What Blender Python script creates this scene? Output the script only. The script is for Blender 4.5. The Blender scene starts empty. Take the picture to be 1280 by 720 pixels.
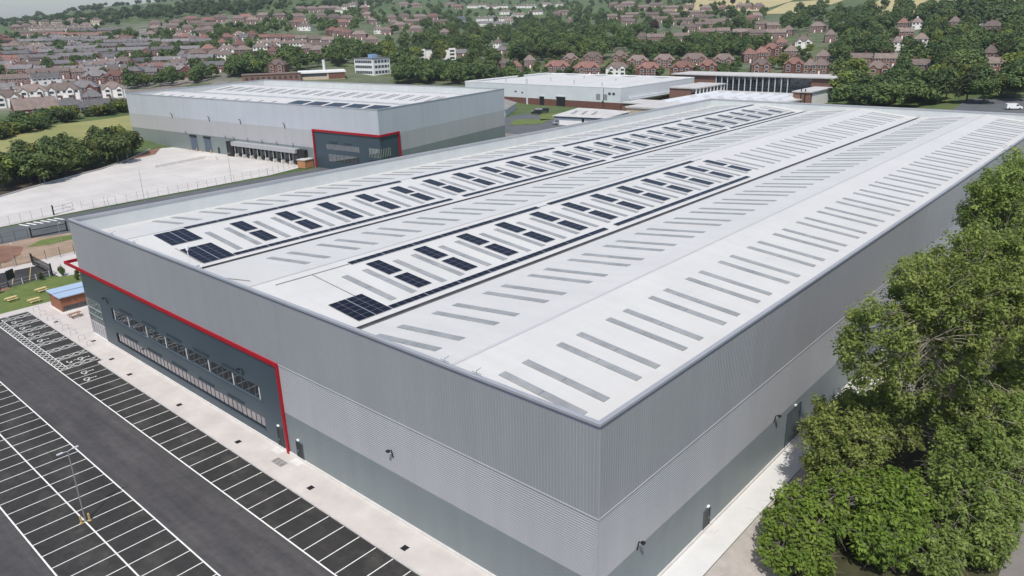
import bpy, bmesh, math, random
import numpy as np
from mathutils import Vector, Matrix
random.seed(11); RNG = np.random.default_rng(11)
SC = bpy.context.scene
COL = SC.collection

# ------------------------------------------------------------ camera, sky, sun, exposure
cam_d = bpy.data.cameras.new('camera'); cam = bpy.data.objects.new('camera', cam_d); COL.objects.link(cam)
cam.location = (-37.451, -26.031, 44.683)
cam.rotation_euler = (math.radians(70.512), math.radians(1.4486), math.radians(-48.467))
cam_d.sensor_width = 36; cam_d.lens = 26.476; cam_d.clip_start = 0.5; cam_d.clip_end = 20000
SC.camera = cam
SUN_EL = math.radians(58); SUN_DIR = Vector((-0.807*math.cos(SUN_EL), -0.591*math.cos(SUN_EL), math.sin(SUN_EL)))
world = bpy.data.worlds.new('World'); SC.world = world; world.use_nodes = True
wn = world.node_tree.nodes; wl = world.node_tree.links
sky = wn.new('ShaderNodeTexSky'); sky.sky_type = 'NISHITA'; sky.sun_disc = False
sky.sun_elevation = SUN_EL; sky.sun_rotation = math.atan2(-0.807, -0.591)
sky.air_density = 1.0; sky.dust_density = 1.6; sky.ozone_density = 1.0
bgn = wn['Background']; wl.new(sky.outputs[0], bgn.inputs[0]); bgn.inputs[1].default_value = 0.13
sun_d = bpy.data.lights.new('sun', 'SUN'); sun = bpy.data.objects.new('sun', sun_d); COL.objects.link(sun)
sun_d.energy = 3.6; sun_d.angle = math.radians(0.6); sun_d.color = (1.0, 0.955, 0.89)
sun.rotation_euler = SUN_DIR.to_track_quat('Z', 'Y').to_euler(); sun.location = (-200, -150, 300)
SC.view_settings.view_transform = 'Standard'; SC.view_settings.look = 'None'
SC.view_settings.exposure = 0.13; SC.view_settings.gamma = 1.0; SC.view_settings.use_curve_mapping = False
SC.cycles.max_bounces = 6; SC.cycles.volume_bounces = 0
# ------------------------------------------------------------ helpers
def mat(name, col, rough=.6, var=.12, scale=.6, metal=0., spec=.4, bump=0., bscale=8., col2=None, rnd=0., tint=0., detail=4., fine=0.):
    m = bpy.data.materials.new(name); m.use_nodes = True
    n = m.node_tree.nodes; l = m.node_tree.links; b = n['Principled BSDF']
    tc = n.new('ShaderNodeTexCoord'); nz = n.new('ShaderNodeTexNoise')
    nz.inputs['Scale'].default_value = scale; nz.inputs['Detail'].default_value = detail; nz.inputs['Roughness'].default_value = .6
    l.new(tc.outputs['Object'], nz.inputs['Vector'])
    cr = n.new('ShaderNodeValToRGB'); l.new(nz.outputs['Fac'], cr.inputs['Fac'])
    c2 = col2 or tuple(min(1, c*(1+var)) for c in col); c1 = tuple(c*(1-var) for c in col) if not col2 else col
    cr.color_ramp.elements[0].position = .32; cr.color_ramp.elements[1].position = .68
    cr.color_ramp.elements[0].color = (*c1, 1); cr.color_ramp.elements[1].color = (*c2, 1)
    out = cr.outputs['Color']
    def mul(out, sock, lo, hi):
        mr = n.new('ShaderNodeMapRange'); mr.inputs['To Min'].default_value = lo; mr.inputs['To Max'].default_value = hi
        l.new(sock, mr.inputs['Value'])
        mx = n.new('ShaderNodeMix'); mx.data_type = 'RGBA'; mx.blend_type = 'MULTIPLY'; mx.inputs[0].default_value = 1
        cb = n.new('ShaderNodeCombineColor'); [l.new(mr.outputs[0], cb.inputs[i]) for i in range(3)]
        l.new(out, mx.inputs[6]); l.new(cb.outputs[0], mx.inputs[7]); return mx.outputs[2]
    if fine:
        n2 = n.new('ShaderNodeTexNoise'); n2.inputs['Scale'].default_value = scale*14; n2.inputs['Detail'].default_value = 3
        l.new(tc.outputs['Object'], n2.inputs['Vector']); out = mul(out, n2.outputs['Fac'], 1-fine, 1+fine)
    if rnd:
        oi = n.new('ShaderNodeObjectInfo'); out = mul(out, oi.outputs['Random'], 1-rnd, 1+rnd)
    if tint:
        at = n.new('ShaderNodeAttribute'); at.attribute_name = 'tint'; out = mul(out, at.outputs['Fac'], 1-tint, 1+tint)
    l.new(out, b.inputs['Base Color'])
    b.inputs['Roughness'].default_value = rough; b.inputs['Metallic'].default_value = metal
    b.inputs['Specular IOR Level'].default_value = spec
    if bump:
        nb = n.new('ShaderNodeTexNoise'); nb.inputs['Scale'].default_value = bscale; nb.inputs['Detail'].default_value = 3
        l.new(tc.outputs['Object'], nb.inputs['Vector'])
        bp = n.new('ShaderNodeBump'); bp.inputs['Strength'].default_value = bump; bp.inputs['Distance'].default_value = .05
        l.new(nb.outputs['Fac'], bp.inputs['Height']); l.new(bp.outputs[0], b.inputs['Normal'])
    return m

def layered(m, vec_scale, scale, lo, hi, a, c, detail=5):
    # one more multiply layer of stretched noise over a material's own colour (wear, run-off streaks, stains)
    n = m.node_tree.nodes; l = m.node_tree.links; b = n['Principled BSDF']; src = b.inputs['Base Color'].links[0].from_socket
    tc = n.new('ShaderNodeTexCoord'); mp = n.new('ShaderNodeMapping'); mp.inputs['Scale'].default_value = vec_scale; l.new(tc.outputs['Object'], mp.inputs['Vector'])
    nz = n.new('ShaderNodeTexNoise'); nz.inputs['Scale'].default_value = scale; nz.inputs['Detail'].default_value = detail; nz.inputs['Roughness'].default_value = .65; l.new(mp.outputs[0], nz.inputs['Vector'])
    cr = n.new('ShaderNodeValToRGB'); e = cr.color_ramp.elements; e[0].position = lo; e[1].position = hi; e[0].color = (a,a,a,1); e[1].color = (c,c,c,1); l.new(nz.outputs['Fac'], cr.inputs['Fac'])
    mx = n.new('ShaderNodeMix'); mx.data_type = 'RGBA'; mx.blend_type = 'MULTIPLY'; mx.inputs[0].default_value = 1; l.new(src, mx.inputs[6]); l.new(cr.outputs['Color'], mx.inputs[7]); l.new(mx.outputs[2], b.inputs['Base Color']); return m

class MB:
    def __init__(s): s.v = []; s.f = []; s.m = []
    def face(s, pts, m=0):
        k = len(s.v); s.v += [tuple(q) for q in pts]; s.f.append(tuple(range(k, k+len(pts)))); s.m.append(m); return s
    def box(s, x0, y0, z0, x1, y1, z1, m=0, skip=''):
        x0, x1 = sorted((x0, x1)); y0, y1 = sorted((y0, y1)); z0, z1 = sorted((z0, z1))
        k = len(s.v)
        s.v += [(x0,y0,z0),(x1,y0,z0),(x1,y1,z0),(x0,y1,z0),(x0,y0,z1),(x1,y0,z1),(x1,y1,z1),(x0,y1,z1)]
        for nm, q in (('b',(0,3,2,1)),('t',(4,5,6,7)),('y-',(0,1,5,4)),('x+',(1,2,6,5)),('y+',(2,3,7,6)),('x-',(3,0,4,7))):
            if nm in skip.split(): continue
            s.f.append(tuple(k+i for i in q)); s.m.append(m)
        return s
    def obox(s, c, ux, uy, hx, hy, z0, z1, m=0):
        # box with centre c, horizontal axes ux, uy and half sizes
        k = len(s.v)
        for z in (z0, z1):
            for a, b in ((-1,-1),(1,-1),(1,1),(-1,1)):
                s.v.append((c[0]+ux[0]*hx*a+uy[0]*hy*b, c[1]+ux[1]*hx*a+uy[1]*hy*b, z))
        for q in ((0,3,2,1),(4,5,6,7),(0,1,5,4),(1,2,6,5),(2,3,7,6),(3,0,4,7)):
            s.f.append(tuple(k+i for i in q)); s.m.append(m)
        return s
    def tube(s, pts, rad, n=6, m=0, cap=True):
        pts = [Vector(q) for q in pts]; rad = rad if isinstance(rad, (list, tuple)) else [rad]*len(pts)
        rings = []
        for i, q in enumerate(pts):
            d = (pts[min(i+1, len(pts)-1)]-pts[max(i-1, 0)])
            if d.length < 1e-9: d = Vector((0,0,1))
            d.normalize(); a = d.cross(Vector((0,0,1)) if abs(d.z) < .9 else Vector((1,0,0))).normalized(); b = d.cross(a)
            k = len(s.v); rings.append(k)
            for j in range(n):
                t = 2*math.pi*j/n; s.v.append(tuple(q+(a*math.cos(t)+b*math.sin(t))*rad[i]))
        for r0, r1 in zip(rings, rings[1:]):
            for j in range(n):
                s.f.append((r0+j, r0+(j+1)%n, r1+(j+1)%n, r1+j)); s.m.append(m)
        if cap:
            s.f.append(tuple(rings[0]+j for j in reversed(range(n)))); s.m.append(m)
            s.f.append(tuple(rings[-1]+j for j in range(n))); s.m.append(m)
        return s
    def mesh(s, name, mats):
        me = bpy.data.meshes.new(name); me.from_pydata(s.v, [], s.f)
        for q in (mats if isinstance(mats, (list, tuple)) else [mats]): me.materials.append(q)
        me.polygons.foreach_set('material_index', s.m); me.update(); return me
    def build(s, name, mats, parent=None, bevel=0, fixn=False):
        me = s.mesh(name, mats)
        if fixn:
            bm = bmesh.new(); bm.from_mesh(me); bmesh.ops.remove_doubles(bm, verts=bm.verts, dist=1e-4); bmesh.ops.recalc_face_normals(bm, faces=bm.faces); bm.to_mesh(me); bm.free()
        return put(name, me, parent)
def put(name, me, parent=None):
    o = bpy.data.objects.new(name, me); COL.objects.link(o)
    if parent is not None: o.parent = parent
    return o
def thing(name, label, cat, loc=(0,0,0), rz=0, group=None):
    o = bpy.data.objects.new(name, None); COL.objects.link(o); o.location = loc; o.rotation_euler = (0,0,rz); o.empty_display_size = .5
    return tag(o, label, cat, group)
def tag(o, label, cat, group=None):
    o['label'] = label; o['category'] = cat
    if group: o['group'] = group
    return o
def structure(o, kind='structure'): o['kind'] = kind; return o
def dup(o, parent=None):
    c = o.copy(); COL.objects.link(c)
    if parent is not None: c.parent = parent
    for ch in [q for q in KIDS.get(o.name, [])]: dup(ch, c)
    return c
KIDS = {}
def kids(o, *ch):
    KIDS.setdefault(o.name, []).extend(ch)
ORD = ['leftmost such one']+[w+' such from left' for w in 'second third fourth fifth sixth seventh eighth ninth tenth'.split()]
def nth(i):
    if i < 10: return ORD[i]
    n = i+1; suf = 'th' if 10 <= n % 100 <= 20 else {1:'st',2:'nd',3:'rd'}.get(n % 10, 'th')
    return '%d%s such from left' % (n, suf)

# ------------------------------------------------------------ materials
m_upper = mat('silver_cladding', (.325,.337,.363), .42, .04, .05, .25)
m_mid = mat('pale_grey_cladding', (.40,.405,.42), .42, .04, .05, .2)
m_low = mat('green_grey_cladding', (.205,.235,.24), .4, .06, .05, .2)
m_upper2 = mat('light_silver_cladding', (.50,.53,.58), .42, .03, .05, .2)
m_mid2 = mat('light_grey_cladding', (.44,.44,.455), .42, .03, .05, .2)
m_low2 = mat('sage_grey_cladding', (.215,.25,.25), .4, .05, .05, .2)
m_pod = mat('slate_blue_facade', (.052,.080,.102), .38, .08, .1, .2)
m_cap = mat('blue_grey_capping', (.40,.41,.435), .45, .06, .3, .3)
m_inner = mat('parapet_lining', (.52,.55,.55), .6, .05, .2)
m_roof = mat('white_roof_sheet', (.560,.553,.533), .5, .03, .12, 0, .35, fine=.02)
m_gut = mat('gutter_grey', (.16,.16,.16), .6, .2, .5)
m_sky = mat('rooflight_sheet', (.285,.292,.292), .4, .14, .5, 0, .5, fine=.10)
m_pv = mat('solar_cell', (.006,.0065,.015), .28, .3, .7, 0, .18)
m_pvf = mat('solar_frame', (.46,.47,.5), .4, .1, 2, .4)
m_red = mat('red_trim', (.31,.005,.014), .55, .06, .5, 0, .25)
m_conc = mat('paving_concrete', (.52,.482,.452), .85, .07, .35, bump=.2, bscale=3, fine=.06)
m_plinth = mat('plinth_concrete', (.62,.60,.57), .8, .08, 1.0)
m_yard = None
m_kerb = mat('kerb_stone', (.48,.46,.44), .85, .1, 1.5)
m_white = mat('road_paint', (.74,.74,.70), .7, .10, 2.0, fine=.12)
m_yel = mat('yellow_paint', (.50,.36,.13), .6, .15, 2.0)
m_dark = mat('dark_metal', (.028,.03,.033), .45, .15, 2.0, .4)
m_galv = mat('galvanised_steel', (.42,.44,.46), .4, .1, 2.0, .6)
m_lgrey = mat('light_grey_paint', (.55,.57,.60), .5, .06, 1.0)
m_wht = mat('white_paint', (.80,.80,.79), .5, .04, .5)
m_blk = mat('black_rubber', (.014,.014,.015), .7, .2, 2.0)
m_glass = mat('tinted_glass', (.012,.016,.020), .05, .3, .4, 0, 1.0)
m_glassr = mat('mirror_glass', (.36,.36,.39), .04, .10, .7, .9, .8)
m_glassu = mat('grey_mirror_glass', (.20,.22,.24), .03, .15, .7, .9, .8)
m_wood = mat('pale_timber', (.62,.48,.24), .75, .2, 3.0)
m_cedar = mat('cedar_boards', (.25,.10,.055), .7, .35, 3.0)
m_brick = mat('red_brick', (.150,.066,.050), .85, .18, .8, fine=.15)
m_brick2 = mat('orange_brick', (.195,.105,.080), .85, .15, .8, fine=.15)
m_render = mat('white_render', (.72,.70,.66), .85, .06, .5)
m_cream = mat('cream_brick', (.50,.40,.30), .85, .12, .8)
m_slate = mat('slate_roof', (.138,.132,.134), .6, .22, .5, rnd=.32, fine=.12)
m_btile = mat('brown_roof_tile', (.160,.124,.108), .75, .2, .5, rnd=.32, fine=.12)
m_rtile = mat('red_roof_tile', (.175,.092,.074), .75, .2, .5, rnd=.32, fine=.12)
m_win = mat('house_window', (.05,.06,.07), .1, .3, 1.0, 0, .8)
m_felt = mat('flat_roof_felt', (.47,.46,.445), .8, .12, .3)
m_bark = mat('tree_bark', (.21,.185,.155), .9, .3, 1.5)
m_barkd = mat('dark_bark', (.09,.075,.06), .9, .3, 1.5)

for m_ in (m_upper, m_mid, m_low, m_upper2, m_mid2, m_low2): layered(m_, (1,1,.06), .55, .3, .7, .955, 1.04)
layered(m_roof, (1,.10,1), .8, .35, .75, 1.02, .955); layered(m_roof, (.12,1,1), .5, .55, .8, 1.0, .95)
layered(m_sky, (1,.2,1), 1.2, .3, .7, .86, 1.10)
layered(m_conc, (1,1,1), .22, .35, .75, 1.03, .93); layered(m_conc, (1,.12,1), .8, .4, .7, 1.0, .965)
layered(m_inner, (1,1,.1), .5, .3, .7, .96, 1.03)
CX,CY=-37.45,-26.03
TCOL=[8.8,23.7,41.5,59.3,67.2,74.2]
TTAB=[[(0,0),(250,0),(290,5),(337,8),(450,14),(600,24),(750,36),(950,50),(1200,75),(1600,110),(2600,180),(4500,260)],
[(0,0),(440,0),(480,5),(540,10),(670,23),(1050,39),(1400,64),(1800,100),(2600,160),(4500,260)],
[(0,0),(440,0),(490,4),(600,12),(800,22),(1100,34),(1300,44),(1700,66),(2100,85),(2700,140),(4500,240)],
[(0,0),(400,0),(480,6),(600,16),(800,29),(1100,50),(1600,88),(2000,122),(2600,175),(4500,250)],
[(0,0),(340,0),(372,3),(435,8),(600,9),(720,12),(1000,33),(1300,50),(1600,68),(2000,88),(2700,118),(3200,136),(4500,60)],
[(0,0),(305,0),(335,3),(400,8),(600,12),(800,17),(1000,26),(1250,38),(1600,52),(2000,64),(2500,76),(3000,92),(4500,40)]]
def _interp(t,d):
    for i in range(1,len(t)):
        if d<=t[i][0]:
            a,b=t[i-1],t[i]
            return a[1]+(b[1]-a[1])*(d-a[0])/(b[0]-a[0])
    return t[-1][1]
def terrain(x,y):
    dx,dy=x-CX,y-CY
    d=math.hypot(dx,dy); az=math.degrees(math.atan2(dy,dx))
    if az<TCOL[0]:
        k=max(0.0,1-max(0,TCOL[0]-az-25)/50); z=_interp(TTAB[0],d)*k
    elif az>TCOL[-1]:
        k=max(0.0,1-max(0,az-TCOL[-1]-25)/50); z=_interp(TTAB[-1],d)*k
    else:
        for i in range(1,len(TCOL)):
            if az<=TCOL[i]:
                w=(az-TCOL[i-1])/(TCOL[i]-TCOL[i-1]); w=w*w*(3-2*w)
                z=_interp(TTAB[i-1],d)*(1-w)+_interp(TTAB[i],d)*w
                break
    return z
HZONES=['houses by the left field', 'dense left-hand town', 'upper left slope', 'middle slope', 'back row behind white factory', 'front row behind white factory', 'wooded right-hand suburb', 'brown-roofed estate']
HOUSES=[
('gb',85.9,387.8,-0.15,16.8,0),('hw',108.1,460.7,-0.38,16.1,0),('hw',123.0,459.6,-0.46,16.5,0),('gw',148.0,564.2,0.04,17.5,0),('hd',138.2,468.2,-0.52,16.1,0),
('hw',148.2,453.2,-0.37,13.2,0),('bu',104.0,396.5,-0.32,12.8,0),('bu',113.3,381.0,-0.25,19.9,0),('hw',88.9,437.0,-0.27,12.5,0),('tb',132.7,569.7,-0.42,28.0,0),
('hr',192.7,559.2,-0.29,15.0,0),('tb',168.9,619.1,-0.40,27.5,0),('hd',181.9,565.2,-0.36,17.2,0),('gw',103.5,495.0,-0.26,12.1,0),('hd',118.1,403.6,-0.35,8.3,0),
('ts',186.5,634.4,-0.57,17.6,1),('ts',200.4,622.7,-0.53,14.0,1),('tw',216.8,621.5,-0.62,19.9,1),('ts',229.8,603.6,-0.65,14.7,1),('ts',204.9,643.0,-0.52,19.4,1),
('ts',227.7,643.2,-0.62,22.9,1),('ts',246.6,626.1,-0.66,24.2,1),('ts',249.8,575.2,-0.72,22.7,1),('ts',251.6,523.3,-0.66,26.1,1),('ts',174.8,725.9,-0.55,17.7,1),
('tw',187.9,705.6,-0.47,18.4,1),('ts',205.7,701.1,0.38,16.3,1),('ts',225.6,689.7,0.35,29.3,1),('tw',242.7,689.5,-0.30,28.4,1),('ts',262.0,676.0,0.29,15.3,1),
('ts',277.4,649.8,-0.72,28.9,1),('ts',282.8,605.7,-0.75,21.5,1),('tr',196.7,799.1,-0.52,19.5,1),('ts',214.0,789.6,-0.23,22.6,1),('ts',232.0,771.9,-0.26,20.3,1),
('ts',250.4,759.8,-0.53,17.9,1),('ts',244.3,762.8,-0.52,31.1,1),('ts',264.9,743.8,0.32,22.2,1),('ts',218.2,858.0,0.42,29.3,1),('ts',240.6,844.3,-0.55,24.2,1),
('ts',257.0,806.6,-0.58,35.8,1),('ts',271.9,784.6,-0.61,26.5,1),('ts',297.7,770.4,-0.68,28.5,1),('ts',314.4,739.4,-0.36,25.3,1),('ts',320.4,695.7,-0.74,21.3,1),
('ts',236.4,916.5,0.42,32.0,1),('ts',254.1,874.3,-0.59,31.4,1),('ts',275.5,832.6,-0.63,34.6,1),('ts',285.0,862.8,0.35,24.6,1),('ts',297.1,830.9,-0.55,21.4,1),
('ts',320.4,810.0,0.29,34.4,1),('tb',256.0,979.3,-0.21,35.0,1),('ts',275.3,935.6,-0.59,33.6,1),('ts',310.0,905.7,-0.53,26.2,1),('ts',321.7,862.7,-0.63,28.3,1),
('ts',344.8,839.2,-0.35,32.2,1),('ts',290.1,1033.6,-0.58,37.9,1),('ts',309.0,976.4,-0.58,41.7,1),('tw',323.0,992.8,-0.51,23.3,1),('ts',329.7,928.8,-0.54,32.6,1),
('tr',345.4,1109.5,-0.57,24.5,1),('tr',352.8,1028.4,-0.53,44.3,1),('tb',355.9,1260.7,-0.58,29.5,1),('tb',371.9,1210.3,-0.60,35.0,1),('ts',380.9,1118.4,0.35,40.2,1),
('ts',397.2,1074.2,-0.55,25.4,1),('tw',406.0,1321.7,-0.49,49.5,1),('tw',408.7,1192.5,-0.63,44.6,1),('hb',418.2,1504.6,0.05,16.3,1),('hb',435.2,1509.5,-0.34,14.0,1),
('hb',433.1,1458.6,0.11,13.8,1),('hb',431.4,1396.9,-0.05,14.4,1),('hb',426.7,1328.9,0.04,15.1,1),('hb',433.9,1289.8,-0.42,13.3,1),('hb',436.3,1249.3,-0.61,15.3,1),
('fl',482.0,1694.9,0.09,16.3,1),('fl',489.0,1645.8,-0.62,17.8,1),('fl',480.4,1550.2,0.02,19.7,1),('fl',469.2,1457.7,-0.15,18.2,1),('fl',482.3,1430.7,-0.47,16.3,1),
('fl',481.7,1382.3,-0.39,15.7,1),('fl',479.8,1321.3,-0.55,15.3,1),('ts',165.1,665.2,-0.53,14.8,1),('hb',267.5,1012.6,0.94,14.2,1),('tr',252.8,613.6,-1.12,11.1,1),
('hd',295.5,664.3,-0.69,9.4,1),('tr',302.0,1176.9,0.95,13.8,1),('gw',168.3,697.2,-0.98,7.9,1),('hb',202.4,645.5,0.88,8.0,1),('tr',233.6,534.2,0.77,7.4,1),
('ts',287.3,643.1,-1.15,10.8,1),('ts',326.3,835.5,-0.64,20.4,1),('ts',181.2,767.0,0.95,12.8,1),('hw',222.6,666.9,0.34,15.8,1),('hd',223.2,595.4,0.82,9.0,1),
('ts',282.0,862.1,-0.59,18.5,1),('tr',186.6,756.3,-0.52,12.0,1),('tr',173.3,705.1,0.42,12.6,1),('tr',281.8,1087.0,0.42,17.1,1),('hd',281.8,883.4,0.36,12.7,1),
('hd',302.3,1031.1,-0.31,16.0,1),('ts',221.1,758.3,-0.56,13.1,1),('hb',177.6,716.4,-0.53,11.2,1),('ts',289.7,888.4,-1.04,11.2,1),('hw',263.8,610.3,-0.44,14.0,1),
('hb',197.7,751.8,-0.99,8.8,1),('hb',251.1,682.8,-1.08,16.1,1),('ts',234.4,666.7,-1.07,14.9,1),('ts',271.3,660.8,-0.67,9.1,1),('tb',255.1,941.0,-0.29,14.4,1),
('ts',256.4,723.7,-0.62,13.1,1),('tb',347.7,1004.1,-0.60,19.5,1),('tb',300.8,745.3,0.81,17.2,1),('gw',346.2,852.0,-0.41,15.8,1),('tr',162.6,673.4,-0.98,13.3,1),
('hb',334.2,873.0,0.31,14.1,1),('gw',346.2,906.9,0.31,11.6,1),('tr',240.1,845.6,-0.31,14.0,1),('ts',226.8,576.0,-0.66,9.6,1),('gw',219.8,674.4,-0.35,16.1,1),
('ts',172.0,644.2,-0.55,7.9,1),('hd',226.4,845.9,-0.99,10.7,1),('hd',325.1,1056.4,-0.32,14.8,1),('gw',320.4,970.3,-0.34,18.9,1),('hd',319.2,1024.8,-0.57,16.1,1),
('tb',252.1,637.6,0.81,15.6,1),('tr',239.3,623.1,-0.65,9.8,1),('tb',186.5,612.3,-0.34,9.9,1),('tr',250.6,632.4,0.29,8.8,1),('tr',344.3,895.2,0.31,15.6,1),
('hw',258.3,916.4,-0.30,19.4,1),('ts',237.7,550.3,-0.69,12.4,1),('tr',344.1,905.2,-1.09,16.3,1),('hr',319.8,662.3,-0.76,11.8,2),('hb',301.0,649.1,-0.49,17.1,2),
('hw',316.2,622.8,-0.62,14.1,2),('hw',292.9,583.9,-0.65,11.9,2),('hr',338.8,641.4,-0.33,10.3,2),('hb',314.2,592.5,-0.15,12.3,2),('ts',352.9,792.0,-0.63,28.7,2),
('ts',355.5,745.2,-0.35,19.6,2),('hb',297.3,609.4,-0.64,12.3,2),('hb',381.9,846.8,-0.40,10.8,2),('hr',378.7,825.3,-0.54,12.4,2),('hw',371.2,790.8,-0.72,12.0,2),
('hr',371.9,767.8,-0.74,12.6,2),('hw',406.8,894.9,-0.67,13.3,2),('hb',418.6,868.8,-0.16,12.2,2),('hb',443.9,948.1,-0.46,14.2,2),('hb',430.4,867.9,-0.70,13.3,2),
('hr',377.8,732.1,-0.19,13.1,2),('hb',393.8,736.1,-0.13,11.7,2),('gw',386.0,713.3,-0.56,8.2,2),('hr',398.9,719.6,-0.81,11.6,2),('hb',496.4,1150.6,-0.66,15.4,2),
('hb',441.7,1035.3,-0.74,12.8,2),('hb',389.7,931.7,-0.54,12.5,2),('hb',503.1,1096.2,-0.76,16.1,2),('hr',532.5,1110.4,-0.67,18.9,2),('hb',483.5,992.7,-0.66,25.7,2),
('hb',462.1,927.0,-0.43,20.2,2),('hr',511.8,1024.0,-0.18,20.0,2),('hb',533.9,1030.9,-0.30,20.3,2),('hb',528.7,972.2,-0.58,17.4,2),('hr',547.7,984.0,-0.59,20.0,2),
('hb',521.9,924.5,-0.51,16.8,2),('hb',465.0,1030.5,-0.54,17.3,2),('hr',348.7,689.6,-0.62,7.7,2),('hw',366.3,694.9,-0.85,9.5,2),('hb',328.3,768.2,-0.60,8.1,2),
('tr',392.1,686.0,-0.18,11.2,3),('tr',400.3,677.3,-0.84,11.2,3),('tr',408.9,669.3,-0.57,11.2,3),('tb',413.6,654.0,-0.49,12.0,3),('tb',418.4,639.4,-0.32,12.7,3),
('tb',424.6,624.3,-0.84,12.6,3),('tw',363.0,633.5,-0.72,22.4,3),('tw',375.6,609.4,-0.77,25.2,3),('tw',385.4,581.1,-0.69,24.8,3),('hw',334.8,599.6,-0.58,11.3,3),
('hb',342.1,591.0,-0.20,9.8,3),('hb',355.4,558.6,-0.32,11.1,3),('hb',354.3,541.8,-0.32,10.9,3),('hr',320.8,556.1,-0.92,9.3,3),('hb',271.2,471.6,-0.91,12.6,3),
('hb',578.8,989.8,-0.38,18.2,3),('hb',596.2,976.4,-0.26,18.2,3),('hb',609.0,952.2,-0.60,22.7,3),('hr',543.4,850.9,-0.52,18.4,3),('hw',512.3,791.5,-0.98,14.4,3),
('hb',653.1,957.2,-0.70,16.4,3),('hb',653.3,926.8,-0.30,18.4,3),('hb',664.2,911.4,-0.39,18.4,3),('hr',598.8,835.3,-0.36,14.7,3),('hr',498.9,719.4,-0.26,12.6,3),
('hr',499.5,707.0,-0.83,12.5,3),('hr',493.5,686.0,-0.94,10.5,3),('hb',493.1,663.1,-0.92,14.6,3),('hb',460.4,602.2,-0.65,11.2,3),('hw',567.7,722.3,-0.54,13.4,3),
('hb',718.6,1106.3,-0.25,21.0,3),('hb',738.3,1103.4,-0.43,21.2,3),('hb',774.8,1121.1,-0.50,24.6,3),('hb',796.8,1122.0,-0.43,19.3,3),('hw',779.4,1085.1,-0.67,13.5,3),
('hw',853.2,1165.4,-0.60,17.4,3),('hw',903.6,1212.5,-1.00,18.2,3),('hb',884.1,1151.8,-0.45,17.6,3),('hr',808.6,1054.0,-0.87,13.5,3),('hb',675.1,869.3,-0.35,13.6,3),
('hb',955.1,1261.7,-0.54,22.2,3),('hw',980.9,1266.7,-0.82,16.1,3),('hb',761.5,986.6,-0.95,15.2,3),('hb',759.2,925.7,-0.89,14.7,3),('hb',812.4,959.2,-0.61,20.6,3),
('hb',832.5,943.4,-0.58,23.3,3),('hr',876.5,958.4,-1.05,21.4,3),('tb',730.4,852.6,-1.05,30.2,3),('tb',781.8,846.6,-0.74,28.7,3),('hb',657.0,788.5,-0.64,17.0,3),
('hb',626.3,722.5,-0.81,18.0,3),('hb',569.2,709.3,-0.90,11.4,3),('hb',681.3,828.5,-0.62,13.3,3),('hr',1221.0,1246.9,-1.16,21.4,3),('hb',1297.2,1350.7,-0.92,22.8,3),
('hb',1108.2,1299.2,-0.74,24.2,3),('hb',1127.5,1282.3,-0.38,24.2,3),('hw',1299.0,1280.9,-0.69,26.0,3),('hw',1372.1,1311.7,-0.52,30.9,3),('hw',1306.7,1227.1,-0.84,25.6,3),
('tw',1361.5,1244.7,-1.04,34.0,3),('tw',914.7,882.4,-1.00,18.4,3),('gw',942.3,888.3,-0.47,16.1,3),('tw',937.5,855.1,-0.68,26.3,3),('gw',819.4,761.2,-0.98,25.7,3),
('hw',872.9,787.0,-1.21,14.7,3),('gw',820.7,789.8,-0.81,16.6,3),('hw',1116.8,1012.5,-0.70,24.8,3),('tw',1366.8,1192.1,-0.92,29.6,3),('tw',1358.3,1151.1,-1.06,25.4,3),
('hw',1417.4,1156.9,-0.76,26.1,3),('tw',1037.3,910.5,-0.53,25.7,3),('tw',1124.4,942.2,-1.09,27.2,3),('hb',1056.5,838.6,-1.26,16.7,3),('tb',1113.1,866.7,-1.04,23.2,3),
('hb',910.9,699.3,-0.98,9.5,3),('hb',610.7,654.5,-0.62,13.2,3),('hw',530.6,495.7,-1.06,9.4,3),('bu',449.2,467.0,-0.55,19.7,3),('bu',494.6,457.9,-0.65,10.2,3),
('hw',1384.0,1088.2,-0.90,21.5,3),('tb',972.4,665.5,-1.20,19.4,3),('tb',932.9,610.8,-0.63,25.3,3),('tb',992.1,642.5,-1.14,21.8,3),('hb',1254.0,855.1,-0.73,21.6,3),
('hb',1254.6,822.7,-1.20,27.4,3),('tb',863.0,562.2,-1.21,14.9,3),('hb',392.8,364.2,-0.63,6.5,3),('hb',1183.7,793.1,-1.14,17.4,3),('hb',415.9,358.8,-0.77,9.7,4),
('hb',435.2,334.7,-0.92,10.9,4),('hb',447.6,322.9,-1.01,16.4,4),('hb',456.7,304.4,-1.04,12.0,4),('hb',440.2,278.3,-1.02,15.4,4),('hb',448.6,261.9,-1.00,15.3,4),
('hb',457.6,243.5,-0.98,16.8,4),('hb',460.5,222.6,-1.18,15.4,4),('hr',384.9,345.4,-0.89,9.2,5),('hr',398.6,318.2,-1.00,17.0,5),('hr',400.6,294.4,-0.77,16.6,5),
('hw',408.4,273.8,-1.10,16.4,5),('hr',412.4,251.7,-1.17,14.9,5),('hr',422.4,232.2,-1.21,13.7,5),('hr',433.6,220.2,-1.13,10.6,5),('hr',487.5,216.8,-0.94,9.0,6),
('hr',496.6,212.1,-0.96,10.2,6),('hb',447.9,190.2,-1.04,11.4,6),('hr',515.5,213.5,-0.92,10.5,6),('hr',546.3,219.7,-0.96,9.7,6),('tb',625.5,257.5,-1.25,15.2,6),
('hb',651.6,257.9,-1.33,9.9,6),('tb',725.5,305.1,-0.95,12.7,6),('hw',556.0,206.5,-1.08,10.9,6),('hb',688.7,246.0,-1.44,13.1,6),('hb',588.4,198.3,-1.15,10.0,6),
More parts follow.
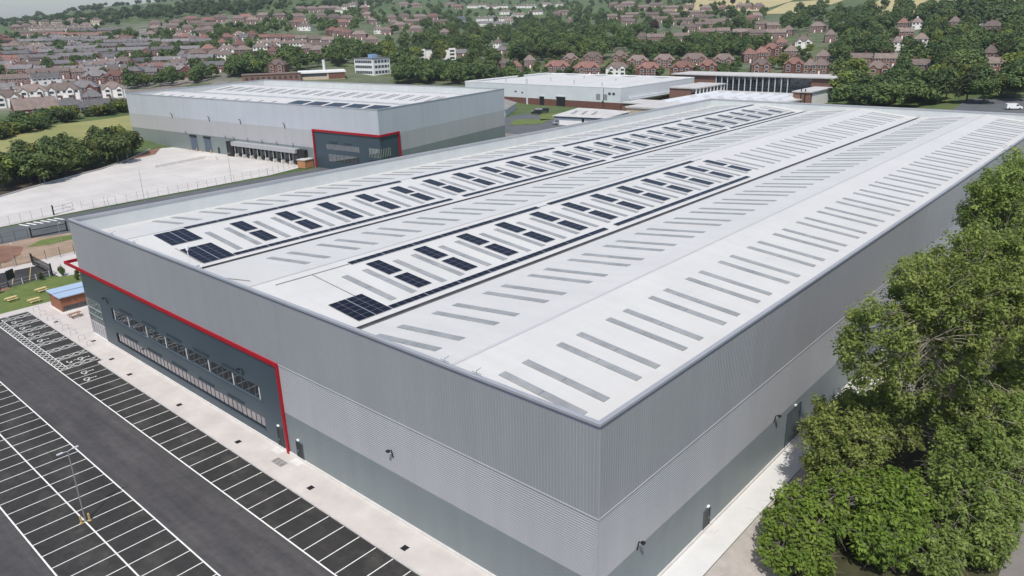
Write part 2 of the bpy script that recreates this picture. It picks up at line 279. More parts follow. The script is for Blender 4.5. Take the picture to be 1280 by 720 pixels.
('hb',508.2,195.6,-1.24,7.9,6),('hb',485.3,164.4,-1.28,9.5,6),('hr',455.6,171.3,-1.27,11.3,6),('hb',449.2,158.6,-1.37,7.0,6),('hb',448.2,151.3,-1.46,7.9,6),
('tb',473.3,138.1,-1.37,17.0,6),('tb',462.6,118.9,-1.36,11.5,6),('hb',422.4,111.5,-1.06,11.6,6),('tb',424.6,89.5,-1.51,14.7,6),('tb',414.8,54.2,-1.17,9.6,6),
('hb',455.3,63.7,-1.53,6.5,6),('hr',661.3,166.8,-1.37,9.2,6),('hw',661.4,156.7,-1.16,7.8,6),('tb',593.9,146.8,-1.15,11.8,6),('hw',546.6,122.6,-1.35,9.8,6),
('hb',605.8,92.4,-1.61,13.5,6),('hb',646.1,126.0,-1.36,6.5,6),('hw',675.1,113.9,-1.44,6.5,6),('hw',536.0,134.5,-1.09,6.5,6),('tb',1160.2,727.6,-1.09,19.5,7),
('tb',1201.8,729.0,-1.06,22.7,7),('tb',979.4,599.7,-0.91,18.8,7),('tb',1115.7,649.3,-1.17,28.8,7),('tb',1119.7,622.3,-1.09,23.2,7),('hb',1015.8,594.5,-0.95,19.2,7),
('tb',892.7,533.7,-0.95,19.2,7),('tb',856.7,480.7,-1.18,28.2,7),('tb',954.0,548.9,-1.18,18.0,7),('tb',986.9,534.7,-1.19,25.0,7),('tb',906.1,476.2,-0.96,25.0,7),
('tb',810.7,411.8,-1.16,35.3,7),('tb',757.3,391.6,-1.02,29.8,7),('tb',594.4,355.9,-0.92,19.1,7),('tb',597.9,334.8,-1.10,20.2,7),('tb',645.7,334.2,-1.15,15.1,7),
('tb',652.8,321.4,-0.98,10.5,7),('tb',632.5,292.4,-1.09,18.0,7),('tb',623.7,274.8,-1.21,14.0,7),('hb',597.7,376.0,-0.95,7.5,7),('tb',748.8,326.5,-1.20,13.2,7),
('hr',862.7,392.1,-1.20,11.4,7),('hb',1104.6,522.8,-1.26,12.1,7),('hb',1086.8,504.0,-1.06,16.6,7),('hb',1084.7,484.3,-1.03,14.1,7),('hr',1063.7,530.8,-1.07,11.9,7),
('hb',1072.0,562.7,-0.96,17.0,7),('hb',765.6,425.8,-1.19,9.0,7),('hb',713.1,388.5,-1.14,11.8,7),('hb',912.8,408.2,-1.15,14.0,7)]
TZONES=['bank along concrete yard', 'hedge beyond the left field', 'belt behind second warehouse', 'clump behind white office block', 'dark belt left of white factory', 'wood on the middle slope', 'belt above the brick houses', 'trees behind the main roof', 'wooded right-hand suburb', 'scattered in left-hand town', 'scattered in brown-roofed estate', 'gardens beside brick office']
TREES=[
('dark',49.5,261.6,12.2,4.7,0),('light',59.9,268.0,10.1,4.2,0),('light',67.4,269.3,9.2,3.4,0),('mid',35.2,264.6,9.7,4.1,0),('dark',42.4,265.8,11.7,5.5,0),
('mid',43.2,260.5,10.3,4.8,0),('mid',75.1,269.4,9.2,3.6,0),('mid',81.9,275.2,10.7,5.1,0),('mid',81.6,284.1,10.0,3.8,0),('mid',51.9,271.2,11.2,4.1,0),
('mid',46.7,257.7,11.2,4.2,0),('mid',59.4,262.1,10.4,5.1,0),('light',79.3,279.1,11.2,4.6,0),('mid',67.5,263.1,11.9,4.4,0),('light',42.7,255.9,11.2,4.2,0),
('mid',77.6,271.4,10.3,3.9,0),('dark',75.2,278.2,11.1,4.9,0),('mid',47.3,263.4,9.6,3.5,0),('mid',52.1,264.6,11.2,5.3,0),('mid',70.6,261.1,11.8,5.6,0),
('mid',70.4,276.6,12.1,4.8,0),('dark',35.0,249.6,9.2,4.4,0),('mid',36.2,257.8,9.9,4.7,0),('light',29.8,247.9,12.1,5.4,0),('mid',55.3,265.3,9.8,3.6,0),
('mid',72.1,273.6,10.1,4.1,0),('mid',49.5,255.3,10.3,4.3,0),('dark',34.6,261.4,9.6,4.8,0),('mid',39.3,242.7,11.4,5.5,0),('mid',58.4,274.7,11.2,5.6,0),
('mid',72.2,270.2,9.6,4.7,0),('mid',28.3,239.7,9.5,3.5,0),('mid',61.7,259.7,9.9,3.8,0),('mid',32.5,251.6,9.7,3.9,0),('mid',49.3,250.1,9.6,4.5,0),
('mid',60.7,265.2,10.1,3.9,0),('light',72.4,265.5,9.7,3.9,0),('mid',56.5,255.6,9.5,4.2,0),('mid',38.5,249.9,12.1,4.8,0),('mid',46.3,248.7,10.4,4.7,0),
('light',55.2,338.5,6.2,2.3,1),('dark',86.5,354.3,6.3,2.5,1),('dark',69.0,355.5,6.3,2.9,1),('mid',65.2,337.2,6.3,2.7,1),('dark',119.2,376.5,5.8,2.3,1),
('light',72.6,349.0,3.6,1.7,1),('light',106.0,366.4,5.5,2.5,1),('light',75.3,353.1,5.3,2.0,1),('light',91.8,362.6,6.3,2.7,1),('mid',52.8,330.3,5.4,2.1,1),
('dark',106.9,368.5,4.5,2.0,1),('dark',110.0,367.9,5.5,2.4,1),('dark',101.4,367.2,3.7,1.7,1),('dark',79.5,356.9,6.4,2.4,1),('dark',72.9,339.8,3.3,1.2,1),
('dark',58.5,345.7,5.3,2.1,1),('mid',77.6,352.6,4.9,2.3,1),('light',88.2,363.4,6.4,3.1,1),('mid',66.5,342.9,4.7,2.2,1),('light',113.8,372.2,4.2,1.9,1),
('light',61.9,337.7,5.0,1.9,1),('mid',120.2,373.3,6.1,2.3,1),('light',56.0,333.2,5.5,2.4,1),('mid',75.0,344.9,4.6,2.1,1),('light',119.1,370.7,6.3,2.4,1),
('dark',70.2,343.9,5.3,2.5,1),('light',228.1,544.7,9.3,4.5,2),('mid',205.2,517.5,9.0,3.6,2),('mid',243.4,535.1,10.5,5.0,2),('light',227.7,501.3,8.3,3.6,2),
('mid',211.2,526.9,8.6,3.3,2),('mid',188.1,513.3,9.7,4.3,2),('mid',195.6,522.7,9.3,4.6,2),('mid',242.3,529.7,9.8,4.1,2),('mid',180.9,512.5,9.5,3.7,2),
('mid',200.2,523.1,8.5,3.6,2),('light',195.0,516.3,8.8,3.3,2),('mid',239.6,525.4,10.9,4.0,2),('dark',191.7,534.0,10.9,4.6,2),('light',217.9,492.9,8.6,3.6,2),
('mid',197.9,553.3,9.5,3.8,2),('dark',196.8,543.3,9.9,3.8,2),('light',280.6,524.0,11.9,4.4,2),('mid',286.2,524.6,9.7,4.0,2),('light',250.6,470.4,11.3,5.5,2),
('mid',268.7,525.1,11.1,4.8,2),('copper',262.2,477.4,10.0,4.8,2),('dark',255.2,499.1,9.4,4.5,2),('copper',246.9,479.1,9.6,4.2,2),('mid',245.1,490.4,11.1,4.6,2),
('copper',287.1,531.1,10.0,4.1,2),('copper',271.2,499.0,12.9,5.2,2),('light',299.1,536.6,10.7,4.8,2),('mid',284.1,507.0,9.2,4.6,2),('dark',377.3,531.5,13.3,5.8,3),
('mid',339.0,494.3,15.4,7.5,3),('mid',319.4,465.4,12.1,5.0,3),('mid',336.5,487.1,14.1,6.0,3),('mid',435.1,523.1,15.8,6.4,3),('light',420.0,534.7,11.3,5.5,3),
('mid',357.0,478.6,15.2,6.2,3),('mid',319.3,471.8,11.7,4.5,3),('light',371.2,467.3,14.7,6.8,3),('dark',332.0,490.3,11.6,4.8,3),('mid',341.0,508.3,13.3,6.1,3),
('dark',405.9,477.8,12.5,5.4,3),('mid',355.4,517.3,12.2,5.8,3),('light',386.6,454.8,13.6,6.2,3),('dark',367.0,487.7,11.1,4.1,3),('mid',388.0,462.1,13.2,5.9,3),
('light',387.1,516.7,12.7,6.2,3),('mid',392.3,479.4,11.3,5.0,3),('mid',308.4,476.1,11.0,4.4,3),('dark',290.5,476.9,11.5,4.3,3),('light',306.6,494.4,11.1,4.3,3),
('dark',326.5,477.4,12.2,4.5,3),('light',401.2,503.9,14.0,6.9,3),('mid',364.0,500.6,13.0,6.0,3),('dark',382.2,371.0,9.7,4.0,4),('dark',352.0,389.4,10.3,5.0,4),
('dark',310.4,377.3,10.4,4.1,4),('dark',357.4,386.2,10.7,4.3,4),('dark',361.4,406.3,11.8,4.4,4),('dark',355.1,373.2,12.2,4.8,4),('dark',329.1,370.4,10.5,5.2,4),
('mid',339.4,388.3,9.8,4.7,4),('mid',316.9,383.8,10.0,4.9,4),('dark',373.2,340.1,10.6,4.6,4),('dark',394.5,372.8,11.1,4.8,4),('dark',347.5,344.8,9.1,4.2,4),
('dark',345.2,392.8,9.3,3.6,4),('dark',330.4,375.7,9.4,4.1,4),('dark',351.3,340.7,9.8,4.5,4),('mid',375.6,373.9,10.6,5.2,4),('dark',349.2,330.3,9.5,3.8,4),
('dark',325.7,365.2,11.8,5.7,4),('dark',347.3,353.3,10.0,4.8,4),('mid',373.6,385.1,11.7,4.9,4),('mid',562.7,592.8,13.8,5.7,5),('dark',489.3,409.4,17.6,7.7,5),
('mid',471.5,390.4,13.5,5.7,5),('light',415.4,455.5,15.9,7.7,5),('mid',676.2,545.2,13.5,5.1,5),('mid',552.7,423.0,16.5,7.8,5),('mid',559.1,474.0,17.7,7.5,5),
('dark',472.1,362.3,17.0,7.6,5),('dark',476.4,409.6,13.2,6.0,5),('light',611.5,529.8,17.7,8.4,5),('light',480.6,479.7,17.8,8.0,5),('mid',398.8,400.6,13.0,5.3,5),
('mid',532.7,549.2,12.8,5.9,5),('dark',468.5,409.3,12.0,5.5,5),('dark',561.7,369.0,13.8,6.7,5),('dark',596.6,487.3,15.8,5.9,5),('dark',624.1,458.3,16.0,7.1,5),
('mid',548.9,383.5,13.2,6.0,5),('dark',592.7,554.9,12.4,4.9,5),('mid',495.8,442.8,13.7,6.0,5),('dark',648.0,536.6,14.9,6.3,5),('mid',573.6,415.1,14.2,5.3,5),
('mid',594.1,466.4,13.5,5.1,5),('mid',479.3,549.9,12.9,5.3,5),('mid',434.5,370.3,16.1,6.0,5),('mid',475.5,334.1,14.0,5.4,5),('mid',533.4,512.6,15.3,6.3,5),
('light',516.6,447.4,12.9,5.2,5),('mid',635.6,506.8,13.4,5.1,5),('mid',471.4,536.5,13.1,6.1,5),('dark',433.1,497.0,17.0,7.3,5),('mid',458.0,451.7,15.1,6.3,5),
('light',507.8,393.6,14.8,6.5,5),('dark',416.5,369.8,17.5,8.4,5),('mid',499.8,322.5,16.9,6.2,5),('light',482.6,359.3,12.9,5.7,5),('dark',543.2,446.0,15.2,6.7,5),
('mid',570.5,566.8,17.8,6.9,5),('light',398.1,437.1,13.5,5.0,5),('light',477.1,371.1,13.4,5.7,5),('light',485.9,539.4,12.4,5.2,5),('dark',402.3,444.2,14.4,5.5,5),
('mid',459.5,382.2,12.8,6.0,5),('dark',664.8,605.1,12.3,5.6,5),('mid',637.3,561.8,12.8,6.2,5),('mid',444.3,356.7,15.4,7.5,5),('dark',497.8,293.6,12.4,5.8,6),
('dark',501.6,272.9,14.8,6.8,6),('dark',545.2,247.9,12.4,5.0,6),('mid',480.0,297.9,12.0,4.9,6),('dark',498.0,263.7,13.0,4.8,6),('mid',516.9,303.1,12.2,5.5,6),
('dark',524.3,235.8,12.0,6.0,6),('mid',491.1,287.9,13.7,5.7,6),('dark',533.8,227.8,12.4,5.4,6),('dark',525.7,230.6,11.2,4.3,6),('dark',545.5,257.6,12.9,6.3,6),
('dark',550.3,266.2,12.1,5.2,6),('dark',516.7,283.3,13.3,5.1,6),('mid',517.8,276.1,11.4,5.4,6),('mid',513.2,264.6,12.4,5.4,6),('mid',485.0,281.7,13.7,5.7,6),
('dark',545.9,275.3,11.7,4.3,6),('mid',493.5,232.3,14.4,5.8,6),('mid',503.1,285.4,11.9,4.9,6),('dark',489.6,299.4,13.3,6.1,6),('mid',508.4,314.5,12.3,5.3,6),
('dark',526.7,300.5,11.1,5.4,6),('dark',519.1,251.8,12.3,5.7,6),('mid',533.7,242.6,11.1,5.0,6),('dark',539.9,273.2,13.1,5.2,6),('mid',497.6,286.6,11.4,4.1,6),
('mid',368.0,100.1,11.8,5.5,7),('dark',351.0,33.9,11.6,4.5,7),('light',357.3,64.4,13.8,5.8,7),('light',364.0,107.2,11.1,5.2,7),('light',352.3,52.5,11.9,4.9,7),
('mid',333.5,30.4,11.9,4.7,7),('light',359.8,51.6,12.4,5.0,7),('mid',371.6,64.7,14.5,7.0,7),('dark',394.5,92.9,11.0,5.3,7),('mid',351.8,91.6,13.4,5.7,7),
('mid',316.7,37.8,11.7,5.6,7),('dark',320.6,44.7,11.6,5.7,7),('mid',370.7,52.0,11.7,5.3,7),('mid',339.8,68.3,13.7,5.7,7),('dark',337.7,81.4,13.8,5.0,7),
('mid',329.7,54.3,13.9,5.1,7),('light',403.3,117.3,14.8,7.4,7),('mid',398.0,121.4,13.2,5.9,7),('dark',321.3,55.3,14.8,5.5,7),('mid',377.0,90.5,11.2,4.7,7),
('dark',347.9,48.5,12.3,5.1,7),('mid',362.4,76.6,12.6,4.8,7),('mid',329.4,37.4,11.3,5.1,7),('light',357.3,107.1,14.4,6.2,7),('mid',499.0,83.0,13.6,6.1,8),
('dark',445.9,136.3,12.8,5.0,8),('dark',536.3,163.5,15.0,6.5,8),('mid',534.4,96.3,12.5,5.3,8),('mid',527.6,143.6,12.7,5.2,8),('mid',473.0,123.9,12.5,5.5,8),
('dark',555.1,150.0,13.2,5.7,8),('mid',508.7,95.0,11.2,4.7,8),('dark',542.2,104.2,12.2,5.8,8),('mid',554.4,72.2,15.9,7.3,8),('dark',579.1,184.0,15.3,5.7,8),
('mid',483.4,62.4,13.5,5.8,8),('mid',420.2,69.2,13.0,4.8,8),('dark',419.3,79.4,14.8,5.6,8),('dark',538.5,151.8,15.3,6.7,8),('dark',522.6,97.4,12.0,5.9,8),
('mid',529.0,61.1,12.3,5.0,8),('dark',475.1,105.5,12.5,4.7,8),('light',511.9,104.5,13.3,5.7,8),('light',410.9,116.2,12.7,5.4,8),('dark',401.1,42.0,11.2,4.4,8),
('mid',518.2,163.0,14.2,5.2,8),('dark',469.9,66.9,11.1,5.1,8),('dark',441.0,90.1,14.4,5.8,8),('light',574.0,120.7,14.9,6.9,8),('dark',617.7,192.0,14.9,7.4,8),
('mid',511.6,147.9,14.8,7.1,8),('dark',557.0,114.6,15.7,7.1,8),('dark',485.4,131.8,11.5,4.9,8),('mid',443.6,97.5,11.6,5.5,8),('mid',504.3,156.1,11.1,5.2,8),
('mid',553.2,156.5,12.5,5.5,8),('dark',504.0,140.4,14.8,6.9,8),('mid',530.7,104.6,13.9,5.2,8),('light',592.8,122.5,13.8,6.5,8),('dark',521.0,75.0,12.3,4.6,8),
('dark',501.4,149.7,13.7,5.1,8),('dark',479.1,127.3,11.2,4.4,8),('mid',462.8,73.7,12.2,4.6,8),('dark',471.5,55.3,15.0,6.6,8),('dark',587.9,183.7,15.2,7.6,8),
('mid',482.8,112.2,12.5,6.0,8),('light',551.8,100.1,12.2,5.7,8),('mid',598.1,105.2,12.2,5.4,8),('mid',476.8,150.1,14.5,6.9,8),('dark',426.0,69.2,11.3,4.1,8),
('light',497.1,157.9,12.7,4.7,8),('light',385.0,40.3,14.7,7.0,8),('light',526.7,152.3,14.2,7.0,8),('dark',427.6,50.4,14.6,6.0,8),('dark',506.4,165.5,11.1,4.2,8),
('dark',460.7,103.3,13.3,5.4,8),('mid',527.4,163.0,13.3,4.9,8),('light',559.3,173.6,14.5,6.1,8),('light',495.2,64.3,13.5,6.7,8),('mid',537.9,87.2,13.1,5.7,8),
('dark',242.1,475.5,9.8,4.3,9),('mid',200.1,712.8,9.3,3.8,9),('light',459.6,849.9,11.2,5.4,9),('mid',384.1,758.2,12.5,4.9,9),('light',255.7,954.3,8.6,3.6,9),
('mid',382.6,972.8,9.2,3.9,9),('dark',411.0,1146.9,10.5,4.5,9),('mid',257.9,927.6,9.6,3.7,9),('light',281.8,662.1,8.2,3.7,9),('mid',412.9,918.9,9.8,4.1,9),
('dark',249.2,555.5,9.8,4.8,9),('light',464.3,999.6,10.3,4.7,9),('dark',388.2,1013.9,9.0,4.2,9),('light',359.8,935.0,12.8,5.2,9),('dark',278.3,914.1,11.5,5.1,9),
('light',205.9,676.0,8.8,4.2,9),('dark',428.0,762.4,9.6,4.5,9),('light',358.4,1094.2,10.9,4.6,9),('mid',253.5,796.8,9.1,3.5,9),('dark',441.9,834.5,11.8,4.5,9),
('light',404.3,740.2,8.4,4.1,9),('dark',464.9,936.5,10.4,4.7,9),('light',207.3,736.6,9.9,4.5,9),('dark',269.7,628.4,8.6,3.4,9),('light',425.3,818.8,10.5,5.1,9),
('mid',264.6,714.7,11.8,4.3,9),('dark',957.5,485.6,13.2,4.8,10),('mid',1131.0,523.9,12.0,4.6,10),('copper',707.0,428.1,14.9,5.7,10),('copper',1024.6,632.2,12.2,5.7,10),
('copper',1228.8,762.2,14.9,5.6,10),('dark',927.8,518.1,11.8,5.8,10),('dark',727.7,344.2,12.7,5.1,10),('mid',767.6,445.7,14.2,5.3,10),('mid',1180.5,689.0,13.7,6.0,10),
('mid',711.8,447.5,11.9,5.7,10),('copper',1173.8,569.0,13.9,5.4,10),('copper',1212.5,733.9,12.9,5.2,10),('mid',1037.0,585.8,12.3,4.8,10),('dark',900.0,434.5,14.1,5.3,10),
('mid',520.8,196.2,7.2,3.4,11),('dark',523.7,205.7,7.1,3.6,11),('mid',508.4,186.9,7.3,3.0,11),('dark',479.5,179.9,7.1,3.5,11),('light',468.2,191.2,7.7,3.0,11),
('mid',477.6,171.0,8.6,3.3,11),('dark',463.6,170.5,9.0,4.3,11),('light',463.9,182.8,10.8,4.4,11),('light',526.3,189.7,8.5,3.5,11),('dark',517.2,226.5,10.8,3.9,11)]
WOOD=[
(372,514,13.3,5.7),(389,532,12.7,5.3),(362,500,14.2,6.9),(323,534,11.2,4.4),(374,519,10.4,4.0),(374,527,12.3,5.3),(367,529,11.8,5.0),(301,506,12.5,5.8),
(380,526,14.6,6.5),(299,500,13.6,6.4),(291,470,11.2,4.5),(313,527,13.1,5.5),(332,557,10.4,4.2),(348,500,10.8,5.2),(337,506,10.9,4.3),(287,488,10.1,4.1),
(273,480,10.7,4.4),(374,533,10.9,4.3),(300,476,10.0,4.8),(341,477,10.0,4.8),(351,515,11.9,4.9),(281,480,12.9,6.3),(389,541,11.4,4.5),(355,483,13.6,5.6),
(358,519,11.9,5.8),(382,538,13.2,5.6),(283,469,10.2,4.4),(329,483,14.3,6.2),(370,521,12.3,5.9),(347,519,10.1,4.1),(376,497,12.8,4.9),(387,551,14.2,7.0),
(372,538,13.6,6.1),(304,514,12.9,5.8),(315,493,10.1,3.9),(293,497,10.3,4.5),(382,549,14.5,5.5),(317,525,11.0,4.3),(336,486,14.0,5.8),(311,507,12.5,5.4),
(487,489,12.7,5.2),(417,403,11.2,5.5),(428,486,11.8,5.6),(487,476,11.2,5.3),(480,560,11.8,4.5),(427,383,13.4,6.6),(426,460,11.3,5.0),(411,453,11.6,5.7),
(445,538,11.4,5.6),(462,509,13.9,5.9),(416,458,13.0,5.3),(378,491,11.9,4.5),(482,492,10.1,4.7),(493,564,11.6,5.3),(400,464,11.8,5.8),(326,393,11.2,5.1),
(499,559,14.0,6.7),(338,402,12.4,6.2),(383,491,11.1,5.1),(371,470,11.1,4.2),(451,565,11.8,5.1),(446,477,13.5,6.0),(515,457,12.6,5.5),(335,383,11.0,5.4),
(421,479,13.1,5.9),(475,552,14.8,6.3),(342,430,12.7,5.3),(334,388,11.7,5.0),(463,416,12.0,4.8),(414,417,12.4,5.0),(348,428,13.5,5.5),(499,505,13.1,5.2),
(404,407,13.1,6.2),(469,489,12.2,5.9),(508,512,13.1,5.0),(470,462,14.2,5.7),(420,398,10.1,4.9),(389,503,10.3,4.0),(501,511,10.8,4.5),(322,382,14.5,7.0),
(446,396,14.0,5.8),(481,471,10.5,5.1),(431,414,11.0,5.4),(437,436,11.1,4.5),(451,510,11.7,5.5),(340,415,11.8,5.6),(408,513,13.2,5.8),(331,395,12.8,5.8),
(382,480,12.5,5.0),(359,440,10.9,4.8),(478,573,13.8,6.2),(498,495,12.8,6.0),(544,504,11.2,4.4),(512,503,11.1,4.2),(474,541,13.5,6.4),(504,445,10.2,4.8),
(330,371,12.0,5.0),(429,406,10.9,4.7),(369,479,11.6,5.3),(469,535,13.4,5.5),(623,449,14.7,7.0),(664,618,14.0,6.2),(699,632,14.6,6.1),(611,393,15.2,7.3),
(501,568,16.4,6.6),(477,427,13.4,5.3),(574,489,16.7,8.1),(509,549,12.1,4.8),(686,694,12.5,5.0),(699,595,16.1,6.9),(616,615,16.2,6.2),(583,381,15.0,7.2),
(533,408,15.6,6.5),(673,580,14.2,5.9),(626,512,13.4,6.1),(653,563,12.6,5.5),(492,424,13.9,6.0),(632,427,16.9,8.2),(465,294,13.3,6.3),(669,538,17.0,7.8),
(541,385,12.4,6.0),(593,619,15.1,6.1),(490,433,12.5,5.7),(494,378,15.3,6.5),(550,454,12.9,6.4),(648,453,15.7,7.3),(481,315,16.4,6.8),(566,408,13.6,5.8),
(476,341,16.2,7.5),(636,665,14.8,6.0),(699,662,12.8,6.0),(614,594,14.0,5.3),(585,524,12.1,5.8),(648,419,13.3,5.1),(506,360,14.7,7.0),(496,527,13.3,5.7),
(460,480,14.9,7.0),(528,422,16.6,7.9),(614,508,16.6,7.1),(512,404,16.7,7.9),(557,496,15.8,6.6),(469,512,16.0,6.6),(463,357,12.6,5.0),(607,525,16.7,8.4),
(470,420,15.2,6.1),(670,431,12.4,5.4),(488,562,14.1,7.0),(587,591,14.5,6.2),(555,438,13.6,6.2),(657,415,13.7,5.2),(533,373,14.9,5.7),(628,579,15.1,5.9),
(594,498,14.5,6.2),(530,380,12.6,5.7),(512,349,13.4,6.6),(467,329,13.2,5.9),(613,567,15.8,7.2),(537,358,17.0,6.5),(532,470,15.6,7.8),(563,450,15.2,6.7),
(453,345,12.1,5.1),(480,379,13.2,5.6),(466,475,14.6,6.6),(640,417,14.6,6.2),(458,334,12.1,5.0),(444,386,12.8,6.2),(670,637,12.7,5.3),(654,466,12.0,5.8),
(489,358,15.2,7.3),(609,388,16.2,7.9),(635,525,13.3,5.9),(645,437,15.5,7.1),(623,456,12.5,5.2),(568,414,16.1,6.4),(577,636,15.3,7.4),(557,507,12.2,5.1),
(498,422,12.6,5.4),(606,590,15.7,6.4),(611,584,16.3,7.5),(588,513,16.6,8.2),(683,677,14.5,6.9),(467,506,15.7,7.7),(623,487,14.6,6.0),(562,371,16.8,6.7),
(518,343,16.4,7.0),(482,335,13.9,6.7),(458,378,16.7,7.6),(571,468,16.9,7.3),(562,529,12.9,6.3),(543,443,14.1,5.8),(533,514,14.2,7.1),(666,552,12.3,4.9),
(576,418,14.7,6.5),(506,394,13.9,6.8),(623,441,12.3,5.5),(660,517,12.2,5.4),(635,507,14.2,5.8),(628,651,16.1,7.0),(607,459,16.0,7.2),(591,463,14.8,6.0),
(626,472,13.2,6.1),(474,392,16.9,7.2),(589,494,15.8,6.6),(661,482,14.4,5.5),(480,479,15.8,7.2),(484,433,15.3,6.2),(525,443,15.6,6.3),(585,564,12.5,5.3),
(536,402,12.9,6.0),(658,697,13.3,5.9),(433,431,16.7,6.9),(505,374,14.8,6.1),(648,620,14.2,6.9),(499,364,13.7,6.7),(722,581,16.6,8.1),(505,436,13.0,5.9),
(429,389,12.9,6.0),(626,675,14.6,5.9),(466,374,12.6,5.1),(664,449,14.7,7.3),(473,284,13.1,6.2),(499,229,11.3,5.2),(487,261,10.2,5.0),(482,261,11.9,5.7),
(505,283,10.1,4.4),(496,235,12.4,4.7),(527,228,12.4,5.9),(550,276,11.7,5.8),(515,324,10.2,5.1),(499,223,10.2,4.7),(513,266,10.6,4.7),(479,240,12.0,5.3),
(550,232,10.1,4.2),(502,292,12.4,5.9),(559,237,10.8,4.3),(507,260,13.7,6.3),(507,246,12.0,5.6),(505,268,11.4,4.9),(524,279,13.9,5.4),(483,302,11.6,5.0),
(526,263,11.0,4.2),(523,274,10.9,5.2),(483,297,10.3,4.9),(518,250,13.6,6.7),(469,267,12.9,5.1),(525,303,12.3,5.1),(483,255,10.7,5.0),(469,259,13.8,5.8),
(530,259,10.1,4.0),(520,227,11.0,5.0),(482,272,10.6,4.4),(475,251,10.7,4.3),(526,245,11.9,5.1),(496,254,11.5,4.8),(492,272,12.2,4.6),(522,248,10.3,4.2),
(477,276,12.2,5.1),(530,304,11.1,4.7),(493,225,12.8,6.2),(553,269,10.2,4.1),(506,288,13.3,6.0),(537,286,13.9,6.6),(539,238,10.4,4.2),(494,306,11.4,4.6),
(500,245,12.0,4.8),(546,294,12.6,5.3),(505,274,12.2,5.2),(512,235,10.5,4.3),(516,234,12.2,5.4),(488,249,10.6,4.7),(473,241,10.0,4.9),(517,245,13.4,5.3),
(499,305,11.3,4.6),(518,262,11.2,5.1),(572,331,11.1,4.3),(532,273,12.7,5.7),(533,265,12.9,6.0),(544,284,11.1,5.2),(500,275,10.4,5.0),(485,241,10.3,4.6),
(570,74,10.9,5.4),(635,175,13.7,5.7),(484,95,11.9,5.8),(342,32,10.3,4.9),(492,158,13.7,5.6),(428,99,10.2,4.7),(482,81,9.7,3.8),(359,31,11.3,5.4),
(333,29,11.7,4.8),(390,57,13.2,5.7),(374,99,9.1,4.1),(562,113,13.6,5.9),(487,137,12.0,5.2),(563,97,10.3,4.9),(340,37,9.9,3.8),(408,59,10.8,4.1),
(608,173,12.5,4.9),(477,129,13.9,5.8),(490,82,13.0,5.2),(404,117,12.3,5.2),(419,42,10.6,4.3),(376,62,10.2,4.7),(465,49,13.7,5.9),(507,141,13.9,5.4),
(388,41,9.0,3.5),(487,154,9.1,4.0),(538,100,13.3,5.7),(475,55,12.1,5.4),(358,83,11.5,4.4),(466,69,11.6,5.0),(639,193,13.2,6.1),(497,91,10.3,5.1),
(618,132,10.7,4.5),(354,37,9.0,3.9),(458,49,12.9,6.1),(524,85,10.6,4.5),(588,71,11.2,4.4),(435,44,12.5,5.5),(484,74,11.1,5.2),(430,96,9.4,3.7),
(582,151,9.2,4.3),(404,60,10.0,4.7),(524,124,9.7,4.7),(536,154,11.5,4.5),(405,74,11.9,5.7),(594,180,10.1,4.6),(650,199,11.5,4.4),(493,130,10.0,3.8),
(540,145,10.6,4.6),(436,67,9.0,3.7),(444,54,10.0,4.8),(519,156,12.1,5.6),(407,70,10.9,4.2),(335,36,9.4,4.4),(508,145,10.0,4.8),(532,158,12.2,5.6),
(555,116,10.2,4.1),(510,158,13.4,6.2),(554,172,12.0,5.3),(609,200,11.8,5.3),(399,118,10.2,4.6),(436,96,13.2,6.6),(324,28,12.8,5.2),(458,88,10.2,4.8),
(376,56,13.9,7.0),(509,76,12.3,5.4),(448,51,10.8,4.1),(436,91,10.5,4.1),(597,133,9.9,4.3),(368,72,9.0,3.6),(500,138,11.0,4.7),(412,70,13.1,5.5),
(475,61,13.1,5.7),(439,54,10.3,4.1),(605,134,9.8,4.8),(408,43,9.3,4.5),(544,158,9.7,4.3),(451,85,11.4,4.5),(424,66,10.5,5.1),(465,108,10.3,4.8),
(609,75,12.1,4.7),(521,71,9.2,3.6),(499,154,13.9,5.9),(603,106,11.6,5.1),(671,225,13.9,5.7),(366,90,9.6,4.5),(552,168,12.3,4.8),(543,165,13.0,5.8),
(335,73,11.9,4.9),(546,102,11.9,5.0),(505,93,10.3,4.5),(534,111,12.8,5.6),(513,63,9.4,4.3),(503,145,12.9,6.0),(579,116,10.1,4.1),(429,134,11.9,5.8),
(440,93,10.4,4.5),(436,50,9.0,3.8),(366,38,9.4,3.6),(410,64,12.3,5.4),(481,152,13.2,6.0),(377,105,12.5,4.8),(399,66,13.5,6.4),(382,112,11.7,5.8),
(592,131,12.5,5.0),(423,43,13.5,5.9),(480,124,12.6,5.1),(512,165,9.2,4.6),(509,82,13.2,5.9),(348,47,10.3,4.4),(405,93,11.7,5.1),(547,147,12.4,5.2),
(337,32,13.9,5.7),(581,125,10.8,4.2),(330,61,12.8,5.4),(348,84,9.3,4.5),(373,110,10.8,4.7),(534,63,12.2,4.7),(379,69,9.8,4.6),(353,32,13.0,6.4),
(395,67,9.9,4.2),(364,84,12.9,5.4),(358,104,10.8,4.6),(568,126,9.7,4.3),(372,103,9.2,4.2),(538,159,11.1,5.2),(472,105,11.0,4.9),(342,82,10.0,3.9),
(477,82,13.6,5.7),(462,79,12.5,5.2),(564,162,12.3,5.2),(518,67,10.2,4.1),(454,78,9.5,4.0),(470,55,12.2,4.8),(343,44,10.9,4.6),(433,71,13.8,6.8),
(465,54,11.8,5.1),(469,64,12.0,5.4),(635,183,12.7,5.1),(617,128,9.1,3.6),(622,135,13.8,6.0),(384,65,13.8,5.7),(426,72,13.4,5.1),(582,162,12.8,5.9),
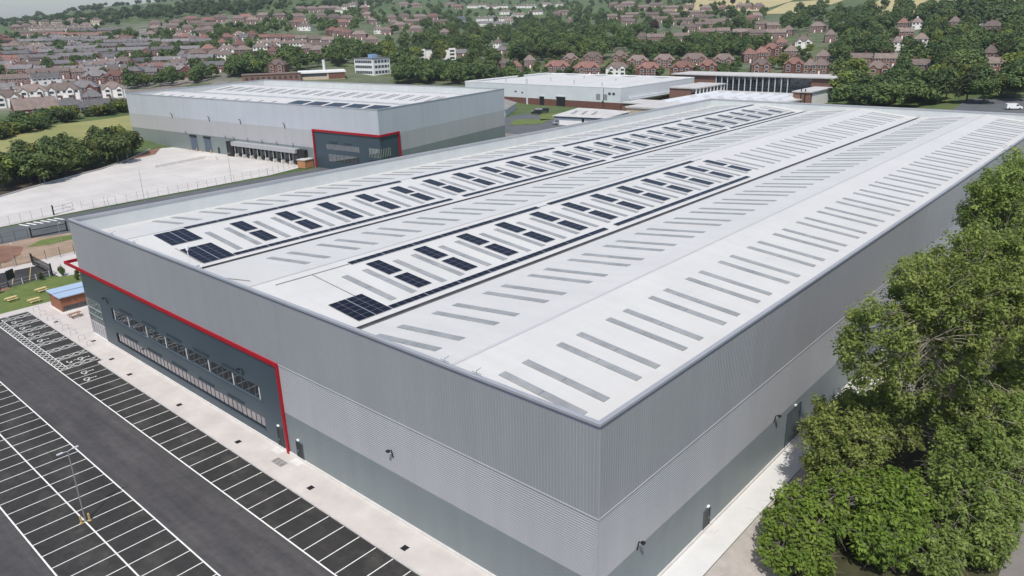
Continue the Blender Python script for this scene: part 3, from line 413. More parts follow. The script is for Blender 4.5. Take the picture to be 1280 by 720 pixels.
(572,102,12.5,6.1),(449,71,10.5,5.1),(474,110,10.1,4.4),(560,177,9.8,4.7),(521,149,13.5,5.9),(491,152,10.4,4.5),(670,106,14.0,6.6),(752,250,12.5,5.5),
(683,172,11.7,5.6),(924,346,14.4,7.2),(1029,374,14.0,5.6),(839,166,11.5,4.9),(860,344,12.4,5.8),(916,340,11.9,4.8),(766,178,14.1,6.3),(797,140,14.4,6.3),
(790,180,13.8,5.9),(677,134,11.6,4.8),(743,151,12.9,5.6),(817,161,13.0,5.4),(794,190,11.8,4.8),(711,110,14.5,6.8),(779,261,11.0,5.4),(835,192,13.1,5.7),
(764,165,14.6,6.7),(712,285,14.5,6.1),(747,128,14.2,6.6),(664,90,13.9,6.4),(764,224,13.0,5.3),(680,227,14.4,6.7),(698,145,13.3,6.1),(747,103,12.9,5.0),
(687,231,11.1,5.3),(790,240,14.8,6.6),(821,177,11.0,4.5),(708,275,12.0,5.9),(794,171,13.8,5.8),(886,231,14.3,6.8),(701,221,13.3,5.3),(820,284,11.1,4.3),
(891,252,14.6,5.8),(655,83,12.5,6.2),(648,216,12.2,5.3),(732,233,14.5,6.7),(787,134,13.4,6.4),(653,119,11.3,4.9),(758,254,12.6,5.5),(703,176,14.6,6.0),
(943,319,11.5,5.5),(773,117,12.4,6.1),(916,246,12.0,5.2),(806,173,11.5,4.8),(717,279,14.5,5.6),(777,306,11.6,5.3),(782,169,12.9,5.2),(656,103,13.8,6.3),
(689,278,14.1,6.2),(720,170,14.0,6.2),(792,264,11.9,4.5),(710,184,13.3,5.8),(850,275,13.0,5.4),(634,78,12.5,5.8),(763,114,13.5,6.7),(653,194,14.2,5.9),
(710,266,12.7,5.3),(678,184,14.6,7.1),(780,149,12.5,4.8),(896,323,11.7,5.1),(769,293,12.6,5.2),(749,158,11.1,5.3),(887,226,12.1,5.2),(763,104,13.4,5.2),
(952,351,11.2,5.0),(728,131,11.2,4.4),(694,138,14.1,5.7),(928,312,14.4,6.7),(737,274,11.2,4.9),(706,238,13.9,6.4),(650,93,13.1,6.2),(824,260,11.9,5.0),
(831,319,14.0,6.6),(901,272,14.8,6.7),(750,165,11.5,5.1),(646,186,13.7,6.4),(692,165,11.8,4.6),(727,287,11.1,5.0),(794,132,13.0,6.2),(683,262,14.8,6.2),
(981,353,11.9,5.1),(705,200,11.0,4.7),(791,143,12.2,5.4),(902,236,11.4,5.3),(925,275,12.9,5.5),(790,105,11.7,4.6),(774,196,14.9,6.9),(791,186,12.7,5.6),
(746,224,11.4,4.9),(698,91,13.0,6.1),(771,276,11.1,4.5),(898,332,14.0,5.3),(809,137,14.1,6.5),(786,148,11.3,5.0),(734,101,14.3,7.1),(719,153,12.7,5.5),
(1034,402,12.1,4.9),(782,269,12.2,5.9),(812,255,13.2,6.6),(707,92,14.8,7.3),(666,176,14.7,6.7),(687,141,11.5,5.0),(798,324,11.9,4.8),(768,237,12.3,6.2),
(667,206,14.2,6.8),(740,196,14.4,5.7),(1031,367,13.0,5.6),(601,79,12.6,5.5),(485,796,12.1,4.8),(506,751,10.4,4.8),(690,933,10.5,4.3),(452,759,13.0,5.7),
(933,1006,11.9,4.7),(767,889,10.4,5.1),(711,850,10.5,4.7),(705,791,13.0,6.2),(603,713,11.2,5.2),(465,753,11.7,4.8),(498,835,12.9,6.0),(521,742,10.1,4.0),
(505,863,12.1,4.9),(442,755,13.5,5.3),(668,833,12.2,5.8),(495,733,13.2,6.5),(514,861,12.3,5.7),(559,814,12.9,5.5),(544,741,11.1,4.6),(571,769,11.6,4.5),
(577,821,10.4,5.2),(549,801,10.7,4.7),(551,831,12.8,5.6),(665,794,10.3,4.7),(560,762,13.7,5.8),(550,884,11.5,5.4),(629,706,10.6,4.2),(688,763,13.0,5.1),
(695,880,11.3,5.4),(815,873,10.9,5.4),(661,874,10.0,4.4),(845,895,13.7,5.2),(528,764,12.7,5.8),(649,746,11.9,5.3),(553,792,11.5,5.6),(673,734,11.5,4.9),
(919,1000,13.6,6.1),(706,748,12.9,6.1),(620,835,11.5,5.0),(738,820,12.6,6.0),(268,491,11.9,5.1),(246,468,9.5,4.1),(258,483,10.6,4.4),(257,475,9.8,4.5),
(266,500,11.0,5.2),(229,500,10.5,4.5),(261,502,10.3,4.9),(264,506,10.7,4.3),(254,479,10.3,4.6),(258,493,9.6,4.6),(250,482,8.9,3.6),(265,494,9.8,4.0),
(249,474,9.1,3.7),(256,467,10.0,4.2),(271,497,10.1,4.6),(258,504,9.9,3.8),(268,522,8.4,3.2),(255,533,8.7,4.1),(281,511,10.9,5.3),(261,496,8.4,3.6),
(285,517,11.2,5.0),(250,535,8.4,4.1),(242,471,11.6,4.8),(252,469,9.8,4.3),(262,488,11.3,5.6),(273,513,11.7,4.6),(251,485,8.8,4.0),(251,491,8.7,3.8),
(254,503,9.7,3.7),(271,486,10.2,4.6),(256,487,11.0,5.4),(236,499,8.5,3.9),(270,505,9.3,4.1),(280,505,11.3,4.8),(250,499,8.2,3.1),(242,483,8.4,3.9),
(285,511,8.9,3.7),(239,482,9.0,4.0),(274,519,10.2,4.2),(257,471,9.7,4.3),(242,489,8.5,3.8),(256,510,10.9,4.3),(260,513,11.1,4.6),(270,511,9.6,3.7),
(248,484,9.6,3.8),(215,529,9.1,3.5),(190,530,7.1,3.4),(222,498,8.0,3.5),(219,530,9.8,4.9),(211,514,7.3,3.3),(232,507,9.3,3.8),(192,522,8.8,3.8),
(227,490,7.6,3.1),(199,509,7.8,3.4),(224,501,7.9,3.9),(194,538,8.6,3.7),(187,520,7.6,3.6),(237,524,7.7,3.1),(229,510,9.7,4.7),(237,519,8.3,4.0),
(200,533,7.5,3.6),(212,497,7.8,3.2),(226,544,8.8,3.9),(208,511,8.9,4.3),(180,506,9.8,4.4),(214,486,8.3,3.3),(200,502,9.4,4.6),(204,495,8.8,4.3),
(223,544,8.2,3.5),(197,546,8.0,3.6),(221,489,8.3,3.3),(313,360,9.0,4.4),(354,337,9.2,3.5),(305,371,11.8,5.9),(311,358,9.8,4.1),(349,321,10.7,4.4),
(310,364,9.5,3.6),(309,386,8.1,3.5),(345,351,8.9,4.3),(330,367,9.7,4.6),(335,362,12.0,5.0),(337,355,11.4,4.8),(329,337,11.9,5.3),(325,365,10.9,5.0),
(354,353,10.9,4.6),(355,369,9.1,3.8),(335,371,11.9,5.3),(346,361,10.2,4.9),(341,358,9.4,3.8),(332,363,8.5,4.0),(332,359,9.7,4.6),(365,363,10.2,4.2),
(358,348,8.9,3.4),(321,370,11.6,4.5),(318,373,8.2,3.6),(330,377,10.4,4.9),(322,347,10.1,4.6),(350,350,10.0,4.6),(326,376,10.3,4.0),(341,342,8.8,3.6),
(312,389,10.7,4.6),(341,351,8.2,3.2),(325,344,10.8,4.7),(338,341,9.6,3.7),(319,366,11.1,4.7),(365,337,8.1,3.3),(353,326,8.3,3.5),(334,368,8.1,4.0),
(350,367,8.1,3.6),(325,369,9.7,3.9),(301,373,10.7,4.4),(333,355,11.6,5.0),(364,360,9.0,3.6),(302,369,12.0,5.7),(331,351,10.7,4.7),(355,373,9.0,3.8),
(316,367,10.7,4.6),(343,355,9.4,3.7),(343,334,9.7,4.6),(297,371,9.8,4.6),(369,359,10.3,4.0),(351,334,9.2,4.3),(310,368,10.4,4.9),(344,329,11.9,5.5),
(344,364,10.8,5.0),(354,321,9.5,3.9),(302,377,9.7,4.1),(348,372,11.2,5.1),(358,354,8.4,3.6),(316,376,9.4,4.3),(359,344,9.5,3.7),(349,313,9.5,4.2),
(346,370,8.7,3.8),(350,346,10.0,4.6),(318,348,8.9,3.4),(336,349,9.5,4.1),(340,380,11.2,5.4),(324,372,9.8,3.9),(309,377,8.7,4.0),(366,351,10.8,4.6),
(337,387,11.5,4.9),(416,259,5.5,2.2),(428,199,6.0,2.5),(439,225,3.6,1.5),(438,247,6.3,3.0),(420,214,4.5,2.2),(412,369,6.3,2.6),(422,317,6.2,2.9),
(414,292,3.6,1.4),(416,295,3.9,1.5),(465,235,3.7,1.4),(418,314,4.5,2.0),(399,337,3.5,1.7),(410,325,4.1,1.8),(409,312,5.8,2.8),(456,209,5.1,2.2),
(441,246,4.4,1.9),(415,290,3.6,1.8),(386,307,4.8,2.2),(460,279,5.0,2.4),(431,228,5.5,2.2),(425,294,3.6,1.7),(402,341,4.3,1.7),(446,208,5.7,2.6),
(409,321,4.7,2.3),(434,297,5.7,2.3),(457,254,5.9,2.3),(430,206,3.6,1.4),(432,208,4.4,2.1),(449,277,5.6,2.4),(388,321,5.7,2.3),(416,284,4.6,1.9),
(406,259,3.8,1.6),(459,271,4.1,1.6),(402,261,6.4,2.7),(439,214,3.7,1.8),(390,296,3.9,1.9),(430,277,4.0,1.8),(440,238,6.4,2.9),(471,229,5.7,2.6),
(423,328,3.9,1.9),(419,219,5.5,2.2),(398,273,3.5,1.5),(432,355,4.3,2.0),(382,332,4.8,1.9),(405,344,4.5,2.0),(416,351,5.0,2.0),(411,267,5.3,2.1),
(462,274,3.9,1.5),(451,288,4.3,1.7),(423,285,4.5,2.2),(464,265,5.6,2.2),(449,296,5.0,2.3),(452,249,3.7,1.6),(448,215,5.4,2.5),(412,243,6.4,3.0),
(466,244,4.3,2.0),(402,326,3.8,1.7),(424,321,5.5,2.5),(463,278,6.2,2.9),(444,215,5.4,2.6),(435,237,3.6,1.4),(432,344,5.7,2.4),(454,223,4.1,1.8),
(386,320,3.6,1.5),(454,321,4.2,2.1),(452,227,6.1,3.0),(435,243,6.4,2.6),(435,212,4.8,2.3),(395,306,5.5,2.7),(410,305,6.2,3.0),(412,329,6.4,3.2),
(414,365,4.2,2.0),(475,219,5.2,2.2),(468,254,5.5,2.3),(462,215,5.5,2.1),(388,339,4.6,1.9),(440,215,4.5,1.8),(464,272,4.2,1.6),(400,303,5.7,2.6),
(457,277,6.0,2.9),(359,86,7.3,3.0),(338,63,8.1,3.6),(338,100,10.1,4.2),(331,98,10.2,4.8),(323,88,9.6,3.7),(319,57,7.7,3.8),(330,75,7.1,2.9),
(381,108,9.3,3.7),(335,69,10.1,5.0),(345,64,8.5,4.0),(321,82,8.3,3.8),(335,90,8.1,3.5),(318,66,7.6,3.0),(347,71,9.0,3.4),(340,87,8.0,3.8),
(354,98,9.7,4.0),(341,75,7.2,2.8),(319,70,9.7,4.7),(362,105,8.2,3.7),(346,96,7.8,3.0),(314,62,10.5,4.1),(340,98,10.6,4.1),(349,96,8.1,3.5),
(355,86,7.5,3.2),(352,73,9.2,4.4),(325,64,9.2,4.1),(338,66,7.5,3.0),(335,65,8.6,4.0),(341,71,9.5,4.0),(336,96,10.1,4.7),(328,67,9.5,3.8),
(332,83,9.8,4.7),(341,65,8.0,3.2),(349,73,8.1,3.2),(352,84,9.3,4.3),(350,87,7.7,3.0),(357,88,8.5,4.2),(326,81,7.5,3.4),(366,99,8.2,3.5),
(328,77,10.8,5.1),(353,94,8.5,3.7),(368,111,9.0,3.5),(319,76,9.6,4.7),(331,65,7.1,2.7),(320,73,8.3,3.3),(331,69,8.9,3.5),(335,78,9.8,4.8),
(328,84,8.8,3.4),(363,90,7.1,2.7),(348,89,7.0,2.8),(327,59,7.8,3.1),(313,66,7.8,3.2),(340,92,8.0,3.3),(364,92,7.2,2.8),(346,105,7.2,3.1),
(354,89,7.2,2.9),(355,81,9.0,4.2),(376,102,7.7,3.8),(322,77,10.4,4.3),(327,88,7.9,3.6),(1050,1136,9.7,4.8),(1065,1281,8.2,3.1),(998,1088,11.5,5.7),
(859,1269,9.1,4.5),(1124,1213,9.9,4.8),(873,1238,10.1,4.9),(724,919,8.8,3.9),(980,1071,11.2,5.3),(725,995,10.8,4.7),(712,944,11.5,5.7),(703,1001,10.2,4.9),
(749,960,9.4,3.7),(807,1034,9.7,4.0),(866,1237,11.3,4.8),(893,1075,8.9,3.7),(743,1147,10.9,5.3),(1039,1319,9.5,3.8),(613,917,10.5,4.8),(826,1194,11.0,4.2),
(585,984,8.7,3.8),(811,1008,9.2,4.2),(1037,1134,9.6,4.4),(901,1008,11.7,5.5),(1221,1306,10.7,4.3),(737,1178,11.8,4.9),(654,941,8.3,3.1),(724,1188,9.0,4.3),
(675,928,10.0,4.2),(697,1127,11.3,4.5),(773,1264,8.3,3.9),(609,1014,11.2,4.5),(654,1017,8.7,3.8),(793,1066,11.4,4.3),(1004,1299,9.3,4.6),(746,928,8.7,3.5),
(683,1145,8.8,3.5),(781,1057,10.8,5.2),(1156,1231,8.7,4.3),(718,914,8.6,4.1),(730,1166,9.7,4.4),(1073,1160,10.3,4.4),(867,1218,8.0,3.3),(792,952,10.7,4.7),
(918,1270,9.0,4.5),(901,1149,10.1,4.5),(767,1127,9.7,4.7),(1142,1261,9.8,4.0),(1331,1424,9.9,3.8),(817,1108,8.1,3.2),(828,1103,9.2,3.6),(806,1166,8.4,3.8),
(763,1020,11.6,5.4),(897,1020,8.9,4.2),(945,1114,11.7,4.5),(1102,1208,10.2,4.8),(698,1093,8.1,3.1),(1249,1336,9.7,3.8),(1023,1110,11.4,4.7),(915,1236,10.4,4.8),
(1145,1290,11.8,5.1),(1126,1238,11.6,4.8),(1094,1329,10.6,4.4),(964,1017,9.5,4.7),(612,988,10.6,4.0),(978,1320,12.0,4.7),(859,1074,8.5,4.2),(801,1032,9.1,3.6),
(797,1256,10.1,4.7),(864,1252,8.5,3.6),(670,950,9.0,3.8),(1136,1240,9.1,4.0),(625,963,11.5,5.4),(663,933,11.7,4.7),(1073,1313,11.9,5.7),(696,973,9.2,3.6),
(895,1179,8.5,3.7),(942,1185,10.9,5.0),(682,984,9.6,4.3),(674,1027,9.9,3.8),(928,1122,9.1,4.2),(857,1184,8.5,3.8),(799,966,8.6,3.5),(1080,1341,11.5,5.7),
(998,1245,10.2,4.8),(704,1014,10.4,5.1),(867,1015,10.2,5.0),(786,999,9.2,3.6),(1111,1224,8.8,3.9),(1086,1360,9.2,3.6),(803,1074,9.3,4.3),(683,940,10.7,4.4),
(1016,1092,11.4,5.7),(1021,1182,11.6,5.5),(825,1078,8.8,3.9),(740,1205,10.7,4.3),(1004,1316,11.5,4.7),(1198,1276,10.7,4.2),(940,1003,8.1,3.2),(731,1176,11.7,5.6),
(936,1023,12.0,5.5),(1462,1128,9.9,4.8),(1079,860,9.8,4.2),(941,965,12.0,5.6),(1290,894,11.4,4.9),(1264,865,9.2,4.1),(1377,1294,10.9,5.2),(1016,650,9.4,4.1),
(1108,717,9.8,3.8),(1181,1057,8.0,3.5),(1313,1300,11.5,5.7),(1056,1049,9.9,3.8),(1141,1036,9.7,4.3),(1022,1040,10.4,4.2),(927,737,11.6,5.3),(1021,829,9.8,4.6),
(1134,992,10.9,4.9),(1233,960,9.4,4.3),(1214,1023,9.5,3.9),(951,733,8.8,4.0),(1082,874,10.7,4.6),(1157,1208,10.1,4.6),(1023,674,10.6,4.5),(1361,961,11.5,5.1),
(1509,1489,10.4,4.2),(1440,1262,9.0,3.6),(917,588,8.4,4.1),(905,724,9.8,4.2),(1018,1066,9.0,4.3),(920,677,10.3,4.4),(1419,1307,8.4,3.5),(975,878,8.0,3.5),
(1487,1214,10.8,4.4),(1351,980,11.5,4.8),(1436,1435,8.8,3.5),(1435,1036,8.4,4.0),(1509,1347,8.7,4.1),(1147,736,10.8,4.7),(1395,986,9.5,4.5),(839,871,10.5,4.8),
(1432,1365,11.4,5.7),(897,939,8.8,3.4),(1518,1185,11.4,5.5),(1530,1393,10.1,4.7),(961,993,8.5,3.6),(1521,1469,10.1,4.2),(1259,959,9.9,4.4),(951,693,9.2,3.6),
(1149,1082,11.1,5.2),(968,642,9.2,3.6),(1301,1076,11.5,5.6),(1008,812,10.9,4.8),(919,778,11.2,5.0),(1280,818,11.1,4.9),(1550,1386,10.3,5.0),(1172,937,9.3,3.7),
(1169,960,8.2,3.6),(900,710,8.3,3.8),(840,866,8.8,4.1),(1369,1049,9.8,4.2),(1215,1168,8.3,3.8),(1073,691,9.6,4.2),(980,961,10.8,4.2),(1562,1359,10.8,4.1),
(1377,936,11.3,4.6),(1041,842,11.8,5.7),(995,972,9.7,3.9),(927,777,8.1,3.7),(953,766,9.9,4.1),(1353,928,10.8,4.5),(1382,1409,11.4,4.5),(1302,862,11.7,4.5),
(1128,854,10.4,5.1),(881,821,10.9,4.8),(986,664,10.9,4.4),(1009,700,8.4,3.3),(1358,1354,11.1,5.2),(1223,909,11.8,4.7),(1193,1120,9.0,4.2),(995,688,9.3,4.2),
(1134,1020,10.1,4.0),(999,937,11.2,5.1),(1141,750,8.9,3.9),(1088,802,8.1,3.6),(1037,705,11.4,5.2),(1346,856,9.7,3.9),(1256,905,10.7,4.9),(1001,1043,9.3,3.8),
(1075,820,8.9,4.1),(1097,797,10.1,4.5),(1217,979,11.2,5.5),(1519,1173,10.1,4.0),(985,794,10.7,4.7),(981,1006,9.6,4.1),(1379,1201,8.6,3.9),(1214,987,11.0,4.8),
(1016,780,9.4,4.5),(1172,1076,10.2,3.9),(1387,1376,11.2,5.3),(1415,1420,11.9,4.8),(1079,760,11.5,5.4),(950,953,10.9,4.2),(1119,893,8.3,4.0),(1559,1263,10.0,4.0),
(1038,882,11.0,4.4),(1339,1039,8.3,3.8),(1461,1448,10.7,5.3),(950,967,8.6,3.3),(930,679,8.1,3.2),(1372,958,10.5,4.2),(1440,1092,8.8,4.4),(1095,567,9.7,4.5),
(946,482,10.3,4.0),(662,408,8.8,3.5),(827,390,8.1,3.8),(1030,482,7.9,3.4),(686,345,9.4,3.9),(1064,514,7.4,2.8),(842,429,8.9,4.0),(1068,633,9.3,4.0),
(679,354,8.9,4.2),(915,567,7.2,2.9),(964,570,7.6,3.8),(1001,568,7.3,3.1),(853,400,10.6,4.8),(925,460,10.3,4.5),(1064,642,10.2,3.9),(967,495,9.5,4.7),
(809,471,8.2,3.5),(952,445,10.7,4.7),(683,308,8.9,3.9),(942,411,8.2,3.3),(783,359,7.4,3.4),(818,496,9.0,3.5),(1011,604,9.8,3.9),(832,428,8.5,3.5),
(692,338,9.7,4.5),(1004,441,9.3,4.5),(1163,580,9.0,4.3),(764,341,8.6,3.9),(1165,663,8.9,3.4),(983,586,8.8,3.5),(1089,543,9.0,4.3),(1099,693,7.3,3.5),
(762,401,9.4,3.6),(1168,664,9.5,3.9),(731,342,10.1,4.9),(912,428,9.8,4.4),(1162,587,7.9,3.2),(674,324,9.5,4.5),(1071,536,8.0,3.6),(927,441,9.8,4.1),
(1082,612,8.7,3.9),(686,416,7.0,3.3),(674,373,8.1,3.1),(946,462,10.3,4.7),(801,430,9.7,4.1),(820,483,9.3,3.6),(941,562,7.4,3.3),(1000,548,10.0,4.7),
(861,532,11.0,5.0),(1015,441,7.9,3.3),(733,338,7.2,3.4),(1004,501,7.0,3.4),(1046,631,8.2,3.9),(701,318,8.9,3.4),(1164,658,8.2,3.9),(857,411,7.1,3.5),
(1047,508,7.1,3.2),(978,554,10.5,4.7),(798,484,9.9,4.4),(803,487,7.2,3.0),(1153,590,8.3,4.0),(947,455,7.7,3.6),(1100,503,8.7,3.9),(1036,507,10.3,4.7),
(786,383,8.2,3.4),(961,462,11.0,4.8),(935,460,9.1,3.6),(939,519,10.0,4.0),(825,485,8.9,4.3),(943,593,10.3,4.9),(890,495,8.6,3.3),(1068,658,10.5,4.2),
(873,497,9.8,4.5),(1003,553,7.8,3.4),(1000,600,7.4,3.0),(976,508,7.4,3.6),(748,437,10.7,4.4),(947,434,8.9,3.4),(1043,606,7.8,3.7),(972,428,10.2,4.2),
(1046,534,10.6,4.7),(902,436,9.3,3.9),(745,458,10.9,5.1),(944,415,9.5,4.4),(760,353,10.3,4.3),(823,384,10.8,4.5),(698,348,10.0,4.7),(1110,668,8.3,3.8),
(827,517,7.5,3.0),(1150,671,10.4,4.7),(759,335,7.5,3.2),(928,542,8.1,3.9),(1119,596,7.6,3.6),(786,443,8.7,4.1),(1141,653,9.7,4.0),(922,542,9.0,4.4),
(920,448,8.8,4.0),(1018,616,9.4,4.6),(971,567,7.1,3.4),(456,888,7.6,3.1),(356,828,8.6,3.3),(346,773,7.1,3.5),(375,864,8.3,3.5),(498,1025,8.5,4.1),
(492,1008,8.0,3.3),(458,846,9.8,3.8),(443,848,10.4,5.0),(379,868,7.3,2.9),(393,762,7.8,3.9),(431,774,10.6,5.2),(468,824,7.6,3.0),(333,786,7.2,3.1),
(335,725,7.2,3.4),(436,768,8.6,4.0),(407,750,9.7,3.8),(472,822,9.0,3.8),(359,712,8.0,3.9),(314,757,9.8,4.6),(452,833,10.5,4.8),(361,825,9.7,4.1),
(430,897,9.9,4.8),(334,721,8.3,4.2),(504,1073,7.0,3.1),(425,829,8.7,3.7),(452,952,9.2,4.2),(449,971,11.0,5.4),(323,677,9.7,4.0),(355,822,7.8,3.7),
(442,868,10.1,5.0),(507,1030,8.8,3.7),(510,1057,7.2,3.4),(518,1124,9.8,4.5),(409,796,8.3,3.5),(431,759,9.1,3.7),(407,768,10.4,4.4),(379,872,7.3,2.9),
(388,787,8.9,4.1),(517,1157,7.3,3.5),(463,876,8.3,3.5),(405,725,9.9,3.8),(391,907,7.6,3.4),(481,965,7.3,3.2),(397,779,8.9,4.1),(339,660,8.7,3.5),
(354,708,7.4,3.3),(475,951,8.6,3.4),(321,773,11.0,4.2),(417,915,10.9,5.4),(394,941,9.8,4.8),(411,977,7.6,3.6),(397,890,8.8,3.6),(446,776,10.8,4.7),
(355,653,9.3,4.5),(424,980,9.0,4.3),(324,744,7.4,3.1),(403,773,9.1,3.9),(321,722,9.7,4.0),(456,801,10.8,4.2),(433,754,10.8,4.2),(724,494,14.3,6.4),
(1143,886,14.8,7.1),(1062,811,13.5,5.6),(760,582,11.4,5.2),(971,710,14.5,6.8),(1253,840,14.2,6.8),(748,505,13.2,6.4),(1129,889,14.3,6.8),(1070,783,14.0,6.5),
(839,620,12.0,5.3),(1052,786,12.3,5.4),(752,594,14.0,6.6),(810,593,11.3,4.9),(1166,919,13.2,6.1),(1031,663,11.9,4.6),(1321,1016,11.0,4.3),(973,689,14.6,6.4),
(1093,794,11.6,4.5),(1126,770,11.5,4.4),(795,592,13.1,5.3),(926,665,11.8,5.1),(736,575,13.8,6.0),(884,630,13.6,6.2),(1153,867,13.4,6.6),(1177,926,12.9,5.9),
(1169,748,11.5,5.0),(1167,850,11.3,5.3),(1038,760,14.7,5.7),(958,641,13.1,5.4),(1042,669,12.3,4.8),(1311,985,13.0,6.3),(1111,829,13.4,5.8),(754,523,12.9,5.7),
(959,719,11.7,5.4),(784,617,11.1,5.3),(718,539,12.3,4.9),(905,684,11.9,4.9),(1147,904,11.9,4.7),(983,717,13.4,6.0),(715,522,12.9,5.5),(793,832,13.7,5.9),
(723,607,13.7,6.4),(778,681,10.5,4.4),(861,722,11.1,4.6),(814,699,13.2,6.2),(885,713,10.6,4.9),(827,827,11.8,5.4),(853,752,12.0,5.1),(825,683,12.8,6.1),
(724,625,11.8,5.5),(842,686,13.3,5.5),(906,804,10.5,5.1),(786,661,11.3,5.5),(748,685,10.4,4.3),(793,815,10.6,4.4),(866,685,13.2,5.8),(757,673,12.0,5.2),
(722,713,12.6,6.3),(735,622,10.7,5.0),(867,760,12.7,6.1),(719,737,11.1,4.3),(876,722,10.3,4.5),(274,768,7.7,3.1),(396,936,6.8,2.9),(438,798,8.9,3.5),
(189,646,7.7,3.5),(288,935,6.5,2.7),(227,735,6.7,2.7),(291,534,6.4,3.1),(358,1299,6.4,2.7),(314,1051,7.4,3.1),(265,669,7.3,2.8),(341,829,6.9,3.0),
(267,683,9.9,4.7),(147,626,6.1,2.9),(206,799,6.5,2.8),(286,1014,6.2,2.8),(297,1081,9.5,3.9),(192,665,6.5,3.1),(206,708,6.6,2.9),(327,675,7.2,3.4),
(253,550,8.2,3.1),(214,868,6.2,2.8),(192,722,6.1,2.8),(366,658,6.2,2.6),(255,753,6.3,3.1),(177,638,8.1,3.9),(238,779,9.4,3.9),(368,1125,8.8,3.8),
(289,963,7.4,2.9),(384,908,7.0,3.0),(324,604,6.5,2.5),(328,1028,8.6,3.3),(360,1273,7.3,3.2),(399,933,8.0,3.2),(384,772,8.4,3.5),(353,950,6.8,2.8),
(380,876,7.7,3.3),(275,1037,8.6,3.9),(372,1139,8.6,3.4),(145,646,9.3,4.6),(372,895,7.0,2.7),(368,1010,7.1,2.7),(267,700,8.0,3.7),(267,582,8.0,3.2),
(349,1037,8.4,3.4),(421,833,7.6,3.6),(336,823,6.9,3.2),(329,777,6.3,2.5),(254,1023,8.7,3.6),(365,984,6.1,2.4),(247,878,7.6,2.9),(259,530,8.6,3.7),
(309,633,7.1,3.2),(250,860,6.1,2.6),(316,1106,7.6,3.7),(232,949,9.2,4.4),(448,797,8.3,3.5),(245,537,8.6,3.8),(264,967,6.9,3.2),(346,637,7.2,3.2),
(338,939,10.4,4.2),(302,815,6.6,3.2),(232,719,6.8,3.0),(345,721,6.6,3.0),(282,909,9.7,4.6),(193,691,10.4,4.4),(158,696,7.5,3.6),(323,1190,10.0,4.8),
(331,1010,8.2,3.6),(259,577,7.9,3.3),(243,641,6.8,3.1),(285,799,7.1,2.9),(329,981,8.8,4.0),(303,721,8.1,3.4),(297,899,8.3,3.6),(272,693,10.4,4.7),
(292,791,7.1,3.5),(340,861,9.3,3.9),(316,1187,7.5,3.4),(268,921,7.1,3.3),(345,635,8.3,3.8),(353,635,7.0,3.0),(251,494,6.3,2.5),(366,734,10.2,4.0),
(291,744,7.3,3.3),(272,738,7.7,3.8),(357,1062,9.1,3.6),(436,859,10.0,4.8),(264,560,7.1,3.5),(332,1143,8.3,3.6),(226,612,7.8,3.8),(194,770,6.5,2.7),
(386,978,8.3,4.1),(442,817,7.0,3.2),(386,1019,7.7,3.2),(262,713,7.2,2.9),(285,664,6.0,2.6),(272,909,6.7,3.3),(407,932,8.4,3.3),(262,629,7.7,3.3),
(343,764,6.2,2.9),(234,905,7.5,3.2),(316,927,8.5,3.3),(240,531,8.0,3.4),(348,812,7.1,3.5),(246,951,6.5,3.0),(301,893,7.0,2.9),(277,502,7.0,3.0),
(222,770,8.6,3.4),(404,919,10.0,4.8),(226,718,9.3,4.0),(429,813,7.3,2.9),(267,551,7.0,3.2),(283,736,7.9,3.5),(346,964,6.3,2.4),(398,838,7.3,3.2),
(234,805,8.1,3.3),(277,847,6.2,2.4),(406,805,8.5,3.5),(389,823,9.3,4.4),(298,852,9.8,4.8),(313,921,7.3,3.4),(332,1095,8.4,3.2),(297,779,6.1,2.9),
(448,809,8.5,4.1),(375,1003,8.1,4.1),(320,709,7.4,3.0),(322,878,8.2,3.7),(278,964,8.4,3.8),(404,796,9.0,3.5),(383,1127,8.3,3.3),(329,751,9.6,4.0),
(419,736,6.4,2.8),(241,645,6.1,2.5),(268,868,9.7,4.5),(277,899,9.5,4.2),(268,977,6.1,2.7),(297,960,7.5,3.6),(193,698,8.7,3.7),(354,858,9.1,4.1),
(256,846,10.2,4.4),(246,831,7.4,2.9),(361,1046,9.8,4.3),(318,1108,7.4,2.9),(312,915,7.5,3.6),(340,688,9.7,3.8),(299,801,8.1,3.7),(210,751,6.0,2.9),
(312,1174,9.4,4.0),(257,571,9.6,4.1),(269,515,10.2,4.1),(347,935,7.8,3.6),(216,703,6.4,3.2),(315,1087,9.4,4.6),(356,878,8.9,4.1),(280,781,6.9,3.0),
(190,678,8.5,3.2),(280,754,6.6,2.8),(335,911,8.9,4.3),(275,605,6.3,2.7),(263,1053,7.3,3.1),(333,1015,7.0,3.1),(247,488,9.4,4.6),(225,780,7.6,3.0),
(234,753,6.6,2.6),(214,884,10.4,4.2),(315,770,9.3,4.2),(261,545,7.7,3.8),(307,721,6.2,2.7),(285,820,7.6,3.6),(371,1046,7.1,3.4),(362,985,7.4,2.9),
(273,541,7.4,3.4),(305,776,7.8,3.5),(315,885,7.9,3.7),(249,880,7.0,3.5),(254,1017,10.3,4.8),(214,723,8.3,3.2),(247,732,7.0,2.8),(327,679,8.8,3.4),
(274,530,7.4,3.0),(366,744,8.4,3.2),(298,870,7.5,3.1),(205,805,8.2,3.7),(417,997,8.2,3.2),(303,696,7.8,3.4),(271,890,6.2,2.4),(327,1039,7.6,3.4),
(290,621,6.0,2.6),(308,882,6.9,3.2),(411,745,9.9,4.9),(258,661,6.0,2.4),(276,581,6.5,2.7),(225,699,7.6,3.6),(412,1043,7.3,3.6),(287,717,7.0,3.1),
(348,739,6.1,3.0),(293,782,6.9,3.1),(305,553,6.0,2.5),(364,941,6.6,2.7),(205,611,7.5,3.6),(230,925,6.7,2.6),(228,730,8.7,3.6),(250,478,6.4,2.8),
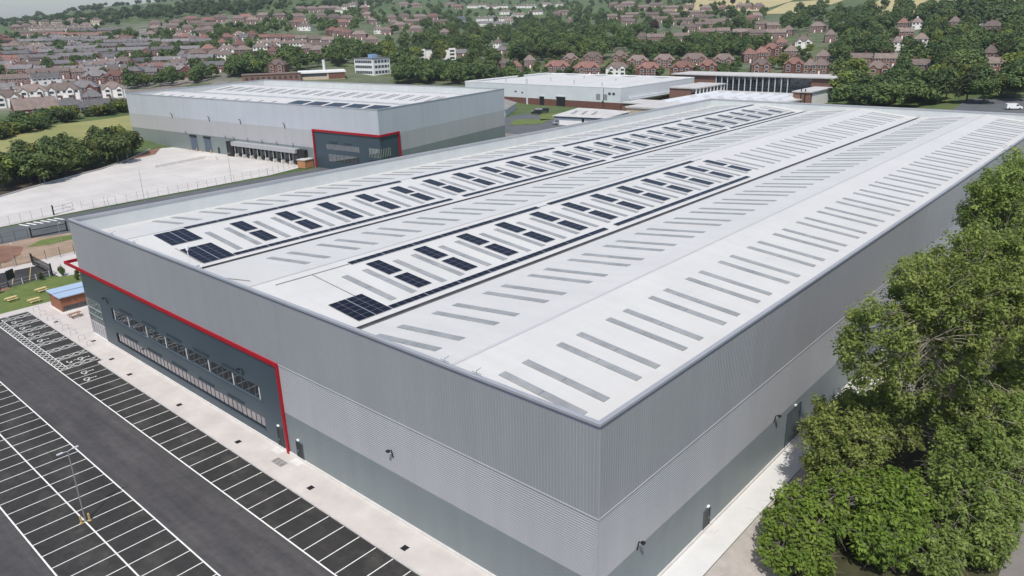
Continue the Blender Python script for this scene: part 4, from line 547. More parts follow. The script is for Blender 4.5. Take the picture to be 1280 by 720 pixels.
(252,993,6.7,3.3),(354,849,9.9,4.9),(218,602,7.0,3.2),(239,639,7.3,3.6),(347,641,7.8,3.7),(333,802,7.4,3.3),(299,1046,8.9,3.6),(345,668,9.7,4.2),
(399,775,6.2,3.0),(404,1023,9.9,4.8),(269,562,6.2,2.6),(264,795,6.7,2.9),(290,854,7.6,2.9),(302,863,9.0,4.5),(274,703,6.5,2.7),(260,715,7.7,3.6),
(369,730,8.4,3.3),(378,947,9.5,4.4),(275,798,8.2,3.9),(334,689,9.5,4.3),(230,617,10.4,4.7),(226,884,6.9,3.0),(366,863,6.3,2.8),(307,696,9.7,4.8),
(356,641,8.0,3.6),(265,799,7.8,3.2),(289,985,6.3,2.6),(236,730,7.5,3.6),(384,682,6.2,2.5),(327,721,8.4,3.8),(318,1082,10.1,3.9),(413,771,9.7,4.8),
(384,960,7.4,2.9),(181,659,8.3,4.0),(443,784,6.9,2.8),(406,776,7.4,3.0),(390,796,8.5,3.8),(308,671,7.3,3.6),(266,733,6.2,2.8),(402,785,6.4,2.8),
(286,978,7.2,3.5),(298,711,6.4,3.0),(384,686,7.3,2.8),(322,729,7.1,3.5),(230,702,8.9,3.8),(337,609,7.2,2.9),(261,703,9.0,4.3),(316,1140,6.6,2.6),
(271,677,6.4,3.2),(331,1256,9.3,3.9),(299,701,8.2,3.6),(333,676,9.4,4.3),(410,778,7.3,2.8),(216,872,8.1,3.2),(267,754,8.0,3.5),(413,774,6.3,2.6),
(322,1085,7.8,3.7)]
FOREST=[
(872,1573,16.0,8.7),(1071,2438,16.3,7.3),(827,1465,13.2,5.7),(1053,2258,15.2,7.8),(847,1516,13.3,5.3),(892,2255,12.5,5.1),(905,1692,14.2,6.2),(848,2327,13.4,7.3),
(925,1902,12.3,5.5),(1029,2748,14.1,6.5),(782,2095,13.7,7.3),(783,2072,17.3,9.1),(764,2423,13.7,6.3),(820,1591,16.3,6.6),(807,1515,16.9,8.7),(827,2254,16.8,7.0),
(868,2512,14.7,7.8),(895,2241,16.4,6.6),(854,1603,16.8,6.8),(1039,2447,16.8,7.9),(890,2432,14.6,7.5),(900,1807,13.1,6.9),(770,2080,16.0,7.9),(1020,2665,12.2,6.2),
(933,2300,16.7,8.1),(1101,2567,16.9,7.4),(919,1738,15.6,8.4),(1014,2167,13.3,6.9),(953,2381,17.5,7.2),(1017,2625,15.3,6.2),(907,1846,17.7,7.3),(886,1841,13.7,6.9),
(862,1530,16.0,7.0),(998,2222,15.1,6.6),(980,2737,12.7,5.5),(864,2466,14.9,8.0),(794,2214,14.3,6.3),(829,1658,13.3,6.2),(966,1884,13.2,5.7),(804,1494,13.6,6.5),
(808,1554,16.6,6.9),(987,2032,12.4,5.1),(831,1428,12.1,6.1),(861,1467,13.7,6.0),(1028,2570,12.2,5.0),(898,1871,12.8,5.5),(840,1587,12.1,5.9),(827,1609,17.6,8.6),
(959,2128,17.1,8.4),(1164,2440,13.1,6.0),(1038,2258,14.2,6.2),(808,1566,14.1,7.6),(802,1540,17.9,7.5),(887,2545,14.1,6.6),(859,1573,13.4,6.6),(898,2498,15.9,6.5),
(962,2337,13.4,6.2),(898,1597,17.9,7.6),(901,1742,16.7,7.2),(1030,2082,15.0,6.9),(936,1593,17.8,8.0),(894,1754,17.3,7.0),(900,1530,14.7,7.2),(831,2275,14.7,6.3),
(992,2170,15.5,7.6),(869,2782,17.2,8.8),(868,2348,12.9,6.2),(848,2695,15.8,7.2),(1081,2249,15.0,7.2),(1204,2674,13.3,5.9),(893,1513,12.2,5.6),(947,2626,16.9,7.1),
(809,2612,14.9,7.2),(870,1592,16.7,6.9),(808,1453,16.2,8.1),(775,2285,13.4,6.5),(843,1428,12.0,5.7),(836,1683,17.8,7.7),(925,1827,15.0,6.3),(914,1761,15.4,6.8),
(570,1740,9.1,4.4),(476,1237,11.2,5.2),(616,2174,10.7,5.2),(666,2348,10.7,5.8),(490,1545,11.6,5.9),(475,1375,11.3,5.1),(457,1690,10.7,4.4),(490,1286,9.8,4.0),
(461,1639,10.8,5.3),(508,1546,11.2,6.1),(645,2300,11.1,5.6),(522,1444,9.6,4.5),(511,1898,8.7,4.1),(528,1467,11.7,6.0),(487,1402,12.0,5.6),(501,1478,8.6,4.0),
(524,1794,9.0,4.6),(463,1258,9.1,3.7),(490,1378,11.9,5.0),(441,1314,9.2,4.2),(498,1296,11.3,4.5),(485,1291,11.3,5.0),(533,1814,9.6,4.3),(454,1581,10.7,5.2),
(621,2232,11.8,6.3),(498,1327,10.6,4.6),(476,1395,10.3,4.2),(593,2006,10.1,4.5),(505,1629,10.3,4.7),(493,1614,10.5,5.4),(538,1569,9.4,4.7),(468,1330,10.4,4.6),
(501,1498,9.3,4.0),(511,1693,8.3,4.3),(448,1522,8.9,4.3),(469,1351,11.6,5.9),(509,1579,9.6,4.5),(536,1456,9.2,4.7),(462,1669,9.4,5.0),(464,1593,11.4,5.1),
(450,1365,11.8,5.7),(521,1347,9.8,4.8),(544,1597,10.3,5.5),(541,1630,9.2,5.0),(501,1677,8.7,4.1),(609,1297,13.7,5.9),(762,1617,15.4,7.1),(703,1268,15.2,6.7),
(636,1307,15.7,7.9),(577,1420,12.5,6.2),(681,1689,12.8,5.3),(537,1353,15.6,7.9),(719,1232,14.2,6.7),(635,1275,13.5,6.0),(744,1442,17.0,7.0),(565,1242,13.1,6.3),
(616,1409,17.2,7.3),(679,1291,14.4,6.1),(679,1203,14.4,7.6),(639,1404,15.5,8.0),(644,1206,13.7,7.2),(717,1438,15.5,7.6),(724,1452,17.4,7.9),(691,1414,14.6,8.0),
(678,1503,13.5,6.2),(724,1257,16.6,8.9),(558,1315,16.7,8.4),(596,1284,17.7,7.5),(537,1393,17.1,9.4),(709,1756,12.4,6.3),(583,1132,14.6,6.3),(641,1314,13.8,5.7),
(571,1266,16.4,8.3),(733,1364,14.8,6.7),(652,1501,15.0,7.8),(682,1581,14.3,6.4),(622,1095,15.5,7.6),(673,1178,17.1,8.1),(646,1495,14.7,6.2),(634,1233,15.7,6.6),
(660,1374,15.4,7.3),(735,1520,14.0,7.1),(668,1288,12.8,5.2),(603,1168,14.5,5.9),(594,1379,15.5,8.3),(757,1547,15.0,8.0),(628,1203,14.7,6.8),(724,1609,14.8,7.2),
(615,1227,14.9,7.1),(668,1538,13.8,6.8),(710,1625,12.3,5.5),(624,1345,16.6,6.8),(633,1108,15.7,6.6),(684,1304,15.3,6.7),(676,1414,17.3,8.3),(684,1279,15.0,7.2),
(607,1100,14.7,6.9),(744,1263,14.9,7.7),(709,1335,17.4,7.3),(661,1241,16.6,7.6),(606,1306,16.1,8.0),(604,1503,16.7,8.6),(611,1219,13.5,7.4),(699,1198,15.9,8.2),
(720,1526,14.1,6.0),(620,1147,18.0,7.8),(621,1557,13.4,7.2),(744,1769,16.1,8.6),(581,1289,17.6,9.6),(588,1511,17.1,7.7),(660,1194,17.0,7.6),(611,1261,12.7,5.2),
(698,1567,15.8,8.6),(730,1265,16.3,6.8),(626,1310,15.8,6.5),(731,1249,14.6,6.5),(562,1406,16.8,7.9),(616,1196,17.9,7.3),(738,1387,15.2,8.0),(658,1286,16.9,9.1),
(566,1361,16.5,7.5),(587,1148,13.6,6.6),(639,1221,13.9,7.2),(592,1179,17.4,7.5),(556,1437,15.6,6.8),(653,1169,12.1,5.5),(609,1431,14.0,7.4),(718,1290,16.4,6.8),
(767,1738,12.9,6.4),(665,1219,14.1,7.5),(662,1328,17.2,7.3),(638,1540,15.0,7.5),(585,1081,13.1,6.6),(728,1670,15.0,6.3),(663,1315,17.9,8.5),(597,1207,12.5,6.7),
(577,1318,17.2,8.4),(686,1231,15.7,7.8),(513,1374,13.6,6.5),(628,1169,12.8,7.0),(628,1129,13.9,5.6),(715,1341,15.9,6.6),(743,1273,14.7,7.6),(617,1123,15.5,7.4),
(703,1375,13.4,6.3),(573,1465,12.2,4.9),(713,1474,16.8,7.4),(664,1204,17.8,8.7),(704,1449,17.4,8.6),(763,1753,13.8,6.2),(617,1080,15.8,8.1),(766,1303,13.6,6.5),
(608,1407,14.2,6.7),(640,1149,18.0,7.5),(603,1369,16.3,7.9),(671,1363,13.2,6.0),(759,1293,14.3,6.6),(712,1703,16.6,7.1),(638,1364,12.2,6.6),(627,1438,17.1,7.9),
(594,1349,16.8,9.0),(720,1575,15.0,7.4),(699,1386,16.6,8.6),(727,1316,14.4,7.6),(602,1183,15.4,6.8),(984,1435,14.4,6.0),(1218,1575,12.2,5.4),(1142,1411,12.0,6.1),
(1414,1746,12.8,5.3),(900,1368,12.2,6.6),(1111,1475,15.1,7.1),(1160,1522,16.8,8.6),(899,1255,15.3,6.2),(1039,1328,13.0,5.9),(859,1372,16.9,6.9),(954,1290,14.2,5.8),
(1067,1424,12.4,6.7),(799,1334,15.5,7.4),(758,1148,13.2,6.7),(1205,1553,16.5,7.7),(1009,1539,12.9,5.2),(983,1384,16.9,6.8),(1214,1519,15.4,7.8),(1271,1643,16.1,8.8),
(956,1251,15.0,6.2),(1009,1435,13.2,7.1),(955,1499,16.3,7.8),(1259,1609,16.5,7.6),(970,1243,13.7,6.2),(768,1276,12.4,6.6),(898,1412,13.9,6.6),(1347,1693,13.8,6.6),
(825,1188,15.3,7.0),(1011,1493,12.6,6.8),(1180,1610,16.2,7.5),(744,1120,13.5,6.8),(968,1565,15.8,7.7),(683,1113,16.9,7.2),(821,1320,13.6,6.6),(728,1123,14.9,6.3),
(1331,1654,15.5,6.4),(1133,1458,15.2,8.1),(957,1412,12.3,6.1),(860,1184,12.4,5.6),(982,1532,12.6,5.5),(1015,1420,13.6,7.3),(1222,1529,16.8,7.4),(859,1425,16.3,8.6),
(911,1278,14.2,6.4),(1124,1412,12.5,6.1),(933,1411,16.7,8.4),(943,1517,16.9,7.0),(1096,1467,12.5,6.8),(1063,1434,13.0,6.6),(999,1427,15.8,7.5),(794,1271,12.7,6.4),
(1276,1580,12.9,6.3),(996,1568,14.5,6.2),(946,1297,13.1,7.0),(1140,1504,13.1,5.8),(788,1147,12.6,5.5),(666,1148,16.6,8.1),(949,1340,13.6,6.2),(876,1501,14.4,6.5),
(1125,1566,13.9,7.5),(1087,1439,16.0,8.6),(847,1181,13.2,6.1),(918,1246,14.7,6.2),(781,1337,16.1,8.8),(845,1204,12.3,5.2),(1350,1707,15.1,8.2),(1010,1566,13.5,6.7),
(873,1393,14.3,6.5),(1289,1656,12.1,5.6),(1096,1586,16.9,9.1),(587,1696,10.7,5.9),(600,1981,12.3,5.0),(578,1741,13.4,5.4),(600,1710,15.9,7.8),(559,1959,15.5,7.4),
(556,1934,15.1,6.3),(707,2486,11.5,4.8),(623,1674,10.4,4.6),(645,2390,14.6,7.0),(539,1757,12.5,6.3),(520,1578,15.9,7.0),(697,2459,10.5,5.1),(565,1517,11.9,4.9),
(548,1557,14.3,5.9),(602,1837,14.3,6.7),(586,1858,12.9,5.6),(610,1869,14.7,6.3),(606,1991,14.0,5.6),(672,2492,15.3,8.2),(587,1609,12.4,6.6),(540,1509,12.7,6.5),
(561,1495,14.2,6.0),(632,1645,13.9,6.4),(585,1870,11.9,5.2),(550,1738,10.2,4.8),(566,1579,10.5,5.2),(548,2024,13.8,6.5),(567,1770,10.3,5.6),(565,1667,10.2,5.6),
(568,1628,11.2,4.7),(519,1656,10.4,4.9),(652,2412,10.1,4.2),(615,1849,13.4,7.2),(565,1857,12.5,5.3),(588,1750,10.4,4.9),(514,1608,12.5,6.6),(543,1810,15.2,8.2),
(595,1569,10.2,5.1),(636,2160,14.7,6.2),(604,2028,10.1,4.6),(565,1510,13.1,5.5),(691,2403,13.0,6.5),(534,1654,13.2,5.7),(595,1845,10.3,5.0),(557,1685,14.0,7.2),
(677,2267,15.3,7.0),(540,1835,11.0,5.3),(615,2028,14.2,6.0),(624,2297,14.9,6.7),(614,2015,14.7,7.0),(535,1605,11.4,6.2),(565,1705,12.1,5.9),(612,1594,11.3,5.7),
(564,1612,14.5,7.0),(575,2038,12.1,5.2),(640,1659,13.0,6.8),(596,1599,14.2,7.3),(542,1697,14.6,6.5),(609,1601,10.6,5.1),(645,2352,11.2,5.4),(1905,1337,12.4,5.9),
(1886,1430,13.7,7.4),(1881,1382,15.1,6.6),(1597,1904,16.0,8.7),(1493,1524,15.8,6.7),(1232,691,12.2,5.3),(1705,1172,12.7,5.1),(1620,1398,15.4,8.4),(1666,1620,15.0,8.1),
(1286,750,14.7,6.6),(1279,705,16.8,7.4),(1759,1496,14.1,7.5),(1627,1359,14.5,7.8),(1616,1017,17.0,9.0),(1393,902,14.2,6.0),(1504,1706,15.1,8.0),(1615,1472,15.0,8.0),
(1752,1195,16.7,6.9),(1381,1588,12.8,5.1),(1279,772,14.5,7.6),(1685,1900,15.4,6.9),(1607,1255,14.6,6.5),(1440,818,14.2,6.8),(1334,1594,15.1,6.4),(1692,1188,16.7,7.6),
(1178,1358,13.4,7.3),(1771,1285,14.5,7.5),(1686,1022,13.5,5.6),(1859,1519,13.4,6.7),(1516,845,14.6,6.8),(1820,1425,12.9,5.7),(1408,823,16.8,6.7),(1415,1592,12.9,5.4),
(1507,986,13.6,6.1),(1479,1763,16.2,7.4),(1792,1280,14.2,5.9),(1670,1708,12.2,6.4),(1816,1502,15.1,7.1),(1733,1656,14.2,6.3),(1723,1583,16.3,8.5),(1458,892,16.8,6.9),
(1367,849,12.1,6.4),(1629,1545,12.3,6.1),(1644,1597,13.6,6.1),(1586,1022,16.4,8.9),(1657,1811,16.9,7.0),(1735,1106,14.0,7.7),(1490,1502,13.3,6.2),(1325,759,14.1,7.7),
(1951,1579,13.6,5.8),(1834,1802,15.4,7.9),(1152,1395,16.0,7.6),(1571,868,12.2,5.1),(1374,1508,15.1,6.3),(1359,859,14.9,6.5),(1700,1483,15.5,7.4),(1493,1550,14.5,7.3),
(1220,669,13.6,7.0),(1648,1714,12.3,6.4),(1439,1485,15.0,7.9),(1157,284,14.9,7.8),(1493,586,14.0,5.8),(966,178,13.6,5.7),(1352,421,15.1,7.8),(1474,736,14.1,6.5),
(1194,293,15.0,7.5),(1523,663,12.5,5.3),(1379,460,12.0,5.5),(1634,853,15.3,7.5),(1450,607,13.7,6.3),(1232,338,14.4,7.1),(955,175,15.1,7.3),(1303,672,14.6,7.2),
(1474,554,12.4,6.7),(1312,436,15.6,7.4),(1394,543,14.0,6.9),(1180,283,15.0,7.6),(1010,168,12.5,6.8),(953,157,13.1,6.3),(1249,364,14.3,7.8),(1143,325,13.8,6.0),
(1080,207,13.9,6.8),(1025,150,15.8,7.9),(1491,773,12.6,6.7),(1449,753,15.4,6.5),(1328,508,15.5,6.7),(1537,670,14.3,7.1),(1575,822,13.9,6.9),(1153,304,14.4,6.6),
(1056,240,12.2,5.6),(1301,663,12.3,5.7),(1078,248,12.1,5.2),(1390,492,15.3,6.6),(954,148,12.9,6.0),(1269,364,15.6,6.6),(1092,271,15.4,6.3),(1380,654,13.0,5.7),
(1324,405,14.6,6.2),(1540,836,13.5,6.4),(1498,643,15.3,6.4),(1311,495,13.1,6.5),(917,143,14.7,6.9),(1072,290,15.6,7.4),(1456,565,13.2,6.7),(1377,688,12.2,6.3),
(1404,612,15.4,7.9),(1353,655,13.5,7.4),(1355,584,13.9,6.6),(1476,623,14.6,7.0),(1416,657,15.7,7.3),(630,171,14.8,6.7),(694,150,16.5,6.0),(865,331,14.6,6.3),
(742,116,15.9,7.0),(729,95,15.9,7.9),(724,137,15.7,6.6),(637,136,16.4,6.8),(651,194,14.6,7.0),(879,322,13.3,5.3),(707,130,16.5,6.6),(867,310,15.2,5.7),
(813,247,17.0,7.2),(687,129,15.8,7.2),(826,273,17.6,7.6),(752,126,15.2,5.5),(874,293,13.3,5.8),(709,149,17.0,6.4),(940,347,16.6,7.7),(794,246,17.0,7.0),
(769,157,16.7,7.0),(878,332,13.3,5.6),(812,279,14.1,6.5),(622,109,13.8,6.2),(785,313,17.1,6.8),(705,107,14.8,6.5),(700,210,13.4,6.4),(682,159,13.2,5.7),
(937,363,16.1,6.6),(789,200,15.8,7.5),(740,192,13.3,6.0),(636,184,15.0,6.8),(833,332,13.7,5.8),(652,101,14.0,6.2),(812,237,14.0,6.5),(637,112,16.9,6.5),
(714,120,16.9,6.1),(832,279,13.8,6.2),(961,374,16.9,7.2),(624,90,15.4,7.3),(712,216,17.7,6.8),(686,772,11.9,5.6),(768,590,12.3,4.5),(1000,747,12.8,5.4),
(588,718,10.5,5.1),(773,546,12.9,5.9),(931,798,14.4,6.4),(854,607,10.3,4.1),(836,703,11.2,5.5),(1224,964,10.2,4.0),(1227,993,12.8,5.6),(810,1067,10.1,4.7),
(723,596,10.5,4.0),(996,940,12.5,6.2),(880,662,14.1,6.1),(827,717,13.1,5.5),(1042,1036,10.9,4.7),(1196,1062,11.2,5.4),(643,1005,11.5,4.6),(856,752,12.6,5.3),
(865,605,11.1,5.2),(738,522,13.6,4.9),(947,713,14.4,5.5),(700,784,11.3,4.5),(822,562,12.4,5.5),(774,631,14.4,6.8),(774,794,12.7,6.2),(954,820,10.6,5.2),
(826,966,14.8,5.5),(596,953,10.4,4.8),(755,756,13.2,5.7),(925,649,14.5,5.7),(469,789,11.1,5.3),(1045,935,10.0,3.9),(559,824,12.9,5.9)]
def asphalt(name, base, stain, streak):
    m = mat(name, base, .85, .13, .10, bump=.3, bscale=20, fine=.16)
    n = m.node_tree.nodes; l = m.node_tree.links; b = n['Principled BSDF']; src = b.inputs['Base Color'].links[0].from_socket
    tc = n.new('ShaderNodeTexCoord')
    def layer(src, vec_scale, scale, lo, hi, a, c, detail=6):
        mp = n.new('ShaderNodeMapping'); mp.inputs['Scale'].default_value = vec_scale; l.new(tc.outputs['Object'], mp.inputs['Vector'])
        nz = n.new('ShaderNodeTexNoise'); nz.inputs['Scale'].default_value = scale; nz.inputs['Detail'].default_value = detail; nz.inputs['Roughness'].default_value = .65; l.new(mp.outputs[0], nz.inputs['Vector'])
        cr = n.new('ShaderNodeValToRGB'); cr.color_ramp.elements[0].position = lo; cr.color_ramp.elements[1].position = hi; cr.color_ramp.elements[0].color = (a,a,a,1); cr.color_ramp.elements[1].color = (c,c*.98,c*.95,1); l.new(nz.outputs['Fac'], cr.inputs['Fac'])
        mx = n.new('ShaderNodeMix'); mx.data_type = 'RGBA'; mx.blend_type = 'MULTIPLY'; mx.inputs[0].default_value = 1; l.new(src, mx.inputs[6]); l.new(cr.outputs['Color'], mx.inputs[7]); return mx.outputs[2]
    src = layer(src, (1,.6,1), .30, .50, .78, 1.0, stain); src = layer(src, (1,1,1), .85, .58, .80, 1.0, 1+(stain-1)*.6)           # pale dusty stains
    src = layer(src, (1,.07,1), .9, .35, .70, 1-streak, 1+streak)  # lengthways laying seams and tyre wear
    src = layer(src, (1,1,1), 1.3, .30, .52, .80, 1.0, 3)          # darker damp patches
    l.new(src, b.inputs['Base Color']); return m
m_asph = asphalt('asphalt_bays', (.032,.031,.0305), 2.3, .14)
m_lane = asphalt('asphalt_lane', (.067,.065,.069), 1.3, .22)
m_road = mat('old_asphalt', (.10,.105,.11), .85, .15, .2, fine=.1)
m_gravel = mat('gravel', (.40,.365,.33), .95, .1, .8, bump=.5, bscale=14, fine=.2)
m_pathd = mat('tarmac_path', (.20,.185,.175), .9, .1, .4, fine=.1)
m_earth = mat('bare_earth', (.30,.22,.155), .95, .25, .15, fine=.2)
m_soil = mat('red_soil', (.20,.105,.07), .95, .25, .3, fine=.2)
m_grass = mat('lawn_grass', (.085,.125,.028), .95, .3, .4, col2=(.14,.175,.045), fine=.2)
m_field = mat('hay_field', (.20,.215,.075), .95, .15, .05, col2=(.29,.27,.11), fine=.08)
m_pale = mat('dry_field', (.36,.31,.15), .95, .15, .02, col2=(.43,.365,.19), fine=.05)
m_land = mat('garden_ground', (.042,.080,.022), .95, .2, .035, col2=(.100,.132,.042), fine=.25)

def town_ground():
    # gardens turn to yards, walls and streets in the built-up part
    n = m_land.node_tree.nodes; l = m_land.node_tree.links; b = n['Principled BSDF']; src = b.inputs['Base Color'].links[0].from_socket
    tc = n.new('ShaderNodeTexCoord'); vo = n.new('ShaderNodeTexVoronoi'); vo.inputs['Scale'].default_value = .09; l.new(tc.outputs['Object'], vo.inputs['Vector'])
    cr = n.new('ShaderNodeValToRGB'); l.new(vo.outputs['Color'], cr.inputs['Fac']); cr.color_ramp.interpolation = 'CONSTANT'; e = cr.color_ramp.elements
    e[0].position = 0; e[0].color = (.20,.17,.15,1); e[1].position = .35; e[1].color = (.15,.145,.14,1)
    for p_, c_ in ((.5,(.075,.095,.04,1)),(.65,(.24,.22,.20,1)),(.8,(.12,.10,.085,1))): q = e.new(p_); q.color = c_
    at = n.new('ShaderNodeAttribute'); at.attribute_name = 'built'; mx = n.new('ShaderNodeMix'); mx.data_type = 'RGBA'
    l.new(at.outputs['Fac'], mx.inputs[0]); l.new(src, mx.inputs[6]); l.new(cr.outputs['Color'], mx.inputs[7]); l.new(mx.outputs[2], b.inputs['Base Color'])
town_ground()
def yard_material():
    m = mat('yard_concrete', (.55,.525,.50), .85, .07, .05, fine=.05)
    n = m.node_tree.nodes; l = m.node_tree.links; b = n['Principled BSDF']
    src = b.inputs['Base Color'].links[0].from_socket
    tc = n.new('ShaderNodeTexCoord'); bt = n.new('ShaderNodeTexBrick')
    bt.offset = 0; bt.inputs['Scale'].default_value = 1; bt.inputs['Brick Width'].default_value = 12; bt.inputs['Row Height'].default_value = 6
    bt.inputs['Mortar Size'].default_value = .05; bt.inputs['Color1'].default_value = (1,1,1,1); bt.inputs['Color2'].default_value = (.93,.93,.93,1); bt.inputs['Mortar'].default_value = (.72,.72,.72,1)
    l.new(tc.outputs['Object'], bt.inputs['Vector'])
    mx = n.new('ShaderNodeMix'); mx.data_type = 'RGBA'; mx.blend_type = 'MULTIPLY'; mx.inputs[0].default_value = 1
    l.new(src, mx.inputs[6]); l.new(bt.outputs['Color'], mx.inputs[7]); l.new(mx.outputs[2], b.inputs['Base Color'])
    return m
m_yard = yard_material()
layered(m_yard, (1,1,1), .06, .35, .75, 1.03, .90); layered(m_yard, (.9,.06,1), .35, .45, .75, 1.0, .93); layered(m_yard, (1,1,1), .5, .62, .8, 1.0, .88)

# ------------------------------------------------------------ the ground
def make_terrain():
    ds = [0,60,120,180,230]+[230+14*i for i in range(1,31)]+[664+30*i for i in range(0,40)]+[1900+110*i for i in range(0,25)]+[5200,6500,9000]
    azs = [-70+1.5*i for i in range(0,160)]+[170+12*i for i in range(0,10)]
    mb = MB(); idx = {}
    for i, a in enumerate(azs):
        for j, d in enumerate(ds):
            x = CX+d*math.cos(math.radians(a)); y = CY+d*math.sin(math.radians(a))
            z = terrain(x, y)-.16
            if d > 4500: z = 30
            idx[i,j] = len(mb.v); mb.v.append((x,y,z))
    na = len(azs)
    for i in range(na):
        k = (i+1) % na
        for j in range(len(ds)-1):
            mb.f.append((idx[i,j], idx[i,j+1], idx[k,j+1], idx[k,j])); mb.m.append(0)
    o = mb.build('ground', m_land); structure(o)
    at = o.data.attributes.new('built','FLOAT','POINT'); val = []
    for x, y, z in mb.v:
        d = math.hypot(x-CX, y-CY); az = math.degrees(math.atan2(y-CY, x-CX)); k = max(0,min(1,(az-56)/8))*max(0,min(1,(d-430)/60))*max(0,min(1,(1500-d)/300))
        val.append(max(k, .3*max(0,min(1,(d-440)/60))*max(0,min(1,(1300-d)/300))*max(0,min(1,(az+5)/10))))
    at.data.foreach_set('value', val)
    for q in o.data.polygons: q.use_smooth = True
make_terrain()

def sheet(name, pts, z, m, kind='structure'):
    mb = MB(); mb.face([(x,y,z) for x,y in pts]); return structure(mb.build(name, m), kind)
def drape(name, c, m, n=14, lift=.12, kind='structure'):
    mb = MB()
    P = lambda s,t: tuple((1-s)*(1-t)*c[0][i]+s*(1-t)*c[1][i]+s*t*c[2][i]+(1-s)*t*c[3][i] for i in (0,1))
    for i in range(n):
        for j in range(n):
            q = [P(a/n,b/n) for a,b in ((i,j),(i+1,j),(i+1,j+1),(i,j+1))]
            mb.face([(x,y,terrain(x,y)-.16+lift) for x,y in q])
    return structure(mb.build(name, m), kind)

sheet('car_park', [(-70,-60),(-3.9,-60),(-3.9,84.6),(-3.2,85.2),(-3.2,116.6),(-70,116.6)], -.10, m_asph)
sheet('drive_lane', [(-15.1,-60),(-8.6,-60),(-8.6,116.4),(-15.1,116.4)], -.096, m_lane)
sheet('side_lane', [(-38,-60),(-24.5,-60),(-24.5,116.4),(-38,116.4)], -.096, m_lane)
mb = MB()
mb.box(-3.75,-60,-.3,-.02,84.9,0); mb.box(-3.05,84.9,-.3,-.02,116.8,0); mb.box(-12,116.8,-.3,9,119.0,0); mb.box(-.02,96.7,-.3,9,116.8,0)
structure(mb.build('pavement', m_conc))
mb = MB(); mb.box(-3.92,-60,-.3,-3.75,84.9,.012); mb.box(-3.75,84.9,-.3,-3.05,85.05,.012); mb.box(-3.22,85.05,-.3,-3.05,116.9,.012); mb.box(-12,116.65,-.3,-3.22,116.8,.012)
structure(mb.build('kerb', m_kerb))
sheet('lawn', [(-14,119.0),(1,119.0),(9,119.0),(11,132),(6,134),(-1,133),(-14,129)], -.02, m_grass)
sheet('planting_bed', [(-14,129.0),(-1,133.0),(-1,134.6),(-14,131)], -.012, m_soil)
sheet('entrance_road', [(-40,131),(-1,134.6),(7,136),(8,147),(-40,151)], -.09, m_asph)
sheet('entrance_paving', [(7.4,119.4),(26,119.0),(26,150.5),(7.6,149.5)], -.03, m_conc)
sheet('verge_paving', [(-40,147.5),(8,145.2),(8,148.6),(-40,151.5)], -.03, m_conc)
sheet('earth_bank', [(-40,149),(26,148),(26,167),(14,171),(-40,170)], -.05, m_earth)
sheet('soil_patch', [(-3,155),(4,153),(8,157.5),(10.5,164),(8,169),(-3,165)], -.04, m_soil)
sheet('grass_patch', [(10.8,163),(15,161),(22,162),(24,166),(15,167)], -.03, m_grass)
sheet('access_road', [(-40,170),(14,171),(26,167),(120,167),(120,192),(90,190.5),(30,189.3),(12,187.5),(-40,183)], -.08, m_road)
sheet('concrete_yard', [(-40,184),(12,189),(30,191),(90,193),(113,199),(99,307),(94,285),(75,265),(62,253.5),(41,242),(22,229),(-40,185)], -.03, m_yard)
mb = MB()
ed = [(-20,199),(24,230.6),(41.4,242.6),(62,254),(75.4,265),(93,285)]
for a, b in zip(ed, ed[1:]):
    dx, dy = b[0]-a[0], b[1]-a[1]; L = math.hypot(dx,dy); n = (-dy/L,dx/L)
    mb.obox(((a[0]+b[0])/2,(a[1]+b[1])/2), (dx/L,dy/L), n, L/2, .18, -.3, .35)
structure(mb.build('yard_kerb', m_kerb))
sheet('soil_strip', [(-20,199.5),(24,231),(41.4,243),(62,254.5),(75.4,265.5),(93,285.5),(97,318),(45,292),(10,262),(-30,240)], -.02, mat('dark_soil',(.06,.045,.03),.95,.3,.4))
sheet('soil_corner', [(75.5,265),(93.5,285),(96.5,284),(88,270)], .0, m_soil)
drape('field', [(20,255),(120,318),(122,362),(30,330)], m_field, 16)
drape('field', [(-60,262),(20,257),(30,328),(-60,330)], m_field, 12)
for c in ([(1000,440),(1010,380),(1240,400),(1230,500)], [(900,285),(830,205),(1010,190),(1150,330)], [(1080,640),(1050,470),(1330,520),(1330,720)], [(790,150),(760,80),(900,40),(960,170)]):
    drape('field', c, m_pale if c[0][1] < 1000 else m_field, 14, .6)
for c in ([(545,350),(560,318),(585,330),(570,362)], [(575,296),(582,276),(610,290),(600,308)], [(318,72),(325,50),(345,55),(338,78)], [(350,80),(360,60),(405,70),(398,88)]):
    drape('lawn', c, m_grass, 6, .25)
drape('parking_area', [(296,45),(296,10),(335,14),(330,46)], m_road, 8, .3)
drape('street', [(770,800),(782,790),(1010,1015),(998,1027)], m_road, 14, .6)
# right-hand side strips
sheet('concrete_strip', [(-8,-2.8),(205,-2.8),(205,-.02),(-8,-.02)], 0.0, mat('pale_concrete',(.61,.605,.59),.85,.05,.3,fine=.05))
sheet('gravel_path', [(-8,-8.5),(205,-8.5),(205,-2.85),(-8,-2.85)], -.03, m_gravel)
sheet('woodland_floor', [(-8,-22),(205,-22),(205,-8.5),(-8,-8.5)], -.05, mat('leaf_litter',(.05,.05,.022),.95,.3,.5,fine=.2))
sheet('tarmac_path', [(-30,-40),(205,-40),(205,-21.6),(30,-21.6),(-30,-21.6)], -.04, m_pathd)
sheet('works_road', [(203,150),(262,160),(262,232),(203,222)], -.06, m_road)
sheet('works_road', [(186,176),(203,176),(203,240),(186,240)], -.065, m_pathd)
drape('grass_mound', [(222,207),(234,198),(250,205),(240,219)], m_grass, 6, .2)
drape('grass_mound', [(243,206),(258,201),(280,214),(262,222)], m_grass, 6, .2)
